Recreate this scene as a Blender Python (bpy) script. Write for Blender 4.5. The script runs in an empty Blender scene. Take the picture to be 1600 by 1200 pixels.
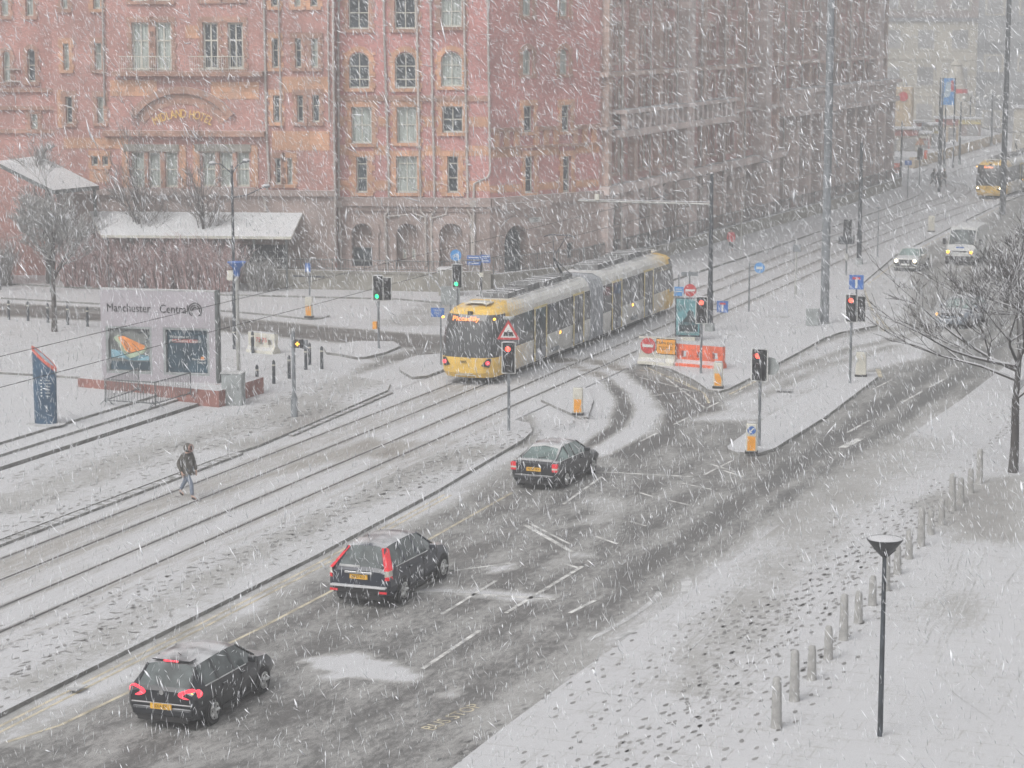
import bpy, bmesh, math, random
import numpy as np
from mathutils import Vector, Matrix
random.seed(7)
R = math.radians
sc = bpy.context.scene
# ---------------------------------------------------------------- camera, sky, sun, exposure
CAM_H, YAW, FPX, HOR = 15.5, 20.3, 3600.0, 39.0
PIT = math.atan((600 - HOR) / FPX)
cd = bpy.data.cameras.new('camera'); cam = bpy.data.objects.new('camera', cd); sc.collection.objects.link(cam)
cam.location = (0, 0, CAM_H); cam.rotation_euler = (math.pi / 2 - PIT, 0, R(YAW))
cd.lens = 36 * FPX / 1600; cd.sensor_width = 36; cd.clip_start = 0.5; cd.clip_end = 5000
sc.camera = cam
wd = bpy.data.worlds.new('World'); sc.world = wd; wd.use_nodes = True
nt = wd.node_tree; bg = nt.nodes['Background']
sky = nt.nodes.new('ShaderNodeTexSky'); sky.sky_type = 'NISHITA'; sky.sun_disc = False
SUN_EL, SUN_AZ = 48, 200                                        # overcast: high, diffuse
sky.sun_elevation = R(SUN_EL); sky.sun_rotation = R(SUN_AZ); sky.dust_density = 4; sky.air_density = 1; sky.ozone_density = 1
hs = nt.nodes.new('ShaderNodeHueSaturation'); hs.inputs['Saturation'].default_value = 0.12   # cloud takes the blue out
nt.links.new(sky.outputs[0], hs.inputs['Color']); nt.links.new(hs.outputs[0], bg.inputs[0]); bg.inputs[1].default_value = 0.15
sd = bpy.data.lights.new('sun', 'SUN'); sun = bpy.data.objects.new('sun', sd); sc.collection.objects.link(sun)
sd.energy = 0.6; sd.angle = R(30); sd.color = (1, .97, .93)
az = R(SUN_AZ)
sun.rotation_euler = (R(90 - SUN_EL), 0, math.pi - az); sun.location = (0, 0, 60)
sc.view_settings.view_transform = 'Standard'; sc.view_settings.look = 'None'
sc.view_settings.exposure = 0.62; sc.view_settings.gamma = 1
# ---------------------------------------------------------------- pixel -> world (authoring aid: where a thing stands on the ground)
_ps = R(YAW)
_f = Vector((-math.sin(_ps) * math.cos(PIT), math.cos(_ps) * math.cos(PIT), -math.sin(PIT)))
_r = Vector((math.cos(_ps), math.sin(_ps), 0))
_u = Vector((-math.sin(_ps) * math.sin(PIT), math.cos(_ps) * math.sin(PIT), math.cos(PIT)))
CP = Vector((0, 0, CAM_H))
def ray(x, y): return _f + _r * ((x - 800) / FPX) + _u * ((600 - y) / FPX)
def G(x, y, z=0.0):
    d = ray(x, y); t = (z - CAM_H) / d.z
    return CP + d * t
def at_plane(x, y, o, n):
    d = ray(x, y); t = (o - CP).dot(n) / d.dot(n)
    return CP + d * t
# ---------------------------------------------------------------- mesh helper
C = sc.collection
class MB:
    def __init__(s): s.v = []; s.f = []; s.m = []; s.k = 0
    def add(s, vs, fs, mi=None):
        b = len(s.v); s.v += [tuple(p) for p in vs]
        s.f += [tuple(i + b for i in f) for f in fs]; s.m += [s.k if mi is None else mi] * len(fs)
        return s
    def box(s, c, d, rz=0, mi=None, top=1.0):
        x, y, z = d[0] / 2, d[1] / 2, d[2] / 2; ca, sa = math.cos(rz), math.sin(rz); vs = []
        for sz in (-1, 1):
            q = top if sz > 0 else 1.0
            for sx, sy in ((-1, -1), (1, -1), (1, 1), (-1, 1)):
                a, b = sx * x * q, sy * y * q
                vs.append((c[0] + a * ca - b * sa, c[1] + a * sa + b * ca, c[2] + sz * z))
        return s.add(vs, [(0, 3, 2, 1), (4, 5, 6, 7), (0, 1, 5, 4), (1, 2, 6, 5), (2, 3, 7, 6), (3, 0, 4, 7)], mi)
    def tube(s, a, b, r0, r1=None, n=8, mi=None, cap=True):
        r1 = r0 if r1 is None else r1; a = Vector(a); b = Vector(b); d = b - a
        if d.length < 1e-6: return s
        d.normalize(); h = Vector((0, 0, 1)) if abs(d.z) < .95 else Vector((1, 0, 0))
        u = d.cross(h).normalized(); w = u.cross(d); vs = []
        for p, r in ((a, r0), (b, r1)):
            for i in range(n):
                t = 2 * math.pi * i / n; vs.append(p + u * (r * math.cos(t)) + w * (r * math.sin(t)))
        fs = [(i, i + n, (i + 1) % n + n, (i + 1) % n) for i in range(n)]
        if cap: fs += [tuple(range(n)), tuple(range(2 * n - 1, n - 1, -1))]
        return s.add(vs, fs, mi)
    def path(s, pts, r, n=6, mi=None):
        pts = [Vector(p) for p in pts]
        rs = r if isinstance(r, (list, tuple)) else [r] * len(pts)
        for i in range(len(pts) - 1): s.tube(pts[i], pts[i + 1], rs[i], rs[i + 1], n, mi)
        return s
    def lathe(s, prof, c=(0, 0, 0), n=16, mi=None, cap=True, axis='z'):
        vs = []
        for r, z in prof:
            for i in range(n):
                t = 2 * math.pi * i / n
                p = (r * math.cos(t), r * math.sin(t), z)
                if axis == 'y': p = (p[0], z, p[1])
                if axis == 'x': p = (z, p[0], p[1])
                vs.append((p[0] + c[0], p[1] + c[1], p[2] + c[2]))
        fs = []
        for k in range(len(prof) - 1):
            for i in range(n):
                a, b = k * n + i, k * n + (i + 1) % n; fs.append((a, b, b + n, a + n))
        if cap: fs += [tuple(range(n - 1, -1, -1)), tuple((len(prof) - 1) * n + i for i in range(n))]
        return s.add(vs, fs, mi)
    def prism(s, poly, z0, z1, mi=None, mtop=None):
        n = len(poly); vs = [(p[0], p[1], z0) for p in poly] + [(p[0], p[1], z1) for p in poly]
        s.add(vs, [(i, (i + 1) % n, (i + 1) % n + n, i + n) for i in range(n)], mi)
        s.add([(p[0], p[1], z1) for p in poly], [tuple(range(n))], mtop if mtop is not None else mi)
        return s
    def plate(s, poly, y0, y1, mi=None, mback=None):      # outline in x,z extruded along y (front at y0)
        n = len(poly); vs = [(p[0], y0, p[1]) for p in poly] + [(p[0], y1, p[1]) for p in poly]
        fs = [(i, i + n, (i + 1) % n + n, (i + 1) % n) for i in range(n)]
        s.add(vs, fs + [tuple(range(n))], mi); s.add(vs[n:], [tuple(range(n - 1, -1, -1))], mback if mback is not None else mi)
        return s
    def disc(s, c, r, y0, y1, n=20, mi=None):
        return s.plate([(c[0] + r * math.cos(2 * math.pi * i / n), c[1] + r * math.sin(2 * math.pi * i / n)) for i in range(n)], y0, y1, mi)
    def quad(s, *p, mi=None): return s.add(p, [tuple(range(len(p)))], mi)
    def build(s, name, m, parent=None, smooth=False, bevel=0, loc=None, rz=None):
        me = bpy.data.meshes.new(name); me.from_pydata(s.v, [], s.f); me.update()
        for q in (m if isinstance(m, (list, tuple)) else [m]): me.materials.append(M[q] if isinstance(q, str) else q)
        if len(me.materials) > 1: me.polygons.foreach_set('material_index', s.m)
        bm = bmesh.new(); bm.from_mesh(me); bmesh.ops.recalc_face_normals(bm, faces=bm.faces)
        bm.to_mesh(me); bm.free()
        if smooth:
            me.polygons.foreach_set('use_smooth', [True] * len(me.polygons))
            try: me.set_sharp_from_angle(angle=R(40))
            except Exception: pass
        o = bpy.data.objects.new(name, me); C.objects.link(o)
        if parent is not None: o.parent = parent
        if loc is not None: o.location = loc
        if rz is not None: o.rotation_euler.z = rz
        if bevel:
            b = o.modifiers.new('bevel', 'BEVEL'); b.width = bevel; b.segments = 2; b.limit_method = 'ANGLE'
        return o
def thing(name, label, cat, loc=(0, 0, 0), rz=0, group=None):
    o = bpy.data.objects.new(name, None); C.objects.link(o); o.location = loc; o.rotation_euler.z = rz
    o['label'] = label; o['category'] = cat
    if group: o['group'] = group
    return o
def tag(o, label, cat, group=None, kind=None):
    o['label'] = label; o['category'] = cat
    if group: o['group'] = group
    if kind: o['kind'] = kind
    return o
def struct(o): o['kind'] = 'structure'; return o
_kids = {}
def dup(o, loc=None, rz=None, label=None, parent=None):
    c = o.copy(); C.objects.link(c)
    if loc is not None: c.location = loc
    if rz is not None: c.rotation_euler.z = rz
    if label: c['label'] = label
    if parent is not None: c.parent = parent
    for ch in [k for k in bpy.data.objects if k.parent == o]: dup(ch, parent=c)
    return c
def text(s, size, m, parent, loc, rot=(math.pi / 2, 0, 0), ext=.006, name='lettering', sx=1.0, align='CENTER', space=1.0):
    cu = bpy.data.curves.new('lettering', 'FONT'); cu.body = s; cu.size = size; cu.extrude = ext
    cu.align_x = align; cu.align_y = 'CENTER'; cu.space_character = space; cu.resolution_u = 3
    t = bpy.data.objects.new('lettering', cu); C.objects.link(t)
    me = bpy.data.meshes.new_from_object(t.evaluated_get(bpy.context.evaluated_depsgraph_get()))
    bpy.data.objects.remove(t); bpy.data.curves.remove(cu)
    me.materials.clear(); me.materials.append(M[m])
    o = bpy.data.objects.new(name, me); C.objects.link(o); o.parent = parent; o.location = loc; o.rotation_euler = rot; o.scale = (sx, 1, 1)
    return o
# ---------------------------------------------------------------- materials
M = {}
SNOW = (.475, .475, .485)
def _mix(nt, fac, a, b):
    n = nt.nodes.new('ShaderNodeMix'); n.data_type = 'RGBA'; L = nt.links
    for sock, val in ((n.inputs[0], fac), (n.inputs[6], a), (n.inputs[7], b)):
        if hasattr(val, 'is_output'): L.new(val, sock)
        elif isinstance(val, (tuple, list)): sock.default_value = (*val[:3], 1)
        else: sock.default_value = val
    return n.outputs[2]
def _math(nt, op, a, b=None, clamp=False):
    n = nt.nodes.new('ShaderNodeMath'); n.operation = op; n.use_clamp = clamp
    for i, val in enumerate((a, b)):
        if val is None: continue
        if hasattr(val, 'is_output'): nt.links.new(val, n.inputs[i])
        else: n.inputs[i].default_value = val
    return n.outputs[0]
def _noise(nt, scale, detail=4, vec=None, rough=.55, stretch=None):
    tc = nt.nodes.new('ShaderNodeTexCoord'); v = tc.outputs['Object']
    if stretch:
        mp = nt.nodes.new('ShaderNodeMapping'); mp.inputs['Scale'].default_value = stretch[:3]
        if len(stretch) > 3: mp.inputs['Rotation'].default_value = (0, 0, stretch[3])
        nt.links.new(v, mp.inputs[0]); v = mp.outputs[0]
    n = nt.nodes.new('ShaderNodeTexNoise'); n.inputs['Scale'].default_value = scale; n.inputs['Detail'].default_value = detail
    n.inputs['Roughness'].default_value = rough; nt.links.new(v, n.inputs['Vector']); return n.outputs['Fac']
def _range(nt, v, a, b, c=0, d=1):
    n = nt.nodes.new('ShaderNodeMapRange'); n.interpolation_type = 'SMOOTHSTEP'
    n.inputs[1].default_value = a; n.inputs[2].default_value = b; n.inputs[3].default_value = c; n.inputs[4].default_value = d
    nt.links.new(v, n.inputs[0]); return n.outputs[0]
def mat(name, col, rough=.6, metal=0, var=.15, scale=3, bump=0, snow=0, emit=None, es=0, stretch=None, coat=0, alpha=None, snowlo=.5, snowscale=2.5):
    m = bpy.data.materials.new(name); m.use_nodes = True; nt = m.node_tree; b = nt.nodes['Principled BSDF']
    c = None
    if var:
        n = _noise(nt, scale, 6, stretch=stretch)
        f = _range(nt, n, .3, .7)
        c = _mix(nt, f, [max(0, x * (1 - var)) for x in col], [min(1, x * (1 + var)) for x in col])
    if snow:
        g = nt.nodes.new('ShaderNodeNewGeometry'); s = nt.nodes.new('ShaderNodeSeparateXYZ'); nt.links.new(g.outputs['Normal'], s.inputs[0])
        f = _range(nt, s.outputs[2], snowlo, min(.98, snowlo + .3))
        f2 = _range(nt, _noise(nt, snowscale, 5), .62 - .5 * snow, .92 - .5 * snow)
        f = _math(nt, 'MULTIPLY', f, f2, True)
        c = _mix(nt, f, c if c is not None else col, SNOW)
    if c is not None: nt.links.new(c, b.inputs['Base Color'])
    else: b.inputs['Base Color'].default_value = (*col, 1)
    b.inputs['Roughness'].default_value = rough; b.inputs['Metallic'].default_value = metal
    b.inputs['Coat Weight'].default_value = coat; b.inputs['Coat Roughness'].default_value = .1
    if bump:
        bp = nt.nodes.new('ShaderNodeBump'); bp.inputs['Strength'].default_value = bump; bp.inputs['Distance'].default_value = .05
        nt.links.new(_noise(nt, scale * 6, 4), bp.inputs['Height']); nt.links.new(bp.outputs[0], b.inputs['Normal'])
    if emit: b.inputs['Emission Color'].default_value = (*emit, 1); b.inputs['Emission Strength'].default_value = es
    M[name] = m; return m
mat('snow', SNOW, .8, var=.05, scale=.8, bump=.3)
mat('snow_dirty', (.42, .42, .42), .8, var=.25, scale=2)
mat('kerb_stone', (.21, .205, .195), .7, var=.35, scale=1.5, snow=.6, snowlo=.7)
mat('rail', (.06, .058, .058), .45, .3, var=.3, scale=.6, stretch=(3, .3, 1))
mat('rail_bed', (.36, .355, .35), .8, var=.25, scale=.5, stretch=(4, .3, 1))
mat('footprint', (.22, .215, .21), .8, var=.3, scale=1)
mat('mark_white', (.46, .455, .44), .7, var=.5, scale=2.2)
mat('mark_yellow', (.44, .39, .29), .7, var=.4, scale=1.2)
mat('black_paint', (.022, .024, .027), .45, var=.2, snow=.5)
mat('pole_dark', (.035, .042, .05), .5, var=.6, scale=2.2, stretch=(4, 4, 1), snow=.4)
mat('pole_grey', (.19, .205, .22), .5, .2, var=.35, scale=1.5, snow=.4, stretch=(3, 3, .6))
mat('pole_light', (.36, .36, .34), .5, .1, var=.2, snow=.4)
mat('granite', (.30, .295, .285), .7, var=.18, scale=5, bump=.2, snow=.35, snowlo=.8)
mat('concrete', (.36, .35, .32), .8, var=.2, scale=2, snow=.8)
mat('grey_cab', (.27, .29, .29), .6, var=.2, scale=2, snow=.8)
mat('white_paint', (.62, .62, .6), .45, var=.1, scale=3)
mat('off_white', (.55, .53, .46), .5, var=.12, scale=2, snow=.5)
mat('sign_blue', (.035, .13, .40), .5, var=.12)
mat('sign_sky', (.07, .27, .58), .5, var=.12)
mat('sign_red', (.50, .045, .045), .5, var=.12)
mat('sign_orange', (.78, .33, .03), .5, var=.12)
mat('sign_black', (.02, .02, .02), .5, var=0)
mat('barrier_red', (.72, .13, .055), .55, var=.2, snow=.8)
mat('glass_dark', (.025, .03, .034), .12, var=.3, scale=1.2)
mat('glass_green', (.06, .095, .09), .12, var=.45, scale=.9)
mat('tail_red', (.55, .02, .03), .25, var=.1, emit=(1, .04, .06), es=.15)
mat('tail_lit', (.7, .03, .05), .25, var=.1, emit=(1, .05, .08), es=1.1)
mat('lamp_red', (.6, .05, .04), .3, var=0, emit=(1, .07, .04), es=3.5)
mat('lamp_green', (.05, .5, .2), .3, var=0, emit=(.02, 1, .30), es=2.2)
mat('lamp_amber', (.6, .3, .05), .3, var=0, emit=(1, .45, .03), es=3.5)
mat('lamp_white', (.8, .75, .6), .3, var=0, emit=(1, .83, .55), es=6)
mat('lamp_off', (.035, .032, .03), .25, var=0)
mat('led', (.4, .08, .02), .4, var=0, emit=(1, .24, .03), es=2.0)
mat('plate_yellow', (.66, .36, .03), .5, var=.12)
mat('tyre', (.018, .018, .019), .8, var=.2, scale=5)
mat('rim', (.55, .55, .54), .35, .6, var=.3, scale=5)
mat('glass_car', (.085, .10, .10), .08, var=.5, scale=1.5)
mat('glass_car_clear', (.16, .21, .20), .08, var=.4, scale=1.2)
# ---------------------------------------------------------------- snow cover painted on the street surfaces (world-space attribute)
def seg_dist(P, pts):
    d = np.full(len(P), 1e9)
    for a, b in zip(pts[:-1], pts[1:]):
        a = np.array(a); b = np.array(b); ab = b - a; L = max(ab @ ab, 1e-9)
        t = np.clip(((P - a) @ ab) / L, 0, 1); d = np.minimum(d, np.hypot(*(P - a - t[:, None] * ab).T))
    return d
def in_poly(P, poly):
    x, y = P.T; ins = np.zeros(len(P), bool); n = len(poly)
    for i in range(n):
        x1, y1 = poly[i]; x2, y2 = poly[(i + 1) % n]
        c = ((y1 > y) != (y2 > y)) & (x < (x2 - x1) * (y - y1) / (y2 - y1 + 1e-12) + x1); ins ^= c
    return ins
def gp(pts): return [tuple(G(*p)[:2]) for p in pts]
def sstep(v, a, b): t = np.clip((v - a) / (b - a), 0, 1); return t * t * (3 - 2 * t)
def cover(P, base):
    c = np.array(base, float)
    for kind, a in PAINT:
        if kind == 'L':
            pts, w, val, soft, amt = a; k = amt * (1 - sstep(seg_dist(P, pts), w - soft, w + soft))
        else:
            poly, val, soft, amt = a; d = seg_dist(P, list(poly) + [poly[0]]); d = np.where(in_poly(P, poly), -d, d); k = amt * (1 - sstep(d, -soft, soft))
        c = c * (1 - k) + val * k
    return c
PAINT = []
def PL(px, w, val, soft=.5, amt=1., world=False): PAINT.append(('L', (px if world else gp(px), w, val, soft, amt)))
def PP(px, val, soft=.4, amt=1., world=False): PAINT.append(('P', (px if world else gp(px), val, soft, amt)))
def paint_mat(name, bare, snow=SNOW, stretch=(1, .35, 1), sc1=.9, k=.9, rough=.55, slabs=None, mid=(.30, .295, .285)):
    m = bpy.data.materials.new(name); m.use_nodes = True; nt = m.node_tree; b = nt.nodes['Principled BSDF']
    at = nt.nodes.new('ShaderNodeAttribute'); at.attribute_name = 'snow'
    n1 = _noise(nt, sc1, 8, stretch=stretch, rough=.65); n2 = _noise(nt, 7, 5, stretch=stretch, rough=.7); n3 = _noise(nt, 30, 3)
    s = _math(nt, 'ADD', at.outputs['Fac'], _math(nt, 'MULTIPLY', _math(nt, 'SUBTRACT', n1, .5), k))
    s = _math(nt, 'ADD', s, _math(nt, 'MULTIPLY', _math(nt, 'SUBTRACT', n2, .5), .85))
    s = _math(nt, 'ADD', s, _math(nt, 'MULTIPLY', _math(nt, 'SUBTRACT', n3, .5), .7))
    if slabs:
        tc = nt.nodes.new('ShaderNodeTexCoord'); br = nt.nodes.new('ShaderNodeTexBrick'); br.inputs['Scale'].default_value = 1
        mp = nt.nodes.new('ShaderNodeMapping'); mp.inputs['Rotation'].default_value = (0, 0, slabs[3]); nt.links.new(tc.outputs['Object'], mp.inputs[0]); nt.links.new(mp.outputs[0], br.inputs[0])
        br.inputs['Mortar Size'].default_value = .03; br.inputs['Mortar Smooth'].default_value = .6; br.inputs['Brick Width'].default_value = slabs[0]; br.inputs['Row Height'].default_value = slabs[1]
        s = _math(nt, 'SUBTRACT', s, _math(nt, 'MULTIPLY', br.outputs['Fac'], slabs[2]))
    f1 = _range(nt, s, .12, .48); f2 = _range(nt, s, .45, .85)
    nb = _noise(nt, 2.2, 6)
    c0 = _mix(nt, nb, [x * .72 for x in bare], [x * 1.3 for x in bare])
    c = _mix(nt, f1, c0, mid); c = _mix(nt, f2, c, snow)
    nt.links.new(c, b.inputs['Base Color'])
    nt.links.new(_range(nt, f1, 0, 1, rough, .85), b.inputs['Roughness'])
    bp = nt.nodes.new('ShaderNodeBump'); bp.inputs['Strength'].default_value = .5; bp.inputs['Distance'].default_value = .04
    nt.links.new(s, bp.inputs['Height']); nt.links.new(bp.outputs[0], b.inputs['Normal'])
    M[name] = m
ASPH = (.10, .098, .094)
paint_mat('asphalt', ASPH, stretch=(1, .4, 1))
paint_mat('asphalt_cross', ASPH, stretch=(.35, 1, 1, -.1))
paint_mat('tramway', (.17, .155, .14), stretch=(1, .12, 1), sc1=.7, k=.7, mid=(.30, .285, .265))
paint_mat('pave_snow', (.25, .24, .23), stretch=(1, .5, 1), k=.85, slabs=(1.1, .75, .17, 0), mid=(.33, .325, .315))
paint_mat('pave_plain', (.27, .265, .26), stretch=(1, .8, 1), k=.45, mid=(.38, .375, .37))
def set_snow(o, base):
    me = o.data; n = len(me.vertices); co = np.empty(n * 3); me.vertices.foreach_get('co', co); P = co.reshape(-1, 3)[:, :2]
    c = cover(P, np.full(n, base)) if not callable(base) else cover(P, base(P))
    a = me.attributes.new('snow', 'FLOAT', 'POINT'); a.data.foreach_set('value', c.astype(np.float32))
def sheet(name, xs, ys, z, m, base):
    X, Y = np.meshgrid(xs, ys); nx, ny = len(xs), len(ys)
    v = np.stack([X.ravel(), Y.ravel(), np.full(X.size, z)], 1)
    i = (np.arange(ny - 1)[:, None] * nx + np.arange(nx - 1)[None]).ravel()
    f = np.stack([i, i + 1, i + 1 + nx, i + nx], 1)
    me = bpy.data.meshes.new(name); me.from_pydata(v.tolist(), [], f.tolist()); me.materials.append(M[m]); me.update()
    o = bpy.data.objects.new(name, me); C.objects.link(o); struct(o); set_snow(o, base); return o
def pavement(name, poly, h, m, base, res=.6, kerb=True, z0=-.05):
    bm = bmesh.new(); vs = [bm.verts.new((p[0], p[1], h)) for p in poly]; bm.faces.new(vs)
    xs = [p[0] for p in poly]; ys = [p[1] for p in poly]
    for ax, lo, hi in ((0, min(xs), max(xs)), (1, min(ys), max(ys))):
        q = lo + res
        while q < hi:
            no = (1, 0, 0) if ax == 0 else (0, 1, 0); co = (q, 0, 0) if ax == 0 else (0, q, 0)
            bmesh.ops.bisect_plane(bm, geom=bm.verts[:] + bm.edges[:] + bm.faces[:], plane_co=co, plane_no=no, dist=1e-4)
            q += res if q < 110 or ax == 0 else 3 * res
    bmesh.ops.recalc_face_normals(bm, faces=bm.faces)
    for f in bm.faces:
        if f.normal.z < 0: f.normal_flip()
    if kerb:
        ed = [e for e in bm.edges if e.is_boundary]
        r = bmesh.ops.extrude_edge_only(bm, edges=ed)
        for g in r['geom']:
            if isinstance(g, bmesh.types.BMVert): g.co.z = z0
            elif isinstance(g, bmesh.types.BMFace): g.material_index = 1
    me = bpy.data.meshes.new(name); bm.to_mesh(me); bm.free(); me.materials.append(M[m]); me.materials.append(M['kerb_stone'])
    o = bpy.data.objects.new(name, me); C.objects.link(o); struct(o); set_snow(o, base); return o
def arc_pts(c, r, a0, a1, n=8): return [(c[0] + r * math.cos(R(a0 + (a1 - a0) * i / n)), c[1] + r * math.sin(R(a0 + (a1 - a0) * i / n))) for i in range(n + 1)]
# --- what the traffic and feet have done to the snow (roads first)
for x in (-25.7, -24.1, -22.1, -20.5, -18.6):                                   # dark wet wheel tracks with slush between
    PL([(x, 25), (x - .1, 70), (x + .2, 80)], .3, .14, .4, .55, world=True); PL([(x + .75, 25), (x + .7, 78)], .22, .42, .35, .45, world=True)
for x in (-19.0, -17.6): PL([(x, 60), (x + .8, 90), (x + 1.5, 130)], .35, .1, .3, world=True)
PL([(0, 1140), (300, 983), (420, 912), (540, 852), (776, 716)], 1.0, .62, .5)          # ploughed rim along the left kerb
PP([(600, 790), (700, 770), (735, 765), (640, 815), (585, 820)], .95, .25)
PP([(820, 700), (860, 680), (790, 720), (710, 765), (650, 790), (600, 800), (760, 715)], .95, .4)
PP([(100, 1080), (215, 1035), (215, 1060), (120, 1095), (70, 1110)], .92, .2)
PP([(380, 935), (420, 930), (400, 955), (370, 960)], .9, .15)
PL([(790, 1138), (1000, 990), (1150, 870), (1240, 810), (1360, 725), (1500, 630)], .9, .5, .6)
PP([(470, 1028), (560, 1020), (610, 1035), (660, 1055), (640, 1068), (560, 1060), (500, 1045)], .95, .12)
PP([(505, 1055), (540, 1058), (530, 1063), (505, 1061)], .8, .1)
PP([(650, 920), (690, 918), (860, 930), (870, 938), (800, 938), (660, 928)], .8, .12)
PP([(755, 888), (800, 880), (800, 892), (770, 895)], .85, .1)
PP([(925, 775), (985, 785), (960, 815), (870, 825), (920, 805)], .55, .3)
PP([(895, 862), (940, 872), (930, 876), (890, 868)], .7, .1)
PP([(690, 1085), (715, 1075), (722, 1085), (700, 1095)], .8, .15)
PP([(1080, 905), (1100, 925), (1060, 960), (1000, 985), (960, 1010), (900, 1050), (1000, 965)], .7, .5)
PP([(1200, 830), (1240, 815), (1150, 885), (1100, 915), (1090, 900)], .75, .4)
# lane up the left of the long island, snowy
PP([(1120, 622), (1170, 600), (1300, 530), (1370, 516), (1480, 520), (1440, 560), (1330, 585), (1200, 655), (1000, 660)], .78, .4)
PL([(1090, 640), (1220, 585), (1330, 545), (1440, 520)], .35, .35, .35)
PL([(1190, 620), (1280, 575), (1400, 540)], .3, .4, .35)
PP([(1340, 440), (1400, 400), (1440, 380), (1425, 430), (1420, 510), (1370, 512)], .75, .5)
PP([(1385, 395), (1480, 345), (1560, 315), (1600, 300), (1600, 420), (1440, 420)], .35, .5)
PL([(1400, 400), (1480, 360), (1560, 320)], .9, .85, .5)
# junction mouth: bare
PP([(985, 585), (1060, 600), (1115, 625), (1130, 640), (1060, 660), (1010, 640)], .15, .4)
# turning tracks across the tramway
PP([(700, 560), (870, 560), (990, 600), (1010, 640), (990, 690), (930, 715), (850, 700), (830, 640)], 1.05, .45)
PL([(840, 558), (900, 566), (960, 590), (985, 625), (975, 665), (930, 700)], .6, -.1, .3)
PL([(860, 562), (935, 568), (1010, 600), (1040, 640), (1030, 680), (980, 710)], .6, -.05, .3)
PL([(700, 590), (800, 575), (850, 565)], .4, .6, .3)
PL([(900, 566), (960, 583), (1000, 616), (1012, 643), (996, 670), (935, 707)], .5, 1.1, .35)
PL([(1020, 628), (1030, 650), (1015, 680)], .35, .75, .3, .7)
# across the left: cross street slush
PL([(0, 488), (200, 497), (400, 515), (560, 530), (690, 540)], 1.6, .12, .8)
PL([(0, 478), (200, 487), (345, 500), (560, 520), (690, 530)], 1.2, .18, .6)
PP([(545, 590), (620, 565), (690, 550), (700, 545), (640, 545), (560, 575)], .22, .5)
PL([(640, 505), (690, 480), (715, 470)], 1.6, .5, 1.0)
PL([(600, 560), (690, 552)], .8, .25, .5)
# crossings on the tramway
PP([(420, 745), (520, 722), (650, 700), (690, 690), (600, 690), (450, 715)], .45, .6)
PP([(540, 700), (580, 685), (650, 712), (600, 716)], .3, .5)
PL([(0, 890), (300, 765), (450, 700)], .35, .55, .4)
for x in (-37.0, -35.57, -33.87, -32.44): PL([(x + .12, 15), (x + .12, 160)], .22, .5, .3, .8, world=True)
PL([(-36.3, 15), (-36.3, 92)], .5, .5, .5, .7, world=True); PL([(-31.6, 20), (-31.6, 84)], .15, .55, .2, .6, world=True)
def ysteps(y0, y1, a=.22, g=1.006):
    o = [y0]; s = a
    while o[-1] < y1: o.append(o[-1] + s); s *= g
    return np.array(o)
gs = MB().quad((-900, -150, -.03), (700, -150, -.03), (700, 2500, -.03), (-900, 2500, -.03)).build('ground', 'snow'); struct(gs)
def road_base(P):
    b = np.full(len(P), .30)
    b = np.where(P[:, 1] > 110, .32, b); return b
sheet('road', np.arange(-31.1, -13.9, .2), ysteps(20, 300), .0, 'asphalt', road_base)
sheet('tramway', np.arange(-38.6, -31.05, .2), ysteps(20, 235), .004, 'tramway', .82)
sheet('cross_street', np.arange(-95, -38.5, .35), ysteps(84, 126, .2, 1.0), 0, 'asphalt_cross', .88)
sheet('square_paving', np.arange(-75, 10, .8), np.arange(225, 420, 1.5), -.012, 'tramway', .8)
# rails: two tracks
RX = (-37.0, -35.57, -33.87, -32.44)
def strip(pts, w, z):
    mb = MB(); P = [Vector((*p, 0)) for p in pts]; vs = []
    for i, p in enumerate(P):
        d = (P[min(i + 1, len(P) - 1)] - P[max(i - 1, 0)]).normalized(); n = Vector((-d.y, d.x, 0)) * (w / 2)
        vs += [(p.x + n.x, p.y + n.y, z), (p.x - n.x, p.y - n.y, z)]
    return vs, [(2 * i, 2 * i + 1, 2 * i + 3, 2 * i + 2) for i in range(len(P) - 1)]
def bez(a, b, c, d, n=14):
    o = []
    for i in range(n + 1):
        t = i / n; o.append(tuple(sum(k * q[j] for k, q in zip(((1 - t) ** 3, 3 * t * (1 - t) ** 2, 3 * t * t * (1 - t), t ** 3), (a, b, c, d))) for j in (0, 1)))
    return o
rl = MB(); bd = MB()
for i, x in enumerate(RX):
    if i < 2:
        pts = [(x, 15), (x, 160), (x + .35, 195), (x + .9, 208)] + bez((x + .9, 208), (x + 1.4, 219), (x + .2, 229), (x - 7, 236))[1:] + [(x - 30, 247)]
    else:
        pts = [(x, 15), (x, 160), (x + .35, 180), (x + 1.3, 200), (x + 2.8, 220)] + bez((x + 2.8, 220), (x + 4.5, 245), (x + 7, 280), (x + 8, 330))[1:]
    rl.add(*strip(pts, .11, .012)); bd.add(*strip(pts, .26, .008))
struct(bd.build('track_groove', 'rail_bed')); struct(rl.build('tram_rail', 'rail'))
# other square curves far away
fr = MB()
for a in ([(1425, 271), (1480, 270), (1540, 268)], [(1420, 263), (1450, 259), (1500, 252), (1560, 236)], [(1450, 279), (1440, 270), (1450, 264), (1500, 257)], [(1500, 276), (1488, 270), (1500, 264), (1560, 250)]):
    fr.add(*strip(gp(a), .14, .01))
struct(fr.build('far_rail', 'rail'))
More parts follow.
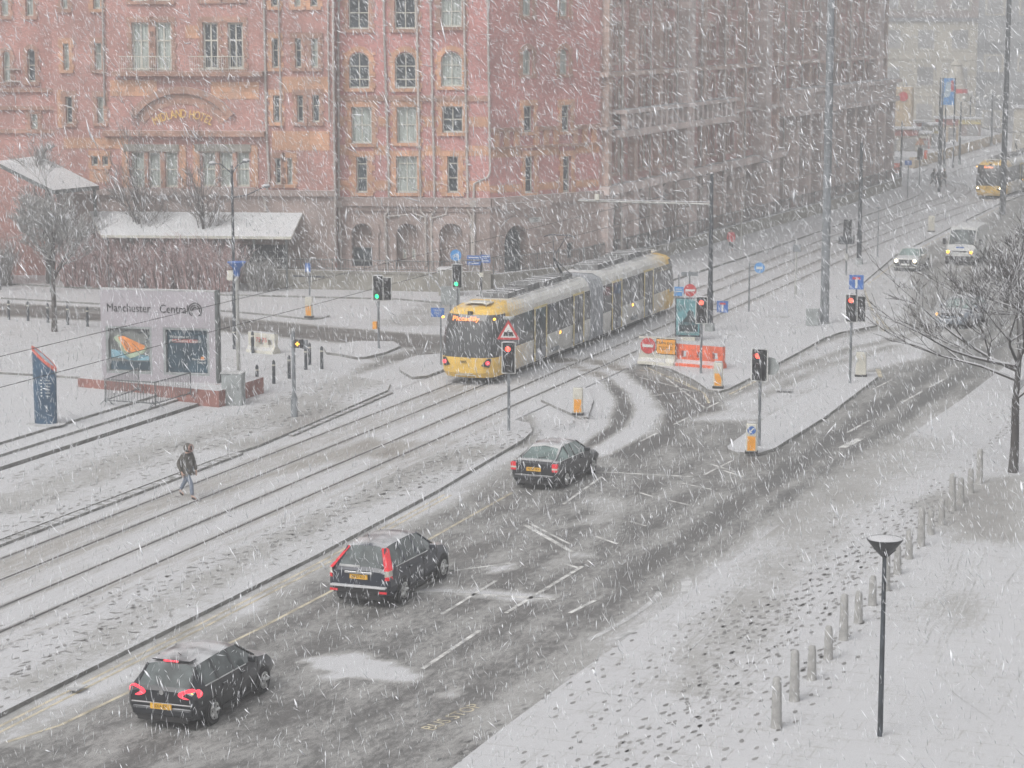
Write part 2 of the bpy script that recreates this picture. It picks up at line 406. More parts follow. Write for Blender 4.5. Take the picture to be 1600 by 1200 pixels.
# --- pavements and islands
PAINT = []
PL([(0, 800), (150, 740), (300, 690), (430, 650), (600, 580)], 1.1, .5, .9)       # trodden line on the left pavement
PL([(380, 700), (450, 690), (500, 640)], .9, .3, .8)
PL([(40, 1080), (200, 985), (400, 870), (560, 790), (700, 725)], .55, .5, .5)      # trodden kerb slabs on the platform
PL([(560, 760), (650, 735), (760, 705)], .8, .4, .6)
PP([(1180, 790), (1290, 770), (1360, 770), (1250, 830), (1130, 860)], .2, .6)
PL([(1450, 690), (1300, 800), (1230, 880), (1150, 980), (1080, 1080)], 1.0, .56, .9)
PP([(1430, 790), (1520, 760), (1600, 745), (1600, 850), (1500, 850)], .25, .9)
PP([(1420, 960), (1500, 930), (1560, 960), (1500, 985)], .55, 1.0)
PP([(1290, 700), (1400, 690), (1350, 790), (1250, 800)], .42, .8)
lp = [(-44.2, 25), (-38.25, 25), (-38.25, 72.5), (-38.0, 75.5), (-38.15, 79), (-38.5, 86), (-38.7, 89.3), (-39.3, 91), (-40.6, 91.9), (-43, 93), (-46.5, 98.5), (-52, 102.6), (-95, 108.5), (-95, 88), (-52, 88), (-44.2, 88)]
pavement('pavement', lp, .1, 'pave_snow', .84, .6)
pavement('platform_pavement', [(-31.15, 20), (-28.35, 20), (-28.35, 60), (-28.6, 70), (-29.05, 77.5), (-29.2, 80.2), (-29.5, 82), (-30.2, 83.6), (-31.15, 84.2)], .11, 'pave_snow', .82, .45)
pavement('corner_pavement', gp([(1000, 569), (1050, 580), (1085, 597), (1107, 612), (1125, 614), (1140, 610), (1175, 592), (1212, 572), (1250, 552), (1287, 531), (1312, 522), (1370, 511), (1354, 478), (1347, 445), (1400, 400)]) + [(-29.75, 176), (-29.9, 203), (-28.5, 240), (-30.0, 240), (-31.0, 205), (-31.3, 180), (-31.35, 105)], .1, 'pave_plain', .95, .6)
pavement('hotel_pavement', [(-95, 120.0), (-62, 118.6), (-51.5, 120.2), (-47.5, 119.2), (-45.6, 117.2), (-44.6, 112), (-42.6, 113.5), (-40.2, 122), (-39.6, 133), (-38.9, 152), (-38.5, 176), (-38.2, 195), (-38.4, 212), (-39.5, 219), (-42, 224), (-52, 227), (-95, 227)], .1, 'pave_plain', .92, 1.0)
pavement('right_pavement', [(-17.5, 25), (-17.3, 46), (-16.9, 58), (-16.55, 69), (-16.06, 80), (-15.3, 95), (-14.3, 130), (-14, 240), (40, 240), (40, 25)], .1, 'pave_snow', .86, .6)
def island(pts, h=.12, m='pave_plain', base=.93): return pavement('traffic_island', pts, h, m, base, .6)
island(gp([(1136, 702), (1138, 707), (1150, 711), (1185, 713), (1210, 705), (1290, 655), (1372, 592), (1369, 585), (1325, 588), (1300, 597), (1200, 655)]))
island(gp([(845, 628), (865, 637), (905, 655), (919, 655), (927, 630), (920, 612), (910, 606)]), .1)
island(gp([(510, 554), (532, 557), (557, 562), (572, 561), (602, 554), (626, 544), (615, 537), (560, 536), (505, 545)]))
island(gp([(624, 575), (625, 582), (644, 593), (667, 591), (695, 580), (720, 560), (690, 556), (652, 559), (632, 565)]))
island([(-95, 117.0)] + gp([(0, 467), (150, 476), (345, 487), (425, 494), (480, 500), (502, 499), (515, 495), (505, 490)]) + [(-62, 114.6), (-95, 118.2)], .1)
# plaza with steps up on the left
st = MB()
def plaza_edge(off): return [(-44.25 - off, 20), (-44.25 - off, 84.3)]
pavement('plaza_step', [(-95, 20), (-44.35, 20), (-44.35, 84.3), (-95, 84.3)], .2, 'pave_plain', .95, 2.0, z0=.05)
pavement('plaza_step', [(-95, 20), (-45.35, 20), (-45.35, 84.0), (-95, 84.2)], .3, 'pave_plain', .95, 2.0, z0=.05)
pavement('plaza', [(-95, 20), (-46.4, 20), (-46.4, 83.4), (-52, 84.0), (-95, 83.9)], .4, 'pave_plain', .95, 2.0, z0=.05)
# dark setts edging the tramway
ed = MB()
y = 26.0
while y < 74:
    ed.box((-38.02, y, .03), (.32, .82, .12)); y += .9
for x0, y0, x1, y1 in ((-37.95, 78.5, -38.45, 88.6),):
    n = 14
    for i in range(n):
        t = i / (n - 1); ed.box((x0 + (x1 - x0) * t + .05, y0 + (y1 - y0) * t, .02), (.2, .7, .12))
struct(ed.build('edging_setts', 'kerb_stone'))
# --- road markings
mk = MB(); my = MB()
def mline(mb, px, w, z=.006, dash=None, world=False):
    pts = [Vector((*p, 0)) for p in (px if world else gp(px))]
    if not dash: mb.add(*strip([p[:2] for p in pts], w, z)); return
    on, off = dash
    for a, b in zip(pts[:-1], pts[1:]):
        d = b - a; l = d.length; d.normalize(); t = 0
        while t < l: mb.add(*strip([(a + d * t)[:2], (a + d * min(l, t + on))[:2]], w, z)); t += on + off
mline(mk, [(930, 737), (1083, 745)], .2)                                          # stop line
mline(mk, [(640, 924), (868, 936)], .25)
mline(mk, [(645, 925), (710, 890)], .12); mline(mk, [(700, 893), (798, 880)], .12)
mline(mk, [(820, 820), (900, 866)], .16); mline(mk, [(828, 818), (890, 850)], .1)
mline(mk, [(690, 960), (800, 892)], .1, dash=(4, 3)); mline(mk, [(660, 1045), (750, 985)], .12)
mline(mk, [(890, 958), (930, 938)], .12); mline(mk, [(790, 958), (910, 885)], .12)
mline(mk, [(880, 788), (940, 745)], .1)
for a, b in (((985, 815), (1010, 822)), ((1065, 755), (1112, 765)), ((930, 838), (965, 850)), ((1000, 770), (1020, 776)), ((1045, 782), (1080, 790)), ((880, 880), (905, 888))): mline(mk, [a, b], .12)
mline(mk, [(1100, 742), (1400, 590)], .1, dash=(3, 4)); mline(mk, [(1130, 735), (1160, 745)], .14); mline(mk, [(1110, 725), (1150, 738)], .12)
mline(mk, [(1000, 590), (1085, 612)], .1); mline(mk, [(1010, 620), (1080, 610)], .1); mline(mk, [(1040, 590), (1105, 640)], .1)
mline(mk, [(1000, 690), (1160, 610)], .12, dash=(2, 2)); mline(mk, [(1480, 590), (1440, 612), (1280, 700)], .12, dash=(3, 5))
mline(mk, [(1315, 700), (1345, 685)], .3)
mline(my, [(-28.0, 25), (-28.0, 58), (-28.3, 70)], .09, world=True); mline(my, [(-27.75, 25), (-27.75, 58), (-28.05, 70)], .09, world=True)
mline(my, [(10, 1160), (95, 1133), (400, 985), (640, 860), (800, 770)], .1)
mline(my, [(1000, 985), (1150, 880), (1242, 818), (1362, 731), (1502, 636)], .1)
mline(my, [(1000, 1000), (1148, 884), (1248, 822), (1366, 734), (1506, 639)], .08)
mline(my, [(1345, 455), (1352, 480), (1382, 518)], .12); mline(my, [(1350, 450), (1360, 480), (1388, 514)], .1)
mline(my, [(1355, 445), (1410, 402), (1484, 364), (1562, 324)], .1)
mline(my, [(1140, 616), (1185, 594)], .12); mline(my, [(1010, 574), (1100, 614), (1108, 630)], .1); mline(my, [(1000, 578), (1060, 592), (1096, 612)], .1)
mline(my, [(1376, 590), (1372, 577)], .2)
struct(mk.build('road_marking', 'mark_white')); struct(my.build('yellow_line', 'mark_yellow'))
p, q = G(672, 1138), G(742, 1104); bt = text('BUS STOP', .5, 'mark_yellow', None, ((p.x + q.x) / 2, (p.y + q.y) / 2, .008), (0, 0, math.atan2(q.y - p.y, q.x - p.x)), .001, 'road_lettering', 1.0); struct(bt)
jt = MB()
for px, w in (([(960, 1140), (1100, 1000), (1200, 872), (1238, 818)], .035), ([(1075, 1140), (1165, 1062), (1240, 985), (1310, 912), (1450, 772)], .04), ([(1540, 860), (1515, 935), (1478, 1010), (1462, 1052)], .05), ([(1530, 860), (1505, 935), (1468, 1010), (1454, 1045)], .05), ([(1504, 865), (1482, 935), (1450, 1005), (1436, 1030)], .05), ([(1494, 868), (1472, 935), (1440, 1000)], .05), ([(930, 1088), (1000, 1098), (1010, 1102)], .04), ([(1600, 880), (1560, 935)], .04), ([(1462, 1052), (1490, 1090), (1560, 1140)], .035)):
    c = [G(*k) for k in px]; f_ = []
    for i in range(len(c) - 1):
        for k in range(12): p = c[i].lerp(c[i + 1], k / 12); f_.append((p.x + random.gauss(0, .012), p.y + random.gauss(0, .012)))
    jt.add(*strip(f_, w, .106))
struct(jt.build('rut_lines', 'snow_dirty'))
ty = MB()
for px in ([(1066, 905), (1078, 925), (1062, 950), (960, 1000)], [(1074, 903), (1088, 925), (1072, 955), (975, 1008)], [(1030, 925), (1020, 945), (980, 970), (920, 1000)]):
    ty.add(*strip(bez(*[tuple(G(*k).xy) for k in px]), .16, .009))
struct(ty.build('tyre_marks', 'snow_dirty'))
# drain and inspection covers
cv = MB()
for px, w, l in (((862, 0), 0, 0), ((1215, 495), 1.2, .9), ((1225, 609), .7, .5), ((1237, 665), .8, .5), ((118, 1074), .35, .5), ((1140, 523), .6, .4), ((1240, 512), .5, .4)):
    if w:
        p = G(*px, .1); cv.box((p.x, p.y, .108), (w, l, .012))
struct(cv.build('inspection_cover', 'snow_dirty'))
# footprints
fp = MB()
def foot(x, y, an, z, sz):
    q = []
    for k in range(7):
        th = 2 * math.pi * k / 7; u = math.cos(th) * sz / 2; w = math.sin(th) * sz * (.2 if u < 0 else .16); q.append((x + u * math.cos(an) - w * math.sin(an), y + u * math.sin(an) + w * math.cos(an), z))
    fp.add(q, [tuple(range(7))])
def prints(a, b, n, spread, z, sz=.27, jit=.15):        # people's trails: left and right feet in turn
    a = Vector(a); b = Vector(b); d = b - a; ln = d.length; d.normalize(); nrm = Vector((-d.y, d.x)); left = n
    while left > 0:
        m = min(left, random.randint(8, 40)); left -= m; s_ = sz * random.uniform(.85, 1.15); sg = random.choice((1, -1)); p = a + d * random.uniform(-2, ln) + nrm * random.gauss(0, spread); an = math.atan2(d.y, d.x) + random.gauss(0, .06) + (0 if sg > 0 else math.pi); st_ = random.uniform(.55, .75)
        for i in range(m):
            an += random.gauss(0, .02); p = p + Vector((math.cos(an), math.sin(an))) * st_; o = (.1 if i % 2 else -.1) + random.gauss(0, .02)
            if (p - a).dot(d) < -1 or (p - a).dot(d) > ln + 2: break
            foot(p.x - math.sin(an) * o, p.y + math.cos(an) * o, an + random.gauss(0, jit) * .6, z, s_ * random.uniform(.9, 1.1))
prints((-14.2, 43), (-13.8, 58), 520, .9, .106, .27)
prints((-13.9, 56), (-13.5, 72), 420, .8, .106, .27)
prints((-15.6, 43), (-15.0, 62), 120, .8, .106, .27)
prints((-12.6, 60), (-12.9, 92), 260, .5, .106, .27)
prints((-12.4, 44), (-12.6, 58), 70, .4, .106, .27)
prints((-41.4, 44), (-40.8, 86), 620, 1.2, .106, .3, .8)
prints((-39.5, 72), (-40.5, 90), 200, .9, .106, .3, .8)
prints((-29.8, 40), (-30, 80), 620, .5, .118, .28, .9)
prints((-30.3, 66), (-30.2, 84), 150, .4, .118, .28, .9)
for k in range(22): prints((-36.1 - k * .55, 66.6 + k * .42), (-36.5 - k * .55, 66.9 + k * .42), 1, .1, .018 if k < 4 else .106, .3, .2)
tag(fp.build('footprints', 'footprint'), 'scattered footprints trodden into the snow on the pavements', 'footprints', kind='stuff')
# ---------------------------------------------------------------- the hotel
def stone_mat(name, col, var, bw, bh, mort=.7, rough=.85, bump=.4, vstretch=1, cube=True, streak=.25):
    m = bpy.data.materials.new(name); m.use_nodes = True; nt = m.node_tree; b = nt.nodes['Principled BSDF']; L_ = nt.links
    tc = nt.nodes.new('ShaderNodeTexCoord'); sp = nt.nodes.new('ShaderNodeSeparateXYZ'); L_.new(tc.outputs['Object'], sp.inputs[0])
    cb = nt.nodes.new('ShaderNodeCombineXYZ'); L_.new(_math(nt, 'ADD', sp.outputs[0], sp.outputs[1]), cb.inputs[0]); L_.new(sp.outputs[2], cb.inputs[1])
    br = nt.nodes.new('ShaderNodeTexBrick'); L_.new(cb.outputs[0], br.inputs[0]); br.inputs['Scale'].default_value = 1
    br.inputs['Brick Width'].default_value = bw; br.inputs['Row Height'].default_value = bh; br.inputs['Mortar Size'].default_value = .012; br.inputs['Mortar Smooth'].default_value = .4; br.inputs['Bias'].default_value = 0
    br.inputs['Color1'].default_value = (*[x * (1 - var) for x in col], 1); br.inputs['Color2'].default_value = (*[min(1, x * (1 + var)) for x in col], 1)
    br.inputs['Mortar'].default_value = (*[x * mort for x in col], 1)
    n1 = _noise(nt, .35, 8, rough=.65); n2 = _noise(nt, 1.6, 6, stretch=(1, 1, .25)); n3 = _noise(nt, 9, 3)
    c = _mix(nt, _range(nt, n1, .35, .68), br.outputs['Color'], _mix(nt, n3, [x * .42 for x in col], [x * .85 for x in col]))
    f = _math(nt, 'MULTIPLY', _range(nt, n2, .52, .75), streak)
    c = _mix(nt, f, c, (.40, .37, .36))
    g = nt.nodes.new('ShaderNodeNewGeometry'); s = nt.nodes.new('ShaderNodeSeparateXYZ'); L_.new(g.outputs['Normal'], s.inputs[0])
    c = _mix(nt, _range(nt, s.outputs[2], .45, .8), c, SNOW)
    L_.new(c, b.inputs['Base Color']); b.inputs['Roughness'].default_value = rough
    bp = nt.nodes.new('ShaderNodeBump'); bp.inputs['Strength'].default_value = bump; bp.inputs['Distance'].default_value = .03
    L_.new(_math(nt, 'ADD', n3, br.outputs['Fac']), bp.inputs['Height']); L_.new(bp.outputs[0], b.inputs['Normal'])
    M[name] = m
stone_mat('brick_pink', (.62, .29, .265), .16, .23, .075)
stone_mat('brick_red', (.55, .285, .245), .18, .23, .075)
stone_mat('terracotta', (.64, .35, .215), .18, .6, .35)
stone_mat('terracotta_brown', (.44, .25, .185), .2, .6, .35)
stone_mat('stone_base', (.41, .32, .29), .15, 1.2, .45)
stone_mat('stone_side', (.64, .53, .49), .2, 1.0, .45, streak=.5)
stone_mat('wall_stone', (.33, .31, .27), .12, 1.4, .5)
mat('frame_cream', (.55, .53, .46), .5, var=.12, scale=2)
mat('glass_hotel', (.05, .065, .075), .15, var=.5, scale=.8)
mat('net_curtain', (.36, .40, .37), .7, var=.35, scale=1.8, stretch=(6, 6, .3))
mat('pipe_grey', (.42, .38, .35), .6, var=.25, scale=1, stretch=(2, 2, .3))
mat('canopy_snow', (.58, .59, .60), .7, var=.05, scale=.7)
mat('iron_grey', (.10, .11, .11), .6, var=.3, snow=.4)
mat('sign_gold', (.75, .48, .10), .45, var=.15)
mat('lead_roof', (.2, .2, .21), .6, var=.2, snow=.9)
mat('glass_side', (.16, .16, .16), .3, var=.6, scale=.5)
stone_mat('side_brick', (.66, .38, .34), .18, .23, .075, streak=.5)
stone_mat('side_trim', (.55, .41, .35), .2, .6, .35, streak=.4)
hotel = thing('hotel_building', 'large red brick and terracotta hotel with gold arched lettering over its entrance canopy', 'hotel', (-52, 140, 0))
HOFF = Vector((52, -140, 0))
class Facade:
    def __init__(s, o, d, left_end, right_end):           # o: corner at s=0 (world), d: direction of growing s (world, unit), seen from outside s grows to the RIGHT
        s.o = Vector(o); s.d = Vector(d).normalized(); s.n = Vector((s.d.y, -s.d.x, 0)); s.a = left_end; s.b = right_end
    def P(s, u, z, out=0): return s.o + s.d * u + Vector((0, 0, z)) + s.n * out + HOFF
    def uv(s, x, y):
        q = at_plane(x, y, s.o, s.n) - s.o; return q.dot(s.d), q.z
    def rect(s, x0, y0, x1, y1):
        xm, ym = (x0 + x1) / 2, (y0 + y1) / 2
        return (s.uv(x0, ym)[0], s.uv(xm, y1)[1], s.uv(x1, ym)[0], s.uv(xm, y0)[1])
    def slab(s, mb, u0, u1, z0, z1, o0, o1, mi=None):      # a box standing from offset o0 to o1 proud of the wall
        v = [s.P(u, z, o) for z in (z0, z1) for u, o in ((u0, o1), (u1, o1), (u1, o0), (u0, o0))]
        mb.add(v, [(0, 3, 2, 1), (4, 5, 6, 7), (0, 1, 5, 4), (1, 2, 6, 5), (2, 3, 7, 6), (3, 0, 4, 7)], mi)
    def wall(s, u0, u1, z0, z1, holes, name, m, depth=.3, mfun=None):
        mb = MB(); us = sorted({u0, u1, *[min(max(h[0], u0), u1) for h in holes], *[min(max(h[2], u0), u1) for h in holes]}); zs = sorted({z0, z1, *[min(max(h[1], z0), z1) for h in holes], *[min(max(h[3], z0), z1) for h in holes]})
        for a, b in zip(us[:-1], us[1:]):
            for c, e in zip(zs[:-1], zs[1:]):
                um, zm = (a + b) / 2, (c + e) / 2
                if b - a < 1e-4 or e - c < 1e-4: continue
                if any(h[0] < um < h[2] and h[1] < zm < h[3] for h in holes): continue
                mb.quad(s.P(a, c), s.P(b, c), s.P(b, e), s.P(a, e))
        for h in holes:
            a, c, b, e = h[:4]
            if e < z0 or c > z1: continue
            for p, q in (((a, c), (a, e)), ((a, e), (b, e)), ((b, e), (b, c)), ((b, c), (a, c))):
                mb.quad(s.P(*p), s.P(*q), s.P(*q, -depth), s.P(*p, -depth))
            if len(h) > 4 and h[4]:                         # arched head: fill the two spandrels
                r = (b - a) / 2; cx = (a + b) / 2; cz = e - r * h[4]; k = 8
                arc = [(cx + r * math.cos(math.pi * i / k), cz + r * h[4] * math.sin(math.pi * i / k)) for i in range(k + 1)]
                for i in range(k):
                    p, q = arc[i], arc[i + 1]; cor = (b, e) if i < k / 2 else (a, e)
                    mb.quad(s.P(*p, -.001), s.P(*q, -.001), s.P(*cor, -.001))
                    mb.quad(s.P(*p), s.P(*q), s.P(*q, -depth), s.P(*p, -depth))
        return mb.build(name, m, hotel)
    def window(s, h, mull=1, trans=(.5,), depth=.22, curtain=None, frame='frame_cream', fw=.07, label=None):
        a, c, b, e = h[:4]; mb = MB(); ar = h[4] if len(h) > 4 else 0
        g0 = (a + .005, c + .005, b - .005, e - .005); a, c, b, e = g0
        s.slab(mb, a, a + fw, c, e, -depth - .05, -depth + .05); s.slab(mb, b - fw, b, c, e, -depth - .05, -depth + .05)
        s.slab(mb, a + fw, b - fw, c, c + fw * 1.3, -depth - .05, -depth + .06)
        if not ar: s.slab(mb, a + fw, b - fw, e - fw, e, -depth - .05, -depth + .05)
        else:
            r = (b - a) / 2; cx = (a + b) / 2; cz = e - r * ar; k = 8
            for i in range(k):
                t0, t1 = math.pi * i / k, math.pi * (i + 1) / k
                q = [(cx + rr * math.cos(t), cz + rr * ar * math.sin(t)) for t, rr in ((t0, r), (t1, r), (t1, r - fw), (t0, r - fw))]
                mb.quad(*[s.P(*p, -depth + .045) for p in q])
        for i in range(mull):
            x = a + (b - a) * (i + 1) / (mull + 1); s.slab(mb, x - fw * .4, x + fw * .4, c + fw, e - fw, -depth - .04, -depth + .04)
        for t in trans:
            z = c + (e - c) * t; s.slab(mb, a + fw, b - fw, z - fw * .4, z + fw * .4, -depth - .045, -depth + .045)
        f = mb.build('window', frame, hotel)
        curtain = random.random() < .45 if curtain is None else curtain
        gl = MB().quad(s.P(a, c, -depth - .02), s.P(b, c, -depth - .02), s.P(b, e, -depth - .02), s.P(a, e, -depth - .02)).build('pane', 'net_curtain' if curtain else 'glass_hotel', f)
        return f
    def surround(s, mb, h, w=.22, proud=.05, quoin=True):
        a, c, b, e = h[:4]; z = c; i = 0
        while z < e - .05:
            z1 = min(z + .33, e); ww = w if i % 2 else w * 1.55
            if not quoin: ww = w
            s.slab(mb, a - ww, a - .004, z, z1 - .003, 0, proud); s.slab(mb, b + .004, b + ww, z, z1 - .003, 0, proud); z = z1; i += 1
        if len(h) > 4 and h[4]:
            r = (b - a) / 2; cx = (a + b) / 2; cz = e - r * h[4]; k = 10
            for i in range(k):
                t0, t1 = math.pi * i / k, math.pi * (i + 1) / k
                q = [(cx + rr * math.cos(t), cz + rr * (h[4] if rr < r + .01 else 1) * math.sin(t)) for t, rr in ((t0, r + .01), (t1, r + .01), (t1, r + w * 1.3), (t0, r + w * 1.3))]
                v = [s.P(*p, 0) for p in q] + [s.P(*p, proud + .02) for p in q]
                mb.add(v, [(4, 5, 6, 7), (0, 1, 5, 4), (2, 3, 7, 6), (1, 2, 6, 5), (3, 0, 4, 7)])
        else: s.slab(mb, a - w * 1.4, b + w * 1.4, e + .004, e + .34, 0, proud + .02)
        s.slab(mb, a - w * 1.2, b + w * 1.2, c - .2, c - .004, 0, proud + .1)
A_ = Vector((-49.15, 129.0, 0)); E1 = Vector((math.cos(R(15)), math.sin(R(15)), 0))
F2 = Facade(A_, E1, -9.24, 0)
B_ = Vector((-45.0, 137.3, 0)); F3 = Facade(A_, (B_ - A_), 0, (B_ - A_).length)
O1 = A_ - E1 * 9.24 + Vector((E1.y, -E1.x, 0)) * .9
F1 = Facade(O1, E1, -18, 0)
s_l = F1.uv(85, 200)[0]
O0 = O1 + E1 * s_l - Vector((E1.y, -E1.x, 0)) * 3.0
F0 = Facade(O0, E1, -14, 0)
F4 = Facade(B_, (0, 1, 0), 0, 88.0)
TOP = 25.0
# --- section between the entrance block and the corner
def rows_up(h, dz, n): return [(h[0], h[1] + dz * k, h[2], h[3] + dz * k, *h[4:]) for k in range(1, n + 1)]
zc = F2.uv(640, 313)[1]
a1 = [(*F2.rect(545, 82, 577, 138), .9), (*F2.rect(617, 82, 650, 138), .9), (*F2.rect(689, 81, 722, 135), .9)]
a2 = [F2.rect(549, 167, 581, 224), F2.rect(620, 167, 651, 223), F2.rect(691, 166, 723, 207)]
a3 = [F2.rect(557, 245, 574, 301), F2.rect(619, 244, 652, 301), F2.rect(699, 244, 716, 301)]
a0 = [(h[0], h[1] + 3.5, h[2], h[3] + 3.3) for h in a1]; a00 = [(h[0], h[1] + 7, h[2], h[3] + 6.6) for h in a1]
ag = [(*F2.rect(550, 349, 582, 432), 1), (*F2.rect(620, 349, 655, 432), 1), (*F2.rect(687, 349, 724, 432), 1)]
F2.wall(-9.24, 0, zc, TOP, a1 + a2 + a3 + a0 + a00, 'brick_wall', 'brick_pink')
F2.wall(-9.24, 0, 0, zc, ag, 'base_wall', 'stone_base', .7)
sur = MB(); brn = MB(); bse = MB()
def dress(F, f, h, m, *a): q = MB(); F.surround(q, h, *a); q.build('window_surround', m, f)
TC, TB, SB = 'terracotta', 'terracotta_brown', 'stone_base'
for h in a1: dress(F2, F2.window(h, 1, (.25, .62)), h, TC, .24)
for h in a2: dress(F2, F2.window(h, 1, (.5,), curtain=h[0] < -3), h, TC, .24)
for h, mu in zip(a3, (0, 1, 0)): dress(F2, F2.window(h, mu, (.4, .8), curtain=mu == 1), h, TC, .3, .06)
for h in a0 + a00: dress(F2, F2.window(h, 1, (.5,)), h, TB, .24)
for h in ag:
    q = MB(); F2.surround(q, h, .38, .1, False); q.build('arch_surround', SB, hotel)
z1 = F2.uv(640, 200)[1]; z2 = F2.uv(640, 150)[1]
for z in (F2.uv(640, 235)[1], F2.uv(640, 190)[1], F2.uv(640, 290)[1]):                    # terracotta courses between the openings
    xs = [-9.24] + sorted([v for h in a1 + a2 + a3 if h[1] - .3 < z < h[3] + .45 for v in (h[0] - .4, h[2] + .4)]) + [0]
    for p, q in zip(xs[::2], xs[1::2]):
        if q - p > .1: F2.slab(sur, p, q, z - .3, z + .3, 0, .025)
F2.slab(brn, -9.24, .05, F2.uv(640, 158)[1], F2.uv(640, 149)[1], 0, .12); F2.slab(brn, -9.24, .05, TOP - .6, TOP + .4, 0, .5)
F2.slab(bse, -9.24, .1, zc - .35, zc + .18, 0, .28); F2.slab(bse, -9.24, .06, zc - .65, zc - .36, 0, .12)
F2.slab(bse, -9.24, .04, 0, 1.1, 0, .12)
# ground floor fillings
dk = MB(); dl = MB()
a, c, b, e = ag[0][:4]; F2.window((a, c, b, e - 1.5), 1, (.5,), depth=.6, curtain=False, frame='iron_grey')
F2.slab(dl, a, b, e - 1.5, e, -.68, -.6)
a, c, b, e = ag[1][:4]; F2.slab(dl, a, b, e - 1.6, e, -.68, -.5); F2.slab(dl, a, a + .28, c, e - 1.6, -.68, -.5); F2.slab(dl, b - .28, b, c, e - 1.6, -.68, -.5); F2.slab(dl, a + .28, b - .28, c, c + 1.0, -.68, -.5); F2.slab(dl, (a + b) / 2 - .15, (a + b) / 2 + .15, c + 1, e - 1.6, -.68, -.5)
F2.window((a + .28, c + 1, (a + b) / 2 - .15, e - 1.6), 0, (.5,), depth=.6, curtain=True); F2.window(((a + b) / 2 + .15, c + 1, b - .28, e - 1.6), 0, (.5,), depth=.6, curtain=True)
a, c, b, e = ag[2][:4]; F2.slab(dl, a, b, c, e, -.68, -.45)
dl.build('arch_infill', 'stone_base', hotel)['kind'] = 'stuff'
# downpipes
def pipe(F, pts, r=.07, o=.12, mi=None):
    mb = MB(); q = [F.P(*F.uv(*p), o) for p in pts]; mb.path(q, r, 6)
    zz = q[0].z
    for p, t in zip(q[:-1], q[1:]):
        n = int((p - t).length / 1.8)
        for i in range(1, n): c_ = p.lerp(t, i / n); mb.box(c_, (r * 3, r * 3, .09))
    return mb.build('downpipe', 'pipe_grey', hotel)
pipe(F2, [(599, -60), (601, 62), (608, 285), (608, 329), (602, 335), (605, 420)]); pipe(F2, [(650, -60), (652, 62), (657, 285), (658, 330), (665, 338), (666, 415)])
pipe(F2, [(672, -60), (674, 62), (679, 285), (679, 330), (674, 336), (675, 420)]); pipe(F2, [(724, -60), (726, 62), (731, 300), (731, 329), (737, 338), (738, 410)])
pipe(F2, [(762, -60), (763, 62), (766, 268), (763, 276), (741, 287), (740, 318), (741, 410)])
pipe(F2, [(531, -60), (529, 62), (530, 318), (534, 430)])
pipe(F2, [(640, 335), (605, 338)], .05); pipe(F2, [(665, 340), (646, 333), (645, 312)], .05); pipe(F2, [(674, 341), (697, 335), (700, 318)], .05)
hb = MB()
for px, F in (((740, 318), F2), ((530, 318), F2)):
    u, z = F.uv(*px); F.slab(hb, u - .2, u + .2, z - .2, z + .2, .02, .3)
# --- chamfered corner
w_ = (B_ - A_).length
c1 = [(*F3.rect(816, 77, 831, 117), .9), (*F3.rect(874, 76, 888, 116), .9)]; c2 = [F3.rect(818, 165, 833, 206), F3.rect(877, 164, 891, 205)]; c3 = [F3.rect(820, 244, 834, 301), F3.rect(879, 244, 892, 300)]
c0 = [(h[0], h[1] + 3.5, h[2], h[3] + 3.5) for h in c1]; c00 = [(h[0], h[1] + 7, h[2], h[3] + 7) for h in c1]
cg = [(*F3.rect(786, 352, 824, 440), 1), F3.rect(886, 379, 896, 403)]
F3.wall(0, w_, zc, TOP, c1 + c2 + c3 + c0 + c00, 'brick_wall', 'brick_pink'); F3.wall(0, w_, 0, zc, cg, 'base_wall', 'stone_base', .8)
for h in c1 + c2 + c3 + c0 + c00: dress(F3, F3.window(h, 0, (.55,) if h not in c3 else (.35, .72)), h, TC if h in c2 or h in c3 else TB, .22, .07)
a, c, b, e = cg[0][:4]; dress(F3, F3.window((a, c, b, e, 1), 1, (.45,), depth=.7, curtain=False, frame='iron_grey', fw=.12), cg[0], SB, .45, .14, False)
F3.window(cg[1], 0, (), curtain=False, frame='iron_grey')
F3.slab(bse, -.02, w_ + .3, zc - .35, zc + .18, 0, .3); F3.slab(brn, 0, w_ + .3, TOP - .6, TOP + .4, 0, .5)
u0, z0 = F3.uv(778, 316); u1, z1 = F3.uv(852, 316); F3.slab(bse, u0, u1, z1 - .25, z1 + .12, 0, .5)
zA = F3.uv(850, 226)[1]; zB = F3.uv(850, 197)[1]
F3.slab(brn, 0, w_ + .1, zA - .15, zA, 0, .2)
for k in range(11):
    u = .5 + k * (w_ - 1) / 10
    if not any(h[0] - .15 < u < h[2] + .15 for h in c2): F3.slab(sur, u - .2, u + .2, zA, zB - .25, 0, .12)
for h0, h1 in ((0, c2[0][0] - .3), (c2[0][2] + .3, c2[1][0] - .3), (c2[1][2] + .3, w_)): F3.slab(brn, h0, h1, zB - .25, zB, 0, .18)
zz = F3.uv(850, 240)[1]; xs = [0, c3[0][0] - .35, c3[0][2] + .35, c3[1][0] - .35, c3[1][2] + .35, w_]
for p, q in zip(xs[::2], xs[1::2]): F3.slab(sur, p, q, zz - .1, zz + .45, 0, .04); F3.slab(sur, p, q, zz - 2.2, zz - 1.75, 0, .04)
sg = MB(); u0, z0, u1, z1 = F3.rect(826, 339.5, 845, 347.5); F3.slab(sg, u0, u1, z0, z1, .01, .05)
so = sg.build('street_sign', 'white_paint', hotel)
q = F3.P((u0 + u1) / 2, (z0 + z1) / 2, .056); t = text('WINDMILL\nSTREET', (z1 - z0) * .42, 'sign_black', so, q, (math.pi / 2, 0, math.atan2(F3.d.y, F3.d.x)), .002)
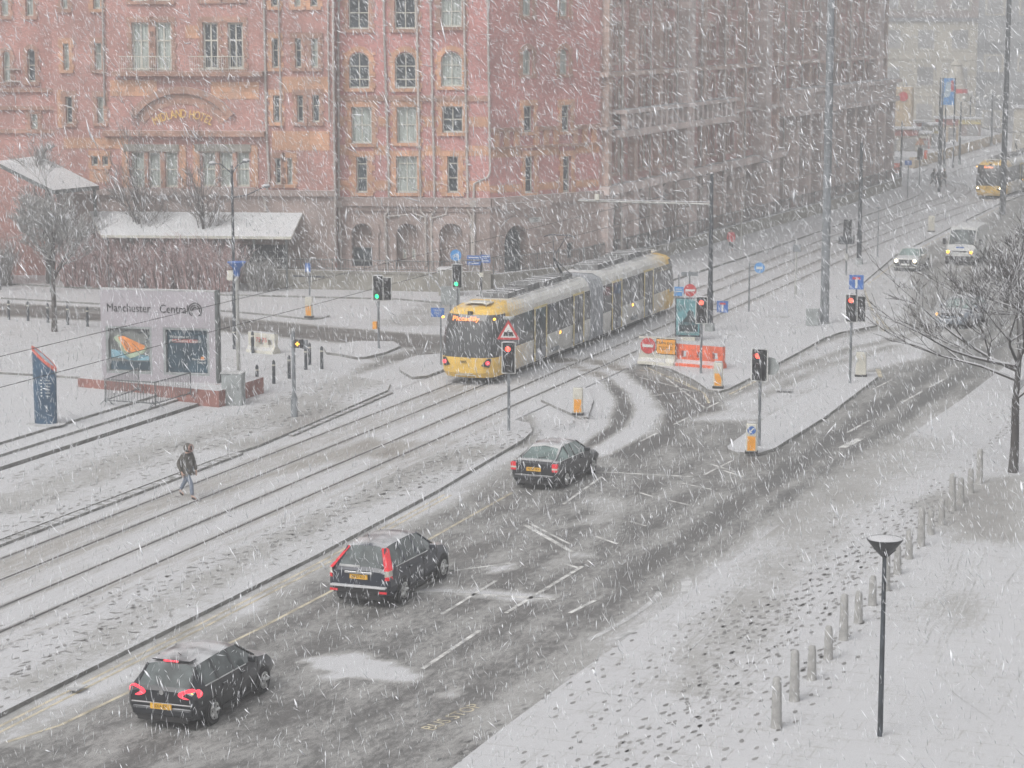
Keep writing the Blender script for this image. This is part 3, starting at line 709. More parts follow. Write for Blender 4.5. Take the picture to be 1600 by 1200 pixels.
# --- entrance block
nar = [F1.rect(99, 68, 108, 109), F1.rect(148, 67, 159, 109), F1.rect(425, 60, 435, 106), F1.rect(461, 60, 471, 106), F1.rect(486, 60, 497, 106), F1.rect(103, 151, 113, 193), F1.rect(152, 151, 162, 192), F1.rect(427, 149, 437, 191), F1.rect(464, 149, 474, 191), F1.rect(488, 148, 499, 191), F1.rect(430, 247, 439, 288), F1.rect(449, 247, 457, 288)]
nar += [(h[0], h[1] + 3.6, h[2], h[3] + 3.6) for h in nar[:5]]
wide = [F1.rect(206, 35, 233, 110), F1.rect(243, 35, 268, 110), F1.rect(317, 35, 341, 109), F1.rect(356, 35, 380, 108)]
wide += [(h[0], h[1] + 4.1, h[2], h[3] + 3.6) for h in wide]
tri = [F1.rect(205, 237, 226, 293), F1.rect(232, 237, 251, 293), F1.rect(258, 237, 278, 293), F1.rect(316, 237, 337, 292), F1.rect(343, 237, 364, 292), F1.rect(370, 237, 390, 292)]
sml = [F1.rect(143, 244, 153, 259), F1.rect(160, 244, 169, 259)]
z5 = F1.uv(300, 300)[1]; shop = [F1.rect(170, 385, 300, 440), F1.rect(315, 385, 345, 440), F1.rect(360, 382, 450, 440)]
F1.wall(s_l, 0, z5, TOP, nar + wide + tri + sml, 'brick_wall', 'brick_red'); F1.wall(s_l, 0, 0, z5, shop, 'base_wall', 'stone_base', .6)
for h in nar: dress(F1, F1.window(h, 0, (.6,), curtain=random.random() < .5), h, TC if random.random() < .55 else TB, .2, .05)
for h in wide: dress(F1, F1.window(h, 1, (.62,), fw=.11), h, TB, .2, .05)
for h in tri: F1.window(h, 0, (.5,), fw=.09, curtain=True)
for h in sml: dress(F1, F1.window(h, 0, ()), h, TC, .12, .05)
for h in shop: F1.window(h, 3, (.6,), depth=.5, curtain=False, frame='iron_grey')
ln = MB()
for g in (tri[:3], tri[3:]):
    F1.slab(ln, g[0][0] - .4, g[2][2] + .1, g[0][3] + .02, g[0][3] + .45, 0, .14); F1.slab(bse, g[0][0] - .3, g[2][2] + .3, g[0][1] - .35, g[0][1] - .02, 0, .2)
    for p, q in ((g[0], g[1]), (g[1], g[2])): F1.slab(brn, p[2] + .01, q[0] - .01, p[1], p[3], 0, .06)
    for x in (g[0][0] - .55, g[2][2] + .1): F1.slab(sur, x, x + .42, g[0][1], g[0][3] + .4, 0, .07)
ln.build('lintel', 'wall_stone', hotel)
zs_ = F1.uv(290, 207)[1]; uL = F1.uv(163, 207)[0]; uR = F1.uv(415, 207)[0]
F1.slab(brn, uL, uR, zs_ - .22, zs_ + .12, 0, .45); F1.slab(bse, s_l, .05, z5 - .2, z5 + .15, 0, .25); F1.slab(brn, s_l, .05, TOP - .6, TOP + .4, 0, .5)
zb = F1.uv(290, 114)[1]; F1.slab(brn, F1.uv(178, 114)[0], F1.uv(412, 114)[0], zb - .18, zb + .1, 0, .55)
F1.slab(bse, s_l, 0, .0, 1.0, 0, .1)
for y0, y1, x0, x1 in ((125, 150, 172, 245), (128, 155, 330, 405), (215, 232, 100, 200), (120, 145, 440, 515), (262, 285, 140, 170), (205, 235, 425, 515), (40, 60, 290, 312), (140, 200, 90, 100)):
    u0, z0, u1, z1 = F1.rect(x0, y0, x1, y1); F1.slab(sur, u0, u1, z0, z1, 0, .035)
# pediment arch and the lettering
cu, cz = F1.uv(286, 238); r1 = F1.uv(286, 160)[1] - cz; ar = MB()
k = 16
for i in range(k):
    t0, t1 = math.pi * (.2 + .6 * i / k), math.pi * (.2 + .6 * (i + 1) / k)
    for ra, rb, o in ((r1 + .55, r1 + .95, .3), (r1 - .1, r1 + .5, .05)):
        q = [(cu + rr * math.cos(t), cz + rr * math.sin(t)) for t, rr in ((t0, ra), (t1, ra), (t1, rb), (t0, rb))]
        v = [F1.P(*p, 0) for p in q] + [F1.P(*p, o) for p in q]; ar.add(v, [(4, 5, 6, 7), (0, 1, 5, 4), (2, 3, 7, 6)])
ar.build('pediment_arch', 'terracotta_brown', hotel)
word = 'MIDLAND HOTEL'; rl_ = r1 - .0; le = MB()
span = 1.02; wts = [1.25, .5, 1, .9, 1.05, 1.05, 1, .6, 1.05, 1.1, .95, .9, .85]; tot = sum(wts); acc = 0
uA, zA1 = F1.uv(240, 190); uB, zB1 = F1.uv(333, 192); uM, zM = F1.uv(287, 178)
ch = (uB - uA); sag = zM - (zA1 + zB1) / 2; rad = (ch * ch / 4 + sag * sag) / (2 * sag); cxx = (uA + uB) / 2; czz = zM - rad; half = math.asin(ch / 2 / rad)
sgn = MB(); base = F1.P(cxx, czz, .14)
letters = MB().build('sign_lettering', 'sign_gold', hotel)
vs, fs = [], []
for ch_, w in zip(word, wts):
    th = -half + (acc + w / 2) / tot * 2 * half; acc += w
    if ch_ == ' ': continue
    t = text(ch_, .62, 'sign_gold', None, (0, 0, 0), (0, 0, 0), .03)
    me = t.data; b0 = len(vs)
    for v in me.vertices:
        x, y = v.co.x * .78, v.co.y * 1.15
        ca, sa = math.cos(th), math.sin(th)
        vs.append(F1.P(cxx + rad * math.sin(th) + x * ca + y * sa, czz + rad * math.cos(th) - x * sa + y * ca, .14 + v.co.z))
    fs += [tuple(i + b0 for i in p.vertices) for p in me.polygons]
    bpy.data.objects.remove(t)
me = bpy.data.meshes.new('sign_lettering'); me.from_pydata([tuple(v) for v in vs], [], fs); me.materials.append(M['sign_gold']); letters.data = me
# balconies
for x0, x1 in ((190, 270), (300, 384)):
    mb = MB(); u0, z0 = F1.uv(x0, 110); u1, _ = F1.uv(x1, 110); z1 = F1.uv(x0, 88)[1]
    mb.path([F1.P(u0, z1, .05), F1.P(u0, z1, .5), F1.P(u1, z1, .5), F1.P(u1, z1, .05)], .025, 5); mb.path([F1.P(u0, z0 + .1, .5), F1.P(u1, z0 + .1, .5)], .02, 5)
    n = 24
    for i in range(n + 1): u = u0 + (u1 - u0) * i / n; mb.tube(F1.P(u, z0 - .1, .5), F1.P(u, z1, .5), .014, n=4)
    mb.build('balcony_railing', 'frame_cream', hotel)
pipe(F1, [(412, -40), (414, 62), (417, 210), (421, 280), (414, 310), (415, 330)]); pipe(F1, [(435, -40), (437, 62), (440, 200)], .05); pipe(F1, [(521, -40), (521, 62), (525, 400)]); pipe(F1, [(160, -40), (162, 62), (164, 165)], .06); pipe(F1, [(513, -40), (513, 62), (515, 190)], .05)
# return wall of the entrance block and the darker wing on the left
rt = MB(); rt.quad(F1.P(0, 0), F1.P(0, 0, -.95), F1.P(0, TOP, -.95), F1.P(0, TOP)); rt.quad(F1.P(s_l, 0, 0), F1.P(s_l, TOP, 0), F1.P(s_l, TOP, -3.1), F1.P(s_l, 0, -3.1)); rt.build('return_wall', 'brick_red', hotel)
d0 = [(*F0.rect(43, 76, 55, 128), 1), F0.rect(48, 178, 59, 202), (*F0.rect(5, 80, 16, 128), 1), (*F0.rect(-25, 78, -13, 128), 1)]
d0 += [(h[0], h[1] + 4, h[2], h[3] + 4) for h in (d0[0], d0[2])]
F0.wall(-14, 0, 0, TOP, d0, 'brick_wall', 'brick_red')
for h in d0: dress(F0, F0.window(h, 0, (.5,)), h, TB, .2, .05)
for y in (140, 168, 204): z = F0.uv(40, y)[1]; F0.slab(brn, -14, 0, z - .15, z + .1, 0, .18)
z = F0.uv(20, 128)[1]; F0.slab(brn, -14, 0, TOP - .6, TOP + .4, 0, .5)
for y in (108, 127): z = F0.uv(20, y)[1]; F0.slab(hb, F0.uv(11, y)[0], F0.uv(33, y)[0], z - .04, z + .04, .0, .25)
# --- long street side, running away
stn = MB(); sb = MB(); side_holes = []; side_base = []; bay = 5.5; nb = 16
zc4 = 5.3; tiers = ((6.2, 8.3), (9.6, 11.8), (13.2, 15.4), (16.8, 19), (20.4, 22.6))
for k in range(nb):
    u = 1.5 + k * bay
    for j, (p, q) in enumerate(tiers):
        for du in (.5, 2.3):
            side_holes.append((u + du, p, u + du + 1.05, q, .9 if j in (1, 3) else 0))
    side_base.append((u + .7, .8, u + 3.1, 4.4, 1))
F4.wall(0, 88, zc4, TOP, side_holes, 'brick_wall', 'side_brick', .35); F4.wall(0, 88, 0, zc4, side_base, 'base_wall', 'stone_side', .6)
for i, h in enumerate(side_holes):
    if h[0] < 36 and h[1] < 16 and (i % 2 == 0 or h[0] < 20): F4.window(h, 0, (.5,), fw=.09)
    F4.surround(sb, h, .18, .07, False)
g4 = MB(); g4.quad(F4.P(0, 0, -.4), F4.P(88, 0, -.4), F4.P(88, TOP, -.4), F4.P(0, TOP, -.4)); g4.build('glazing', 'glass_side', hotel)
for h in side_base: F4.surround(stn, h, .3, .12, False); F4.slab(stn, h[0], h[2], 2.6, 2.8, -.3, -.1); F4.slab(stn, (h[0] + h[2]) / 2 - .08, (h[0] + h[2]) / 2 + .08, .8, 4.3, -.3, -.1)
for k in range(nb + 1):
    u = .9 + k * bay
    if k % 4 == 3: F4.slab(stn, u - .9, u + .9, zc4, TOP - .6, 0, 1.0); F4.slab(stn, u - 1.0, u + 1.0, 0, zc4 - .4, 0, 1.2)
    else: F4.slab(sb, u - .35, u + .35, zc4, TOP - .6, 0, .45); F4.slab(stn, u - .5, u + .5, 0, zc4 - .4, 0, .5)
F4.slab(stn, 0, 88.5, zc4 - .35, zc4 + .2, 0, .7); F4.slab(stn, 0, 88.5, 9.0, 9.2, 0, .5); F4.slab(sb, 0, 88.5, 12.3, 12.6, 0, .6); F4.slab(sb, 0, 88.5, TOP - .6, TOP + .4, 0, .8)
# entablatures with snow on their ledges
F4.slab(stn, 2, 30, 8.5, 8.95, 0, 1.1); F4.slab(stn, 2, 30, 9.95, 10.2, 0, 1.2)
for k in range(22): F4.slab(stn, 2.3 + k * 1.27, 2.75 + k * 1.27, 8.95, 9.95, .7, 1.05)
F4.slab(stn, 46, 89.0, 8.2, 8.6, 0, 1.8); F4.slab(stn, 46, 89.0, 10.0, 10.35, 0, 2.0); F4.slab(stn, 46, 88.5, 8.6, 10.0, 0, 1.5)
for k in range(10): F4.slab(stn, 47 + k * 4.5, 47.9 + k * 4.5, 0, 8.2, 0, 1.5)
for k in range(14): u = 3 + k * 6.2; q = MB(); q.path([F4.P(u, TOP - 1, .55), F4.P(u, .5, .55)], .08, 5); q.build('downpipe', 'pipe_grey', hotel)
sur.build('terracotta_dressing', 'terracotta', hotel)['kind'] = 'stuff'; brn.build('brown_dressing', 'terracotta_brown', hotel)['kind'] = 'stuff'; bse.build('base_moulding', 'stone_base', hotel); sb.build('side_dressing', 'side_trim', hotel); stn.build('side_stonework', 'stone_side', hotel); hb.build('hopper_head', 'pipe_grey', hotel)
rf = MB(); rp = [F0.P(-14, 0), F0.P(0, 0), F1.P(s_l, 0), F1.P(0, 0), F2.P(-9.24, 0), F2.P(0, 0), F3.P(w_, 0), F4.P(88, 0)]; bk = [Vector((-95, 226, 0)) + HOFF]
rf.prism([(p.x, p.y) for p in rp + bk], TOP - .02, TOP + .25); rf.quad(F4.P(88, 0), F4.P(88, TOP), bk[0] + Vector((0, 0, TOP)), bk[0]); rf.build('roof', 'lead_roof', hotel)
# --- entrance canopies
def canopy(name, far, near, th, zf, zn, posts=True):
    mb = MB(); v = [f_ + Vector((0, 0, zf)) for f_ in far] + [n_ + Vector((0, 0, zn)) for n_ in reversed(near)]
    v = [Vector(p) + HOFF for p in v]; dn = [p - Vector((0, 0, th)) for p in v]
    o = mb.add(v, [(0, 1, 2, 3)], 0).add(v + dn, [(4, 7, 6, 5), (0, 4, 5, 1), (1, 5, 6, 2), (2, 6, 7, 3), (3, 7, 4, 0)], 1).build(name, ['canopy_snow', 'off_white'], hotel)
    return v
N1 = F1.n; wl = lambda u, o: F1.o + F1.d * u + N1 * o
uA = F1.uv(140, 331)[0]; uB = F1.uv(473, 331)[0]; zf = F1.uv(300, 331)[1]
zn_ = 3.55
def nearpt(x, y, o):                                     # where the sight line meets the vertical plane standing o in front of the block
    q = at_plane(x, y, F1.o + N1 * o, N1); return q
q0 = nearpt(158, 366, 3.6); q1 = nearpt(455, 371, 3.6)
canopy('entrance_canopy', [wl(uA, .05), wl(uB, .05)], [Vector((q0.x, q0.y, 0)), Vector((q1.x, q1.y, 0))], .16, zf, (q0.z + q1.z) / 2)
cp = MB(); zt = (q0.z + q1.z) / 2 - .17
for t in (.03, .22, .42, .62, .8, .97):
    p = q0.lerp(q1, t); p = Vector((p.x, p.y, 0)) - N1 * .25 + HOFF; cp.tube(p, p + Vector((0, 0, zt + .1)), .07, n=8)
    cp.tube(p + Vector((0, 0, zt)), p - N1 * 3.2 + Vector((0, 0, zf - .2)), .06, n=6)
cp.build('canopy_post', 'iron_grey', hotel)
q0 = nearpt(-25, 312, 6); q1 = nearpt(83, 298, 6)
pa = nearpt(-60, 262, 2.0); pb = nearpt(62, 243, 1.0); pc = nearpt(155, 290, 1.2); pd = nearpt(83, 297, 5.5); pe = nearpt(0, 256, 5.0); pf = nearpt(-60, 258, 5.0)
mb = MB(); v = [p + HOFF for p in (pe, pb, pc, pd)]; dn = [p - Vector((0, 0, .25)) for p in v]
mb.add(v, [(0, 1, 2, 3)], 0).add(v + dn, [(4, 7, 6, 5), (0, 4, 5, 1), (1, 5, 6, 2), (2, 6, 7, 3), (3, 7, 4, 0)], 1)
v = [p + HOFF for p in (pe, pb, pb + Vector((-9, -2.4, -1.2)), pe + Vector((-9, -2.4, -1.2)))]; mb.add(v, [(0, 1, 2, 3)], 0)
mb.build('entrance_canopy', ['canopy_snow', 'iron_grey'], hotel)
cp = MB()
for p in (pd, pc, pe): 
    g = p + HOFF - N1 * -.0; g2 = Vector((g.x, g.y, 0)); cp.tube(g2 + (Vector((-.5, .3, 0))), Vector((g.x - .5, g.y + .3, g.z - .2)), .1, n=8)
cp.build('canopy_post', 'iron_grey', hotel)
# ---------------------------------------------------------------- vehicles
def tram_material():
    m = bpy.data.materials.new('tram_body'); m.use_nodes = True; nt = m.node_tree; b = nt.nodes['Principled BSDF']; L_ = nt.links
    tc = nt.nodes.new('ShaderNodeTexCoord'); sp = nt.nodes.new('ShaderNodeSeparateXYZ'); L_.new(tc.outputs['Object'], sp.inputs[0])
    d = _math(nt, 'ABSOLUTE', _math(nt, 'SUBTRACT', sp.outputs[1], 14.2))
    sy = _math(nt, 'SINE', _math(nt, 'MULTIPLY', sp.outputs[1], 18)); sz = _math(nt, 'SINE', _math(nt, 'MULTIPLY', sp.outputs[2], 30))
    dots = _math(nt, 'MULTIPLY', _math(nt, 'MULTIPLY', sy, sz), 1.1)
    f = _range(nt, _math(nt, 'ADD', d, dots), 9.2, 13.0)
    c = _mix(nt, f, (.58, .57, .54), (.72, .50, .17)); c = _mix(nt, _range(nt, _noise(nt, 1.2, 5), .4, .7, 0, .35), c, (.30, .28, .24))
    g = nt.nodes.new('ShaderNodeNewGeometry'); s = nt.nodes.new('ShaderNodeSeparateXYZ'); L_.new(g.outputs['Normal'], s.inputs[0])
    k = _math(nt, 'MULTIPLY', _range(nt, s.outputs[2], .72, .97), _range(nt, _noise(nt, .9, 5), .35, .65, .25, .9)); c = _mix(nt, k, c, (.56, .56, .57))
    L_.new(c, b.inputs['Base Color']); b.inputs['Roughness'].default_value = .45; M['tram_body'] = m
tram_material()
mat('glass_tram', (.055, .058, .06), .1, var=.4, scale=1.0)
mat('tram_yellow', (.70, .45, .09), .4, var=.1, scale=1.5, snow=.25, snowlo=.8)
mat('tram_pole', (.62, .50, .22), .5, var=.15)
mat('bellows', (.30, .31, .33), .7, var=.2, scale=1)
mat('roof_kit', (.12, .12, .12), .7, var=.4, scale=2, snow=.75)
mat('underframe', (.03, .03, .03), .8, var=.3)
mat('car_black', (.013, .015, .019), .3, var=.2, snow=.62, snowlo=.8, coat=.3, snowscale=1.2)
mat('car_navy', (.016, .021, .035), .3, var=.2, snow=.62, snowlo=.8, coat=.3, snowscale=1.2)
mat('car_white', (.50, .50, .48), .35, var=.1, snow=.6, snowlo=.8)
mat('car_silver', (.22, .25, .29), .3, .3, var=.1, snow=.7, snowlo=.7)
mat('car_trim', (.018, .018, .019), .6, var=.2)
mat('chrome', (.55, .55, .55), .25, .8, var=.1)
LEV = [(.33, 1.18, .14), (.55, 1.27, .02), (.95, 1.31, 0), (1.22, 1.325, .02), (1.42, 1.325, .05), (2.0, 1.32, .2), (2.5, 1.305, .36), (2.78, 1.285, .46), (3.03, 1.24, .6), (3.2, 1.13, .95), (3.33, .98, 1.5), (3.42, .8, 2.0)]
def tram_half():
    t = [0, .12, .3, .5, .68, .84, 1.0]; sy = [1.6, 2.1, 2.75, 3.6, 5, 7, 9, 11, 13.3]
    rings = []
    for z, w, yf in LEV:
        half = []
        for k in t:
            a = k * math.pi / 2; half.append((w * math.sin(a) ** .62, yf + 1.05 * (1 - math.cos(a) ** .62)))
        for y in sy: half.append((w, max(y, yf + 1.05)))
        rings.append([(-x, y, z) for x, y in reversed(half[1:])] + [(x, y, z) for x, y in half])
    n = len(rings[0]); nh = len(t) + len(sy) - 1
    parts = {k: MB() for k in ('roof_shell', 'side_panel_l', 'side_panel_r', 'front_panel', 'roof_cap', 'windscreen', 'side_window_l', 'side_window_r')}
    for j in range(len(rings) - 1):
        z0, z1 = LEV[j][0], LEV[j + 1][0]
        for i in range(n - 1):
            k = abs(i + .5 - (n - 1) / 2)              # distance in steps from the nose centre line
            q = (rings[j][i], rings[j][i + 1], rings[j + 1][i + 1], rings[j + 1][i]); ym = (q[0][1] + q[1][1]) / 2
            if k < 6.6 and 1.3 < (z0 + z1) / 2 < 3.03 or (6.5 < k < 8 and 1.5 < (z0 + z1) / 2 < 2.78): w = 'windscreen'
            elif k >= 8 and 1.5 < (z0 + z1) / 2 < 2.78: w = 'side_window_' + ('l' if q[0][0] < 0 else 'r')
            elif ym < 2.4: w = 'front_panel' if z0 < 2 else 'roof_cap'
            else: w = 'roof_shell' if z0 > 2 else 'side_panel_' + ('l' if q[0][0] < 0 else 'r')
            parts[w].quad(*q)
    top = rings[-1]; m = n // 2
    for i in range(m):
        a, b, c, d = top[i], top[i + 1], top[n - 2 - i], top[n - 1 - i]
        parts['roof_cap' if (a[1] + b[1]) / 2 < 3.3 else 'roof_shell'].quad(a, b, c, d) if i < m - 1 else parts['roof_cap'].quad(a, b, d)
    return parts
def tr(mb, fn):
    o = MB(); o.v = [fn(p) for p in mb.v]; o.f = list(mb.f); o.m = list(mb.m); return o
MARK = (6.4, 21.5)
def tram(name, label, loc, rz, dest, tail, group, doors, num='3005'):
    t = thing(name, label, 'tram', loc, rz, group); L_ = 28.4; flip = lambda p: (-p[0], L_ - p[1], p[2]); same = lambda p: p
    for fn in (same, flip):
        P = tram_half()
        for k, g in P.items(): tr(g, fn).build({'side_panel_l': 'side_panel', 'side_panel_r': 'side_panel', 'side_window_l': 'side_window', 'side_window_r': 'side_window'}.get(k, k), 'tram_yellow' if k in ('front_panel', 'roof_cap') else 'glass_tram' if 'wind' in k else 'tram_body', t, True)
        end = fn is same
        for sx in (-1, 1):
            lm = MB(); lm.plate([(sx * .72, .88), (sx * 1.05, .80), (sx * 1.12, 1.18), (sx * .98, 1.2)], .0, .5)
            h = tr(tr(lm, lambda p: (p[0], p[1] + .35 * (abs(p[0]) - .62), p[2])), fn).build('lamp_housing', 'car_trim', t)
            lit = tail if end else not tail
            tr(MB().lathe([(.0, -.045), (.085, -.03), (.085, .3)], (sx * 1.0, .1, 1.0), 12, axis='y'), fn).build('tail_lamp' if lit else 'head_lamp', 'tail_lit' if lit else ('lamp_white' if end else 'lamp_off'), h)
            tr(MB().lathe([(.0, -.045), (.05, -.03), (.05, .3)], (sx * .86, .02, .93), 10, axis='y'), fn).build('indicator', 'lamp_off', h)
        wp = MB().path([(.25, -.02, 1.2), (-.05, -.0, 1.34), (-.25, .1, 1.62)], .018, 5); tr(wp, fn).build('wiper', 'car_trim', t)
        cp = MB().box((0, .02, .45), (.9, .08, .03)); cp.box((0, .02, .52), (.7, .06, .02)); tr(cp, fn).build('coupler_cover', 'off_white', t)
        rk = MB().box((0, 1.75, 3.47), (.8, .7, .06), top=.9); rk.box((-.45, 1.7, 3.44), (.25, .7, .06)); rk.box((.45, 1.7, 3.44), (.25, .7, .06)); tr(rk, fn).build('roof_vent', 'off_white', t)
        lk = MB().box((0, .62, 3.1), (.22, .1, .14)); tr(lk, fn).build('camera_pod', 'car_trim', t)
    text(dest, .30, 'led', t, (-.12, .40, 2.86), (R(60), 0, 0), .01, 'destination_display', 1.15); text(num, .17, 'sign_black', t, (-.1, -.012, 1.02), (R(90), 0, 0), .004, 'fleet_number')
    for sx in (-1, 1):
        for y0, y1 in doors:
            d = MB().box((sx * 1.318, (y0 + y1) / 2, 1.62), (.05, y1 - y0, 2.35)).build('door', 'glass_dark', t)
            lp = MB()
            for y in (y0 + .08, y1 - .08): lp.box((sx * 1.345, y, 1.62), (.03, .12, 2.42))
            lp.box((sx * 1.345, (y0 + y1) / 2, 2.82), (.03, y1 - y0, .1)); lp.build('door_post', 'tram_pole', d)
            MB().box((sx * 1.346, (y0 + y1) / 2, 1.6), (.02, .05, 2.25)).build('door_seal', 'car_trim', d)
            kp = MB()
            for k in (-1, 1): kp.box((sx * 1.346, (y0 + y1) / 2 + k * (y1 - y0) * .23, .72), (.012, (y1 - y0) * .3, .5))
            kp.build('door_kick_panel', 'bellows', d)
        for y in MARK: MB().box((sx * 1.335, y, 1.3), (.03, .15, .11)).build('side_marker_lamp', 'lamp_amber', t)
        MB().lathe([(.0, -.06), (.05, -.04), (.05, .05)], (sx * 1.2, .42, 2.9), 8, axis='y').build('side_marker_lamp', 'lamp_amber', t)
        for y in (8.0, L_ - 8.0): MB().box((sx * 1.335, y, .62), (.015, 1.1, .2)).build('lettering_panel', 'pole_grey', t)
        gr = MB()
        for y in (7.1, 8.6, 12.9, L_ - 7.1, L_ - 8.6, L_ - 12.9): gr.box((sx * 1.314, y, 2.06), (.03, .09, 1.28))
        gr.build('window_pillar', 'car_trim', t)
    be = MB()
    for k in range(9):
        w = 1.29 if k % 2 else 1.24; y = 13.3 + k * .225
        pts = [(-w, .38), (w, .38), (w, 2.8), (1.1, 3.2), (.8, 3.35), (-.8, 3.35), (-1.1, 3.2), (-w, 2.8)]; be.plate(pts, y, y + .225)
    be.build('articulation_bellows', 'bellows', t)
    cl = MB()
    for y in (13.25, 14.0, 15.1): cl.plate([(-1.34, .36), (1.34, .36), (1.34, 2.8), (1.16, 3.22), (.82, 3.4), (-.82, 3.4), (-1.16, 3.22), (-1.34, 2.8)], y, y + .1)
    cl.build('articulation_frame', 'bellows', t)
    for y0, l, w, h in ((3.6, 2.4, 1.3, .26), (6.4, 1.6, 1.2, .34), (8.4, 2.6, 1.35, .3), (11.4, 1.4, 1.1, .22), (16.4, 2.4, 1.3, .3), (19.3, 1.6, 1.2, .26), (21.4, 2.5, 1.35, .34), (24.4, 1.4, 1.2, .24)):
        b = MB().box((0, y0 + l / 2, 3.38 + h / 2), (w, l, h), top=.93)
        for k in range(3): b.box((0, y0 + l * (k + .5) / 3, 3.4 + h), (w * .8, .1, .06))
        b.path([(-.85, y0, 3.5), (-.85, y0 + l, 3.5)], .03, 4); b.path([(.85, y0, 3.5), (.85, y0 + l, 3.5)], .03, 4)
        b.build('roof_equipment', 'roof_kit', t)
    pg = MB(); pg.box((0, 12.3, 3.55), (1.0, 1.2, .12))
    pg.path([(0, 12.8, 3.6), (0, 11.6, 4.5)], .06, 6); 
    for sx in (-1, 1): pg.path([(0, 11.6, 4.5), (sx * .35, 12.5, 5.45)], .022, 5); pg.path([(sx * .4, 12.9, 3.6), (0, 11.6, 4.45)], .02, 5)
    pg.path([(-.8, 12.5, 5.40), (-.5, 12.5, 5.5), (.5, 12.5, 5.5), (.8, 12.5, 5.40)], .03, 5); pg.build('pantograph', 'pole_dark', t)
    uf = MB()
    for y in (3.2, 14.2, 25.2):
        uf.box((0, y, .3), (1.9, 2.7, .34))
    uf.box((0, 14.2, .32), (2.2, 25, .12)); uf.build('underframe', 'underframe', t)
    for y in (2.3, 4.1, 13.3, 15.1, 24.3, 26.1):
        MB().lathe([(.3, -.82), (.3, -.68), (.3, .68), (.3, .82)], (0, y, .31), 14, axis='x').build('wheelset', 'underframe', t)
    return t
TY = G(735, 590, .35).y
def tramy(px): q = at_plane(px, 520, Vector((-34.97, 0, 0)), Vector((1, 0, 0))); return q.y - TY
MARK = (tramy(875), tramy(988))
drs = [(tramy(834), tramy(854)), (tramy(895), tramy(912)), (tramy(955), tramy(971)), (tramy(1005), tramy(1020))]
TRG = 'yellow and silver trams'
tram('tram', 'nearest yellow nosed silver tram with red tail lamps showing an orange Piccadilly destination', (-36.29, TY, .0), 0, 'Piccadilly', True, TRG, drs)
tram('tram', 'far yellow fronted tram with lit headlamps coming round the bend from the square', (-31.75, 209.3, .0), R(-3), 'Eccles', False, TRG, [(7.5, 8.9), (11.4, 12.8), (15.8, 17.2), (19.7, 21.1)], '3012')
# ---------------- cars
HATCH = dict(L=4.2, W=1.76, H=1.48, wr=.315, wx=(.78, 3.36), st=[(0, .70, .78, .74, .84, .62, .88, .90), (.07, .80, .86, .80, .93, .66, .965, .985), (.48, .84, .88, .83, .965, .585, 1.36, 1.42), (.62, .84, .88, .83, .965, .60, 1.40, 1.46), (1.5, .85, .88, .83, .95, .61, 1.425, 1.48), (2.1, .85, .88, .83, .94, .60, 1.41, 1.47), (2.5, .85, .88, .83, .93, .57, 1.36, 1.42), (3.2, .85, .88, .80, .92, .70, .95, 1.0), (3.8, .82, .86, .76, .82, .66, .86, .89), (4.1, .76, .79, .68, .68, .58, .72, .74), (4.2, .66, .70, .6, .56, .5, .6, .62)], rg=(1, 2), ws=(6, 7), sg=(2, 6))
SUV = dict(HATCH, st=[(a, b, c, d, e, f * (.9 if g > 1 else .97), g, h) for a, b, c, d, e, f, g, h in HATCH['st']], L=4.53, W=1.82, H=1.68, wr=.35, wx=(.86, 3.5)); 
COUPE = dict(L=4.3, W=1.72, H=1.42, wr=.30, wx=(.8, 3.4), st=[(0, .70, .77, .72, .86, .62, .90, .91), (.08, .80, .84, .78, .95, .66, .98, .99), (.40, .83, .86, .80, .965, .64, 1.0, 1.02), (1.15, .84, .87, .80, .96, .54, 1.31, 1.37), (1.35, .84, .87, .80, .955, .56, 1.345, 1.40), (1.9, .84, .87, .80, .945, .57, 1.36, 1.42), (2.5, .84, .87, .80, .93, .55, 1.32, 1.38), (3.25, .84, .87, .79, .90, .68, .93, .97), (3.85, .81, .85, .74, .79, .64, .83, .85), (4.2, .74, .78, .66, .66, .56, .69, .71), (4.3, .64, .68, .58, .54, .48, .58, .6)], rg=(2, 3), ws=(6, 7), sg=(2, 6))
SALOON = dict(L=4.25, W=1.66, H=1.38, wr=.29, wx=(.8, 3.45), st=[(0, .72, .78, .74, .82, .64, .85, .87), (.1, .80, .83, .79, .90, .70, .93, .94), (.85, .81, .83, .79, .91, .68, .94, .96), (1.3, .81, .83, .79, .91, .55, 1.28, 1.33), (1.6, .81, .83, .79, .91, .57, 1.32, 1.37), (2.1, .81, .83, .79, .91, .57, 1.33, 1.38), (2.55, .81, .83, .79, .905, .55, 1.29, 1.34), (3.1, .81, .83, .79, .90, .70, .92, .95), (3.8, .81, .83, .78, .86, .70, .885, .90), (4.2, .80, .82, .77, .82, .70, .84, .85), (4.25, .76, .79, .74, .74, .68, .77, .78)], rg=(2, 3), ws=(6, 7), sg=(2, 7))
VAN = dict(L=5.6, W=1.98, H=2.45, wr=.34, wx=(1.0, 4.7), st=[(0, .9, .95, .95, 1.3, .86, 2.28, 2.34), (.1, .94, .98, .98, 1.32, .89, 2.36, 2.44), (1.4, .95, .99, .99, 1.32, .90, 2.37, 2.45), (2.8, .95, .99, .99, 1.32, .90, 2.37, 2.45), (3.6, .95, .99, .99, 1.32, .89, 2.35, 2.43), (3.9, .95, .99, .98, 1.32, .86, 2.28, 2.36), (4.15, .95, .99, .98, 1.32, .84, 2.15, 2.22), (4.95, .95, .98, .96, 1.24, .84, 1.28, 1.33), (5.35, .92, .95, .90, 1.0, .80, 1.08, 1.12), (5.55, .86, .90, .82, .84, .74, .9, .93), (5.6, .8, .84, .76, .7, .7, .76, .78)], rg=None, ws=(6, 7), sg=(4, 6))
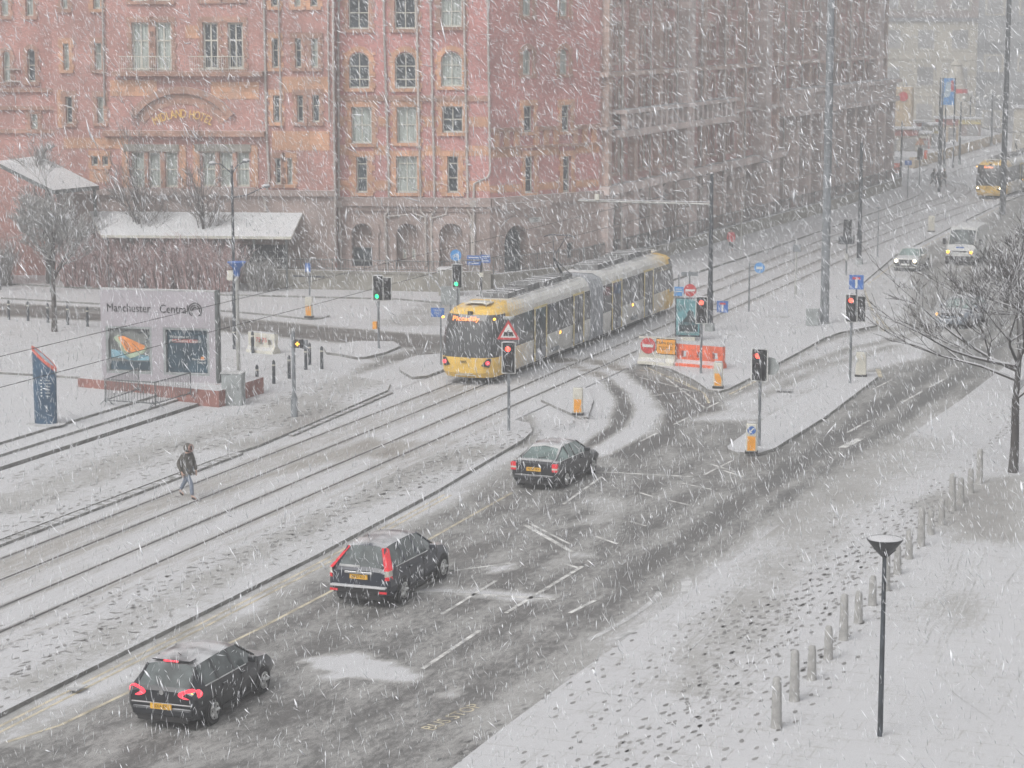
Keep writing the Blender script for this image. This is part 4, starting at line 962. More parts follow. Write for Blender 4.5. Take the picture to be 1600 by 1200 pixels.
def car(name, label, cat, loc, rz, spec, paint, lamps=None, group=None, plate=None, kind='hatch', front_on=False, tint='glass_car', low=.19):
    t = thing(name, label, cat, loc, rz, group); W = spec['W'] / 1.76 if spec in (HATCH,) else 1; kx = ky = kz = 1
    if kind == 'suv': kx, ky, kz = 1.82 / 1.76, 4.53 / 4.2, 1.68 / 1.48
    prof = []
    for (y, wb, w, wbe, zb, wr, zr, zc) in spec['st']:
        z0 = low if 0.3 < y < spec['L'] - .3 else low + .08
        pts = [(wb * .9, z0), (wb, z0 + .13), (w, .55), (w * .995, .74 if zb > .82 else zb * .9), (wbe, zb), (wr, zr), (wr * .62, (zr * .3 + zc * .7)), (0, zc)]
        prof.append([(x * kx, y * ky, z * kz) for x, z in pts])
    body = MB(); gl = {'rear_window': MB(), 'windscreen': MB(), 'side_window': MB(), 'side_window_r': MB()}; ra, rb = spec['rg'] or (-1, -1); wa, wb_ = spec['ws']; sa, sb_ = spec['sg']
    for i in range(len(prof) - 1):
        for j in range(7):
            for sx in (-1, 1):
                q = [(sx * p[0], p[1], p[2]) for p in (prof[i][j], prof[i + 1][j], prof[i + 1][j + 1], prof[i][j + 1])]
                tgt = body
                if ra <= i < rb and j >= 5: tgt = gl['rear_window']
                elif wa <= i < wb_ and j >= 5: tgt = gl['windscreen']
                elif sa <= i < sb_ and j == 4 or (i == sb_ and j == 4 and kind != 'van'): tgt = gl['side_window' if sx < 0 else 'side_window_r']
                tgt.quad(*q)
    for p in (prof[0], prof[-1]): body.add([(x, y, z) for x, y, z in p] + [(-x, y, z) for x, y, z in reversed(p[:-1])], [tuple(range(15))])
    nf = MB(); 
    body.add([(sx * p[0][0], p[0][1], p[0][2]) for p in prof for sx in (-1, 1)], [(2 * i, 2 * i + 1, 2 * i + 3, 2 * i + 2) for i in range(len(prof) - 1)])
    body.build('body', paint, t, True)
    for k, g in gl.items():
        if g.f: g.build(k.replace('_r', '') if k.endswith('_r') else k, tint, t, True)
    def pt(i, j, sx, f=0.0, i2=None): a = Vector(prof[i][j]); b = Vector(prof[i2 if i2 is not None else i][j]); p = a.lerp(b, f); return Vector((sx * p.x, p.y, p.z))
    for sx in (-1, 1):
        for i, f in ((sa + 1, .55), (sa + 2, .7)) if kind != 'van' else ((sa + 1, .2),):
            i2 = i + 1; a = pt(i, 4, sx, f, i2); b = pt(i, 5, sx, f, i2); MB().tube(a, b, .035, n=6).build('window_pillar', paint, t)
        MB().path([pt(wa, 5, sx), pt(wb_, 5, sx)], .032, 6).build('window_pillar', paint, t)
        if spec['rg']: MB().path([pt(ra, 5, sx), pt(rb, 5, sx)], .035, 6).build('window_pillar', paint, t)
    for sx in (-1, 1):
        sl = MB().path([pt(i, 4, sx) + Vector((sx * .012, 0, .0)) for i in range(max(sa, 2), sb_ + 1)], .016, 5); sl.build('sill_trim', 'snow_dirty', t)
        mr = MB().box(pt(sb_, 4, sx, .2, min(sb_ + 1, len(prof) - 1)) + Vector((sx * .12, 0, .1)), (.2, .12, .15)).build('wing_mirror', paint, t, bevel=.03)
        for y in (spec['wx'][0], spec['wx'][1]):
            y *= ky; r = spec['wr']; xo = sx * spec['W'] / 2
            MB().lathe([(r * 1.16, -.01), (r * 1.16, .004)], (xo - sx * .005, y, r), 20, axis='x').build('wheel_arch', 'car_trim', t)
            w = MB().lathe([(r * .7, -.1), (r * .97, -.11), (r, -.08), (r, .08), (r * .97, .11), (r * .66, .10)], (xo - sx * .09, y, r), 20, axis='x').build('wheel', 'tyre', t, True)
            rm = MB(); xf = xo + sx * .02; rm.lathe([(r * .66, 0), (r * .60, .012)], (xf - sx * .035, y, r), 18, axis='x', mi=1)
            for k in range(5):
                a = 2 * math.pi * k / 5; rm.tube((xf, y, r), (xf, y + r * .6 * math.cos(a), r + r * .6 * math.sin(a)), .035, .05, 5)
            rm.lathe([(r * .64, -.01), (r * .64, .01), (r * .55, .02)], (xf, y, r), 18, axis='x', cap=False); rm.build('rim', ['rim', 'car_trim'], w)
        for y in (1.35, 2.3):
            if kind != 'van': MB().box((sx * (spec['W'] / 2 + .0), y * ky, .80 * kz), (.035, .18, .035)).build('door_handle', paint, t)
        for y in (1.25, 2.2, 3.05): MB().box((sx * (spec['W'] / 2 - .004), y * ky, .62 * kz), (.012, .012, .55 * kz)).build('door_seam', 'car_trim', t)
        MB().box((sx * (spec['W'] / 2 - .01), spec['L'] * .5, .26 * kz), (.03, spec['L'] * .42, .1)).build('sill_panel', 'car_trim', t)
    L_ = spec['L']
    bp = MB().box((0, .03, .43 * kz), (spec['W'] * .84, .16, .2)); bp.build('bumper', paint if kind != 'suv' else 'car_trim', t, bevel=.05)
    bp = MB().box((0, L_ - .06, .42 * kz), (spec['W'] * .8, .2, .2)); bp.build('bumper', paint if kind != 'saloon' else 'car_trim', t, bevel=.05)
    MB().box((0, .06, .28 * kz), (spec['W'] * .7, .14, .14)).build('rear_valance', 'car_trim', t)
    if plate:
        z = (.56 if kind == 'hatch' else .86 if kind == 'suv' else .72)
        y = -.06 if kind == 'hatch' else -.035
        pl = MB().box((0, y, z), (.52, .025, .125)).build('number_plate', 'plate_yellow', t); text(plate, .10, 'sign_black', pl, (0, y - .014, z), (R(90), 0, 0), .002, sx=.9)
    return t, prof, pt
CG = 'dark cars waiting along the left lane'
def patch(prof, i, j0, j1, sx, grow=.012, i2=None):       # a lamp lens following the body between two stations
    a, b = prof[i], prof[i2 or i + 1]; mb = MB()
    for j in range(j0, j1):
        q = [Vector((sx * p[0], p[1], p[2])) for p in (a[j], b[j], b[j + 1], a[j + 1])]; mb.quad(*[p + Vector((sx * grow, -grow, 0)) for p in q])
    return mb
t, pr, pt = car('parked_hatchback', 'black hatchback with glowing red tail lamps, nearest car at the bottom of the road', 'car', (-24.45, 43.7, 0), R(1), HATCH, 'car_black', plate='S316 BY', kind='hatch', group=CG)
for sx in (-1, 1):
    lm = MB(); lm.plate([(sx * .66 + sx * .225 * (1 if math.cos(a) > 0 else 1.15) * math.cos(a), .85 + .14 * math.sin(a) * (1 if math.cos(a) > 0 else .72)) for a in [2 * math.pi * i / 16 for i in range(16)]], -.03, .1)
    for k in range(len(lm.v)): x, y, z = lm.v[k]; lm.v[k] = (x, y + max(0, abs(x) - .6) * .55, z)
    l = lm.build('tail_lamp', 'tail_lit', t, bevel=.012); MB().lathe([(.05, 0), (.05, .02)], (sx * .72, -.012 + .04, .85), 10, axis='y').build('indicator', 'lamp_amber' if sx > 0 else 'tail_red', l)
MB().box((0, .62, 1.475), (.95, .3, .03)).build('spoiler', 'car_black', t, bevel=.01); MB().box((0, .465, 1.462), (.36, .02, .035)).build('high_brake_lamp', 'tail_lit', t)
MB().lathe([(.055, 0), (.055, .02)], (0, -.035, .87), 16, axis='y').build('badge', 'chrome', t)
MB().path([(0, .1, 1.0), (.3, .17, 1.07)], .012, 5).build('wiper', 'car_trim', t); MB().path([(0, .95, 1.47), (.0, .82, 1.56)], .008, 4).build('aerial', 'car_trim', t)
MB().box((0, .0, .615), (1.5, .05, .02)).build('bumper_snow', 'snow_dirty', t)
t, pr, pt = car('sport_utility_car', 'dark navy tall car with upright red tail lamps, in the middle of the queue', 'car', (-24.8, 55.2, 0), R(0), SUV, 'car_navy', plate='DK57 KLZ', kind='suv', group=CG, low=.24)
for sx in (-1, 1):
    for z0, z1, m in ((.80, .90, 'tail_red'), (.90, 1.06, 'off_white'), (1.06, 1.56, 'tail_red')):
        mb = MB(); f = lambda z: (.865 - max(0, z - 1.06) * .64, .02 + max(0, z - 1.06) * 1.02)
        (x0, y0), (x1, y1) = f(z0), f(z1); w = .11
        q = [(sx * x0, y0 - .01, z0), (sx * x1, y1 - .01, z1), (sx * (x1 - w * .75), y1 - .06, z1), (sx * (x0 - w), y0 - .06, z0), (sx * (x0 + .03), y0 + .2, z0), (sx * (x1 + .03), y1 + .16, z1)]
        mb.add(q, [(0, 1, 2, 3), (4, 5, 1, 0), (2, 5, 1), (3, 4, 0)]); mb.build('tail_lamp', m, t)
    MB().box((sx * .72, -.06, .47), (.22, .02, .06)).build('rear_reflector', 'tail_red', t)
MB().box((0, -.055, .975), (.8, .05, .07)).build('tailgate_trim', 'chrome', t, bevel=.015); MB().lathe([(.055, 0), (.055, .02)], (0, -.09, 1.0), 14, axis='y').build('badge', 'chrome', t)
MB().box((0, -.06, .60), (1.62, .16, .05)).build('bumper_snow', 'snow', t, bevel=.015); MB().box((-.3, .06, 1.12), (.6, .03, .06)).build('window_ledge_snow', 'snow_dirty', t)
MB().path([(0, .1, 1.12), (.42, .12, 1.13)], .016, 5).build('wiper', 'car_trim', t); MB().path([(-.1, .95, 1.67), (-.1, .82, 1.86)], .01, 4).build('aerial', 'car_trim', t)
t, pr, pt = car('parked_coupe_saloon', 'black sloping backed car with snow edged rear window, stopped at the stop line', 'car', (-25.75, 71.75, 0), R(-2), COUPE, 'car_black', plate='MC04 YRX', kind='coupe', group=CG, tint='glass_car_clear')
for sx in (-1, 1):
    for z0, z1, m in ((.66, .73, 'tail_red'), (.73, .79, 'off_white'), (.79, .93, 'tail_red')):
        MB().box((sx * .745, .035, (z0 + z1) / 2), (.19, .14, z1 - z0)).build('tail_lamp', m, t, bevel=.01)
rw = MB(); a, b = pr[2], pr[3]                                 # snow left round the edge of the rear window
for sx in (-1, 1):
    p5, q5 = Vector((sx * a[5][0], a[5][1], a[5][2])), Vector((sx * b[5][0], b[5][1], b[5][2])); c5 = Vector((0, b[7][1], b[7][2])); m5 = Vector((sx * b[5][0] * .62, b[6][1], b[6][2])); up = Vector((0, -.012, .018))
    rw.quad(*[v + up for v in (p5, q5, m5, p5.lerp(q5, .72).lerp(m5, .35), p5.lerp(m5, .14))]); rw.quad(*[v + up for v in (m5, c5, c5.lerp(Vector((0, a[7][1], a[7][2])), .12), p5.lerp(q5, .72).lerp(m5, .35))])
rw.build('window_snow', 'snow_dirty', t); MB().path([(0, .42, 1.04), (.3, .5, 1.08)], .012, 5).build('wiper', 'car_trim', t)
MB().box((0, .2, 1.0), (1.2, .2, .03)).build('boot_snow', 'snow_dirty', t); MB().path([(0, 1.5, 1.4), (0, 1.35, 1.52)], .008, 4).build('aerial', 'car_trim', t)
def front_lamps(t, L_, W_, z, m, r=.09, grille=True, y=0, kind='round'):
    for sx in (-1, 1):
        h = MB().box((sx * (W_ / 2 - .26), L_ + .0 + y, z), (.36, .08, .18)).build('headlamp_housing', 'chrome', t, bevel=.02)
        MB().lathe([(0, .05), (r, .04), (r, 0)], (sx * (W_ / 2 - .24), L_ + .02 + y, z), 12, axis='y').build('headlamp', m, h)
    if grille:
        g = MB().box((0, L_ + .0 + y, z), (W_ - 1.0, .06, .16)).build('grille', 'car_trim', t)
        MB().box((0, L_ + .06 + y, z - .22), (.52, .03, .11)).build('number_plate', 'white_paint', t)
t, pr, pt = car('white_saloon', 'old white saloon with bright headlamps driving towards the junction beside the kerb', 'car', (-27.15, 149.7, 0), R(180), SALOON, 'car_white', kind='saloon', tint='glass_car_clear')
front_lamps(t, 4.25, 1.66, .68, 'lamp_white', .1)
MB().box((0, 4.26, .62), (1.5, .05, .3)).build('front_skirt', 'car_trim', t)
t, pr, pt = car('delivery_van', 'white high roofed van with amber lit lamps following along the road', 'van', (-24.6, 156.2, 0), R(180), VAN, 'car_white', kind='van')
front_lamps(t, 5.55, 1.98, .86, 'lamp_amber', .1); MB().box((0, 5.62, .45), (1.8, .2, .3)).build('lower_bumper', 'car_trim', t, bevel=.04)
for sx in (-1, 1): MB().box((sx * 1.18, 4.55, 1.45), (.2, .15, .4)).build('door_mirror', 'car_trim', t, bevel=.03)
MB().box((0, 5.36, 1.14), (.5, .02, .1)).build('bonnet_panel', 'sign_blue', t)
t, pr, pt = car('silver_blue_car', 'silver blue car half hidden by the bare branches with one dim amber lamp', 'car', (-19.2, 122.6, 0), R(172), HATCH, 'car_silver', kind='hatch', tint='glass_car_clear')
front_lamps(t, 4.12, 1.7, .72, 'lamp_off', .09)
MB().lathe([(0, .05), (.07, .04), (.07, 0)], (.66, 4.2, .74), 10, axis='y').build('indicator', 'lamp_amber', t)
t, pr, pt = car('dark_car', 'dark car with yellow headlamps beside the far tram at the frame edge', 'car', (-29.2, 222.5, 0), R(176), HATCH, 'car_navy', kind='hatch')
front_lamps(t, 4.12, 1.7, .72, 'lamp_amber', .12)
# ---------------------------------------------------------------- street furniture
def face(px, py, z=0): p = G(px, py, z); return (p.x, p.y, z)
def head(t, x, y, z, lit, w=.5, h=1.18, board=True, hoods=True, lens=.1, rz=0, name='signal_head'):
    bd = MB(); 
    if board:
        bd.box((x, y + .1, z + h / 2), (w, .03, h), mi=0)
        for a, b_ in (((x - w / 2, z), (.035, h)), ((x + w / 2, z), (.035, h))): bd.box((a[0], y + .095, z + h / 2), (.035, .045, h + .03), mi=1)
        for zz in (z, z + h): bd.box((x, y + .095, zz), (w, .045, .035), mi=1)
        b = bd.build('backing_board', ['black_paint', 'white_paint'], t)
    hs_ = MB().box((x, y, z + h / 2), (w * .56, .2, h * .9)).build(name, 'black_paint', t, bevel=.03)
    for k, c in enumerate(('lamp_red', 'lamp_amber', 'lamp_green')):
        zz = z + h * (.81 - .31 * k); on = lit == k
        MB().lathe([(0, -.115), (lens * .8, -.112), (lens, -.10), (lens, -.05)], (x, y, zz), 14, axis='y').build('lens', c if on else 'lamp_off', hs_)
        v = MB(); n = 9
        for i in range(n):
            a0, a1 = R(-20 + 220 * i / n), R(-20 + 220 * (i + 1) / n); r = lens * 1.18
            p = [(x + r * math.cos(a), yy, zz + r * math.sin(a)) for a, yy in ((a0, y - .1), (a1, y - .1), (a1, y - .27), (a0, y - .27))]; v.quad(*p)
        v.build('hood', 'black_paint', hs_)
    return hs_
def signal(name, label, px, py, rz, lit, z, H, loc=None, pole='pole_grey', r=.057, w=.5, group='traffic signals around the junction', h=1.18, back=False, base=True):
    loc = loc or face(px, py, .1); t = thing(name, label, 'traffic light', loc, R(rz), group)
    p = MB().tube((0, 0, 0), (0, 0, H), r, n=10)
    p.build('pole', pole, t, True)
    head(t, 0, -.17, z, lit, w, h)
    br = MB()
    for zz in (z + .2, z + h - .2): br.box((0, -.06, zz), (.05, .14, .05))
    br.build('bracket', 'black_paint', t)
    if back: head(t, .34, .2, z - .02, -1, .46, 1.1)
    sn = MB().box((0, -.12, z + h + .03), (.42, .26, .035)); sn.build('snow_cap', 'snow', t, bevel=.012)
    return t
def tri_sign(t, z, s=1.0):
    hh = s * .866; y = -.14
    MB().plate([(-s / 2, z), (s / 2, z), (0, z + hh)], y, y + .02).build('warning_sign', 'sign_red', t)
    g = [o for o in t.children if o.name.startswith('warning_sign')][-1]
    k = .70; c = z + hh / 3; MB().plate([(-s / 2 * k, c - hh / 3 * k), (s / 2 * k, c - hh / 3 * k), (0, c + 2 * hh / 3 * k)], y - .004, y).build('sign_face', 'white_paint', g)
    sy = MB(); zz = z + .17 * s
    sy.box((0, y - .007, zz + .09), (.34, .004, .11)); sy.box((0, y - .007, zz), (.40, .004, .03))
    for x in (-.16, -.05, .06, .17): sy.box((x, y - .007, zz + .02), (.05, .004, .05))
    sy.path([(-.05, y - .007, zz + .15), (.03, y - .007, zz + .21)], .012, 4); sy.build('tram_symbol', 'sign_black', g)
# signals
t = signal('traffic_light', 'red traffic light with a tram warning triangle above it on the platform end', 795, 673, 14, 0, 2.25, 3.75); tri_sign(t, 3.55, .88)
sc_ = MB().box((0, -.13, 4.38), (.35, .22, .1)); sc_.build('sign_lamp', 'grey_cab', t, bevel=.02); MB().tube((0, 0, 3.7), (0, 0, 4.4), .05, n=8).build('pole_top', 'pole_grey', t)
t = signal('traffic_light', 'red traffic light on a tilted board at the near end of the long island', 1186, 697, -8, 0, 2.45, 3.4, w=.62); MB().lathe([(.33, 0), (.33, .02)], (.36, .12, 3.0), 18, axis='y').build('sign_back', 'grey_cab', t)
t = signal('traffic_light', 'red traffic light in front of the bus stop advertising panel', 1095, 583, 12, 0, 2.25, 3.3)
t = signal('traffic_light', 'red traffic light with a blue no through road sign ending the long island', 1328, 599, 5, 0, 2.7, 3.95, back=True)
def t_sign(t, x, z, s=.6, y=-.2):
    p = MB().box((x, y, z), (s, .02, s)).build('no_through_road_sign', 'sign_blue', t)
    q = MB(); q.box((x, y - .013, z - .07), (s * .17, .006, s * .62)); q.build('white_bar', 'white_paint', p); MB().box((x, y - .014, z + s * .27), (s * .55, .008, s * .16)).build('red_bar', 'sign_red', p)
t_sign(t, .2, 4.45, .62); MB().tube((.2, -.1, 3.0), (.2, -.1, 4.6), .04, n=6).build('sign_post', 'pole_grey', t)
t = signal('traffic_light', 'green traffic light with a second dark head, beyond the pavement bollards', 592, 545, 10, 2, 2.35, 3.6, back=True); MB().box((-.16, -.1, 1.15), (.2, .2, .36)).build('push_button_box', 'sign_orange', t, bevel=.02)
t = signal('traffic_light', 'green traffic light below a round blue cycle sign beside the stone pier', 715, 522, 10, 2, 2.35, 4.0)
c = MB().disc((-.05, 4.0), .29, -.16, -.14).build('cycle_sign', 'sign_sky', t); cy = MB()
for x in (-.13, .06): 
    for k in range(10): a0, a1 = 2 * math.pi * k / 10, 2 * math.pi * (k + 1) / 10; cy.tube((-.02 + x + .07 * math.cos(a0), -.165, 3.95 + .07 * math.sin(a0)), (-.02 + x + .07 * math.cos(a1), -.165, 3.95 + .07 * math.sin(a1)), .01, n=4)
cy.path([(-.15, -.165, 3.95), (-.08, -.165, 4.06), (.03, -.165, 4.06), (-.04, -.165, 3.95), (-.15, -.165, 3.95)], .012, 4); cy.path([(.04, -.165, 3.95), (.0, -.165, 4.11)], .012, 4); cy.build('cycle_symbol', 'white_paint', c)
# the single amber tram signal
t = thing('tram_signal', 'grey pole with one square black tram signal showing an amber cross', 'tram signal', face(460, 651, .1), R(10), 'traffic signals around the junction')
MB().lathe([(.14, 0), (.14, .75), (.08, .9), (.075, 3.45)], n=12).build('pole', 'pole_grey', t, True)
hd = MB().box((.22, -.06, 2.95), (.34, .22, .34)).build('signal_head', 'black_paint', t, bevel=.02); MB().lathe([(0, -.02), (.14, -.02), (.14, 0)], (.22, -.17, 2.95), 16, axis='y').build('lens', 'lamp_off', hd)
x = MB().box((.22, -.195, 2.95), (.16, .01, .035)); x.box((.22, -.195, 2.95), (.035, .012, .16)); x.build('amber_cross', 'lamp_amber', hd)
MB().box((.45, .1, 2.9), (.22, .1, .36)).build('backing_board', 'pole_grey', t); MB().box((.0, .0, 3.5), (.13, .13, .1)).build('snow_cap', 'snow_dirty', t)
# far signals
t = thing('traffic_light', 'traffic light seen from behind beside the dark tram pole on the platform', 'traffic light', face(1322, 430, .1), R(0), 'traffic signals around the junction')
MB().tube((0, 0, 0), (0, 0, 2.9), .055, n=8).build('pole', 'pole_grey', t); MB().box((0, -.1, 2.2), (.95, .3, .5)).build('rear_sign', 'pole_dark', t, bevel=.04); MB().box((.05, -.14, 2.9), (.5, .12, 1.2)).build('backing_board', 'black_paint', t, bevel=.02); MB().box((.12, -.28, 2.95), (.22, .22, .95)).build('signal_head', 'black_paint', t, bevel=.03); MB().box((0, -.06, 1.15), (.24, .2, .42)).build('push_button_box', 'pole_light', t)
t = signal('traffic_light', 'distant green traffic light beside the far tram', 0, 0, 8, 2, 2.6, 3.9, loc=(-33.0, 262, .0))
t = signal('traffic_light', 'distant traffic light with red and orange lamps before the tram stop wall', 1436, 294, 8, -1, 2.7, 4.2); MB().plate([(-.5, 4.1), (0, 4.9), (0.5, 4.1)], -.2, -.16).build('warning_sign', 'terracotta', t); MB().box((.55, -.2, 3.2), (.3, .2, .8)).build('side_signal', 'barrier_red', t)
# illuminated bollards
def ibollard(label, px, py, rz, keep=False, amber=True, z=.12, h=1.05, w=.42):
    t = thing('illuminated_bollard', label, 'traffic bollard', face(px, py, z), R(rz), 'white and amber island bollards')
    MB().box((0, 0, .04), (w * 1.1, w * .75, .08)).build('base', 'car_trim', t)
    MB().box((0, 0, h / 2 + .06), (w, w * .6, h), top=.92).build('shell', 'off_white', t, bevel=.05)
    if amber: MB().box((0, -w * .295, h * .36), (w * .7, .02, h * .5), top=.98).build('amber_panel', 'sign_orange', t)
    if keep:
        d = MB().disc((0, h * .82), w * .36, -w * .31, -w * .28).build('keep_left_sign', 'sign_blue', t); a = MB().box((-.0, -w * .315, h * .82), (.17, .006, .045)); 
        a = MB().quad((.07, -w * .315, h * .82 + .10), (.10, -w * .315, h * .82 + .07), (-.03, -w * .315, h * .82 - .06), (-.06, -w * .315, h * .82 - .03)); a.quad((-.10, -w * .315, h * .82 - .10), (.02, -w * .315, h * .82 - .09), (-.09, -w * .315, h * .82 + .02)); a.build('arrow', 'white_paint', d)
    MB().box((0, 0, h + .085), (w * .8, w * .45, .05)).build('snow_cap', 'snow', t, bevel=.02)
ibollard('white bollard with an amber panel on the small triangular island', 903, 648, 12)
ibollard('white bollard with a faded amber panel beside the orange roadworks barriers', 1122, 606, 10)
ibollard('white bollard with a blue keep left arrow at the near island tip', 1174, 708, 12, keep=True)
ibollard('plain white bollard seen from behind at the far end of the island', 1345, 588, 10, amber=False, w=.48)
ibollard('white bollard with an amber panel on the island before the hotel wall', 483, 496, 8)
ibollard('pale bollard at the kerb corner beside the tram lines, far ahead of the white saloon', 1455, 362, 10, amber=False, w=.5, h=1.15)
# the blue direction arm over the last-but-one bollard
t = thing('sign_post', 'thin post with a blue arrow sign and a snowy bent top before the hotel', 'road sign', face(484, 470, .1), R(5)); MB().tube((0, 0, 0), (0, 0, 2.3), .05, n=8).build('post', 'pole_grey', t); MB().box((-.05, -.1, 1.9), (.3, .04, .5)).build('arrow_sign', 'sign_blue', t); MB().path([(0, 0, 2.2), (.1, 0, 2.45), (.4, 0, 2.42)], .05, 6).build('bent_top', 'snow', t); MB().box((0, -.12, 1.4), (1.9, .06, .1)).build('cross_arm', 'pole_dark', t)
# black bollards, left
def black_bollard(i, px, py, lab, grp):
    t = thing('bollard', lab, 'bollard', face(px, py, .1), 0, grp); MB().lathe([(.075, 0), (.07, .98), (.02, 1.06)], n=10).build('post', 'pole_dark', t, True); MB().lathe([(.08, 0), (.08, .07)], (0, 0, .8), 10).build('reflective_band', 'off_white', t); MB().lathe([(.2, 0), (.16, .015)], n=12).build('snow_collar', 'snow_dirty', t)
for px, py, l in ((402, 608, 'nearest to the grey utility cabinet'), (428, 600, 'second along from the grey utility cabinet'), (452, 592, 'just left of the amber tram signal pole'), (478, 578, 'just right of the amber tram signal pole'), (503, 577, 'rightmost of its group, nearest the tram lines'), (484, 571, 'behind the two beside the tram signal'), (395, 552, 'in front of the white water barrier'), (366, 546, 'left of the white water barrier by the lamp posts')): black_bollard(0, px, py, 'slim black bollard ' + l, 'slim black bollards on the left pavement')
for k, (px, py) in enumerate(((14, 500), (44, 502), (75, 505), (106, 508), (137, 511))):
    black_bollard(0, px, py, ('leftmost slim black bollard along the cross street', 'slim black bollard left of the small tree, second from the left edge', 'slim black bollard just left of the small tree trunk', 'slim black bollard right of the small tree trunk', 'slim black bollard next to the grey billboard edge')[k], 'slim black bollards along the cross street')
# granite bollards: every third one tall
gb = [(1213, 1137, 1), (1241, 1095, 1), (1268, 1062, 0), (1294, 1030, 0), (1318, 1000, 1), (1341, 973, 0), (1363, 946, 0), (1384, 922, 1), (1402, 897, 0), (1420, 873, 0), (1439, 853, 1), (1454, 835, 0), (1471, 820, 0), (1487, 798, 1), (1501, 785, 0), (1516, 770, 0), (1530, 755, 1)]
words = ['nearest', 'second nearest', 'third nearest', 'fourth nearest', 'fifth nearest', 'sixth nearest', 'seventh nearest', 'eighth nearest', 'ninth nearest', 'eighth from the far end', 'seventh from the far end', 'sixth from the far end', 'fifth from the far end', 'fourth from the far end', 'third from the far end', 'second from the far end', 'farthest']
for k, (px, py, tall) in enumerate(gb):
    q = G(px, py, .1); h = 1.2 if tall else .85; r = .125 if tall else .118; h = h * random.uniform(.98, 1.02)
    o = MB().lathe([(r * 1.05, 0), (r, .02), (r * .80, h - .12), (r * .70, h - .05), (r * .45, h - .01), (.0, h)], n=16, cap=False).build('granite_bollard', 'granite', None, True, loc=(q.x, q.y, .1))
    tag(o, ('tall' if tall else 'short') + ' tapered grey granite bollard, ' + words[k] + ' in the row', 'bollard', 'grey granite bollards in a long row')
# foreground lamp
t = thing('street_lamp', 'dark street lamp with a wide snow filled cone head in the right foreground', 'street lamp', face(1375, 1150, .1))
MB().lathe([(.062, 0), (.058, 1.2), (.045, 4.05)], n=12).build('pole', 'pole_dark', t, True)
hd = MB().lathe([(.09, 4.05), (.12, 4.1), (.2, 4.16), (.39, 4.40), (.40, 4.43), (.37, 4.43)], n=28, cap=False).build('cone_head', 'black_paint', t, True); MB().lathe([(.37, 4.425), (.25, 4.45), (.0, 4.47)], n=24, cap=False).build('snow_filling', 'snow', hd, True); MB().lathe([(.05, 4.0), (.05, 4.12)], n=10).build('neck', 'black_paint', t)
st_ = MB()
for k in range(4): a = k * math.pi / 2; st_.path([(.05 * math.cos(a), .05 * math.sin(a), 4.02), (.25 * math.cos(a), .25 * math.sin(a), 4.2)], .012, 4)
st_.build('strut', 'black_paint', t)
# lamps on the left
t = thing('street_lamp', 'tall black lamp post with three snow topped lamp arms beside the billboard', 'street lamp', face(367, 523, .1), R(10))
MB().lathe([(.13, 0), (.12, 2.0), (.08, 2.1), (.06, 8.5)], n=10).build('pole', 'pole_dark', t, True)
for a, b, c_ in (((0, 0, 8.1), (-.55, 0, 8.55), (-1.0, 0, 8.6)), ((0, 0, 8.1), (.3, 0, 8.5), (.75, 0, 8.75)), ((0, 0, 6.9), (.8, 0, 7.05), (1.75, 0, 7.5))):
    ar_ = MB().path([a, b, c_], .035, 6).build('lamp_arm', 'pole_dark', t); MB().lathe([(.05, -.12), (.18, -.06), (.2, 0)], c_, 12).build('lamp_head', 'pole_grey', ar_); MB().lathe([(.2, 0), (.14, .08), (0, .11)], c_, 12, cap=False).build('snow_cap', 'snow', ar_)
sg = MB().box((-.18, -.05, 3.0), (.3, .03, .5)); sg.build('notice', 'off_white', t)
t = thing('street_lamp', 'pale lamp post with a blue cone head behind the grey utility cabinet', 'street lamp', face(373, 590, .1)); MB().lathe([(.09, 0), (.075, 4.6)], n=10).build('pole', 'pole_light', t, True); hd = MB().lathe([(.12, 4.5), (.16, 4.85), (.42, 5.12), (.42, 5.14), (.12, 5.15)], n=18).build('cone_head', 'sign_blue', t, True)
# billboard
mat('billboard_grey', (.36, .335, .36), .6, var=.08, scale=.7, snow=.8, snowlo=.7)
mat('poster_navy', (.03, .062, .085), .35, var=.35, scale=1.2); mat('poster_grey', (.16, .17, .16), .5, var=.35, scale=1.2); mat('poster_orange', (.75, .27, .07), .5, var=.25, scale=2); mat('poster_green', (.35, .42, .30), .5, var=.2, scale=3); mat('poster_blue', (.22, .40, .48), .5, var=.2, scale=2); mat('poster_red', (.28, .08, .07), .5, var=.3); mat('plinth_red', (.27, .125, .105), .8, var=.2, scale=2, snow=.9)
bl = G(160, 596, .7); br_ = G(338, 602, .7); d = br_ - bl; wB = d.length; mid = (bl + br_) / 2
PA = math.atan2(d.y, d.x)
t = thing('billboard', 'large grey Manchester Central billboard with a map poster and a navy poster', 'billboard', (mid.x, mid.y, .4), PA)
s_ = (mid - CP).dot(_f); sB = FPX / s_; hB = (600 - 450) / sB * 1.02 - .28; X0 = -wB / 2
bb = MB(); p1 = (176 - 158) / (338 - 158) * wB; 
def bx(px): return X0 + (px - 158) / (340 - 158) * wB
zt = hB; zp0, zp1 = hB * .075, hB * .60
hol = [(bx(165), bx(239)), (bx(257), bx(330))]
bb.box((0, .17, (zt + zp1) / 2 + .0), (wB, .34, zt - zp1)); bb.box((0, .17, zp0 / 2), (wB, .34, zp0))
for a, b in ((X0, hol[0][0]), (hol[0][1], hol[1][0]), (hol[1][1], -X0)): bb.box(((a + b) / 2, .17, (zp0 + zp1) / 2), (b - a, .34, zp1 - zp0))
bb.box((0, .29, (zp0 + zp1) / 2), (wB - .1, .1, zp1 - zp0 - .002)); bb.build('panel', 'billboard_grey', t)
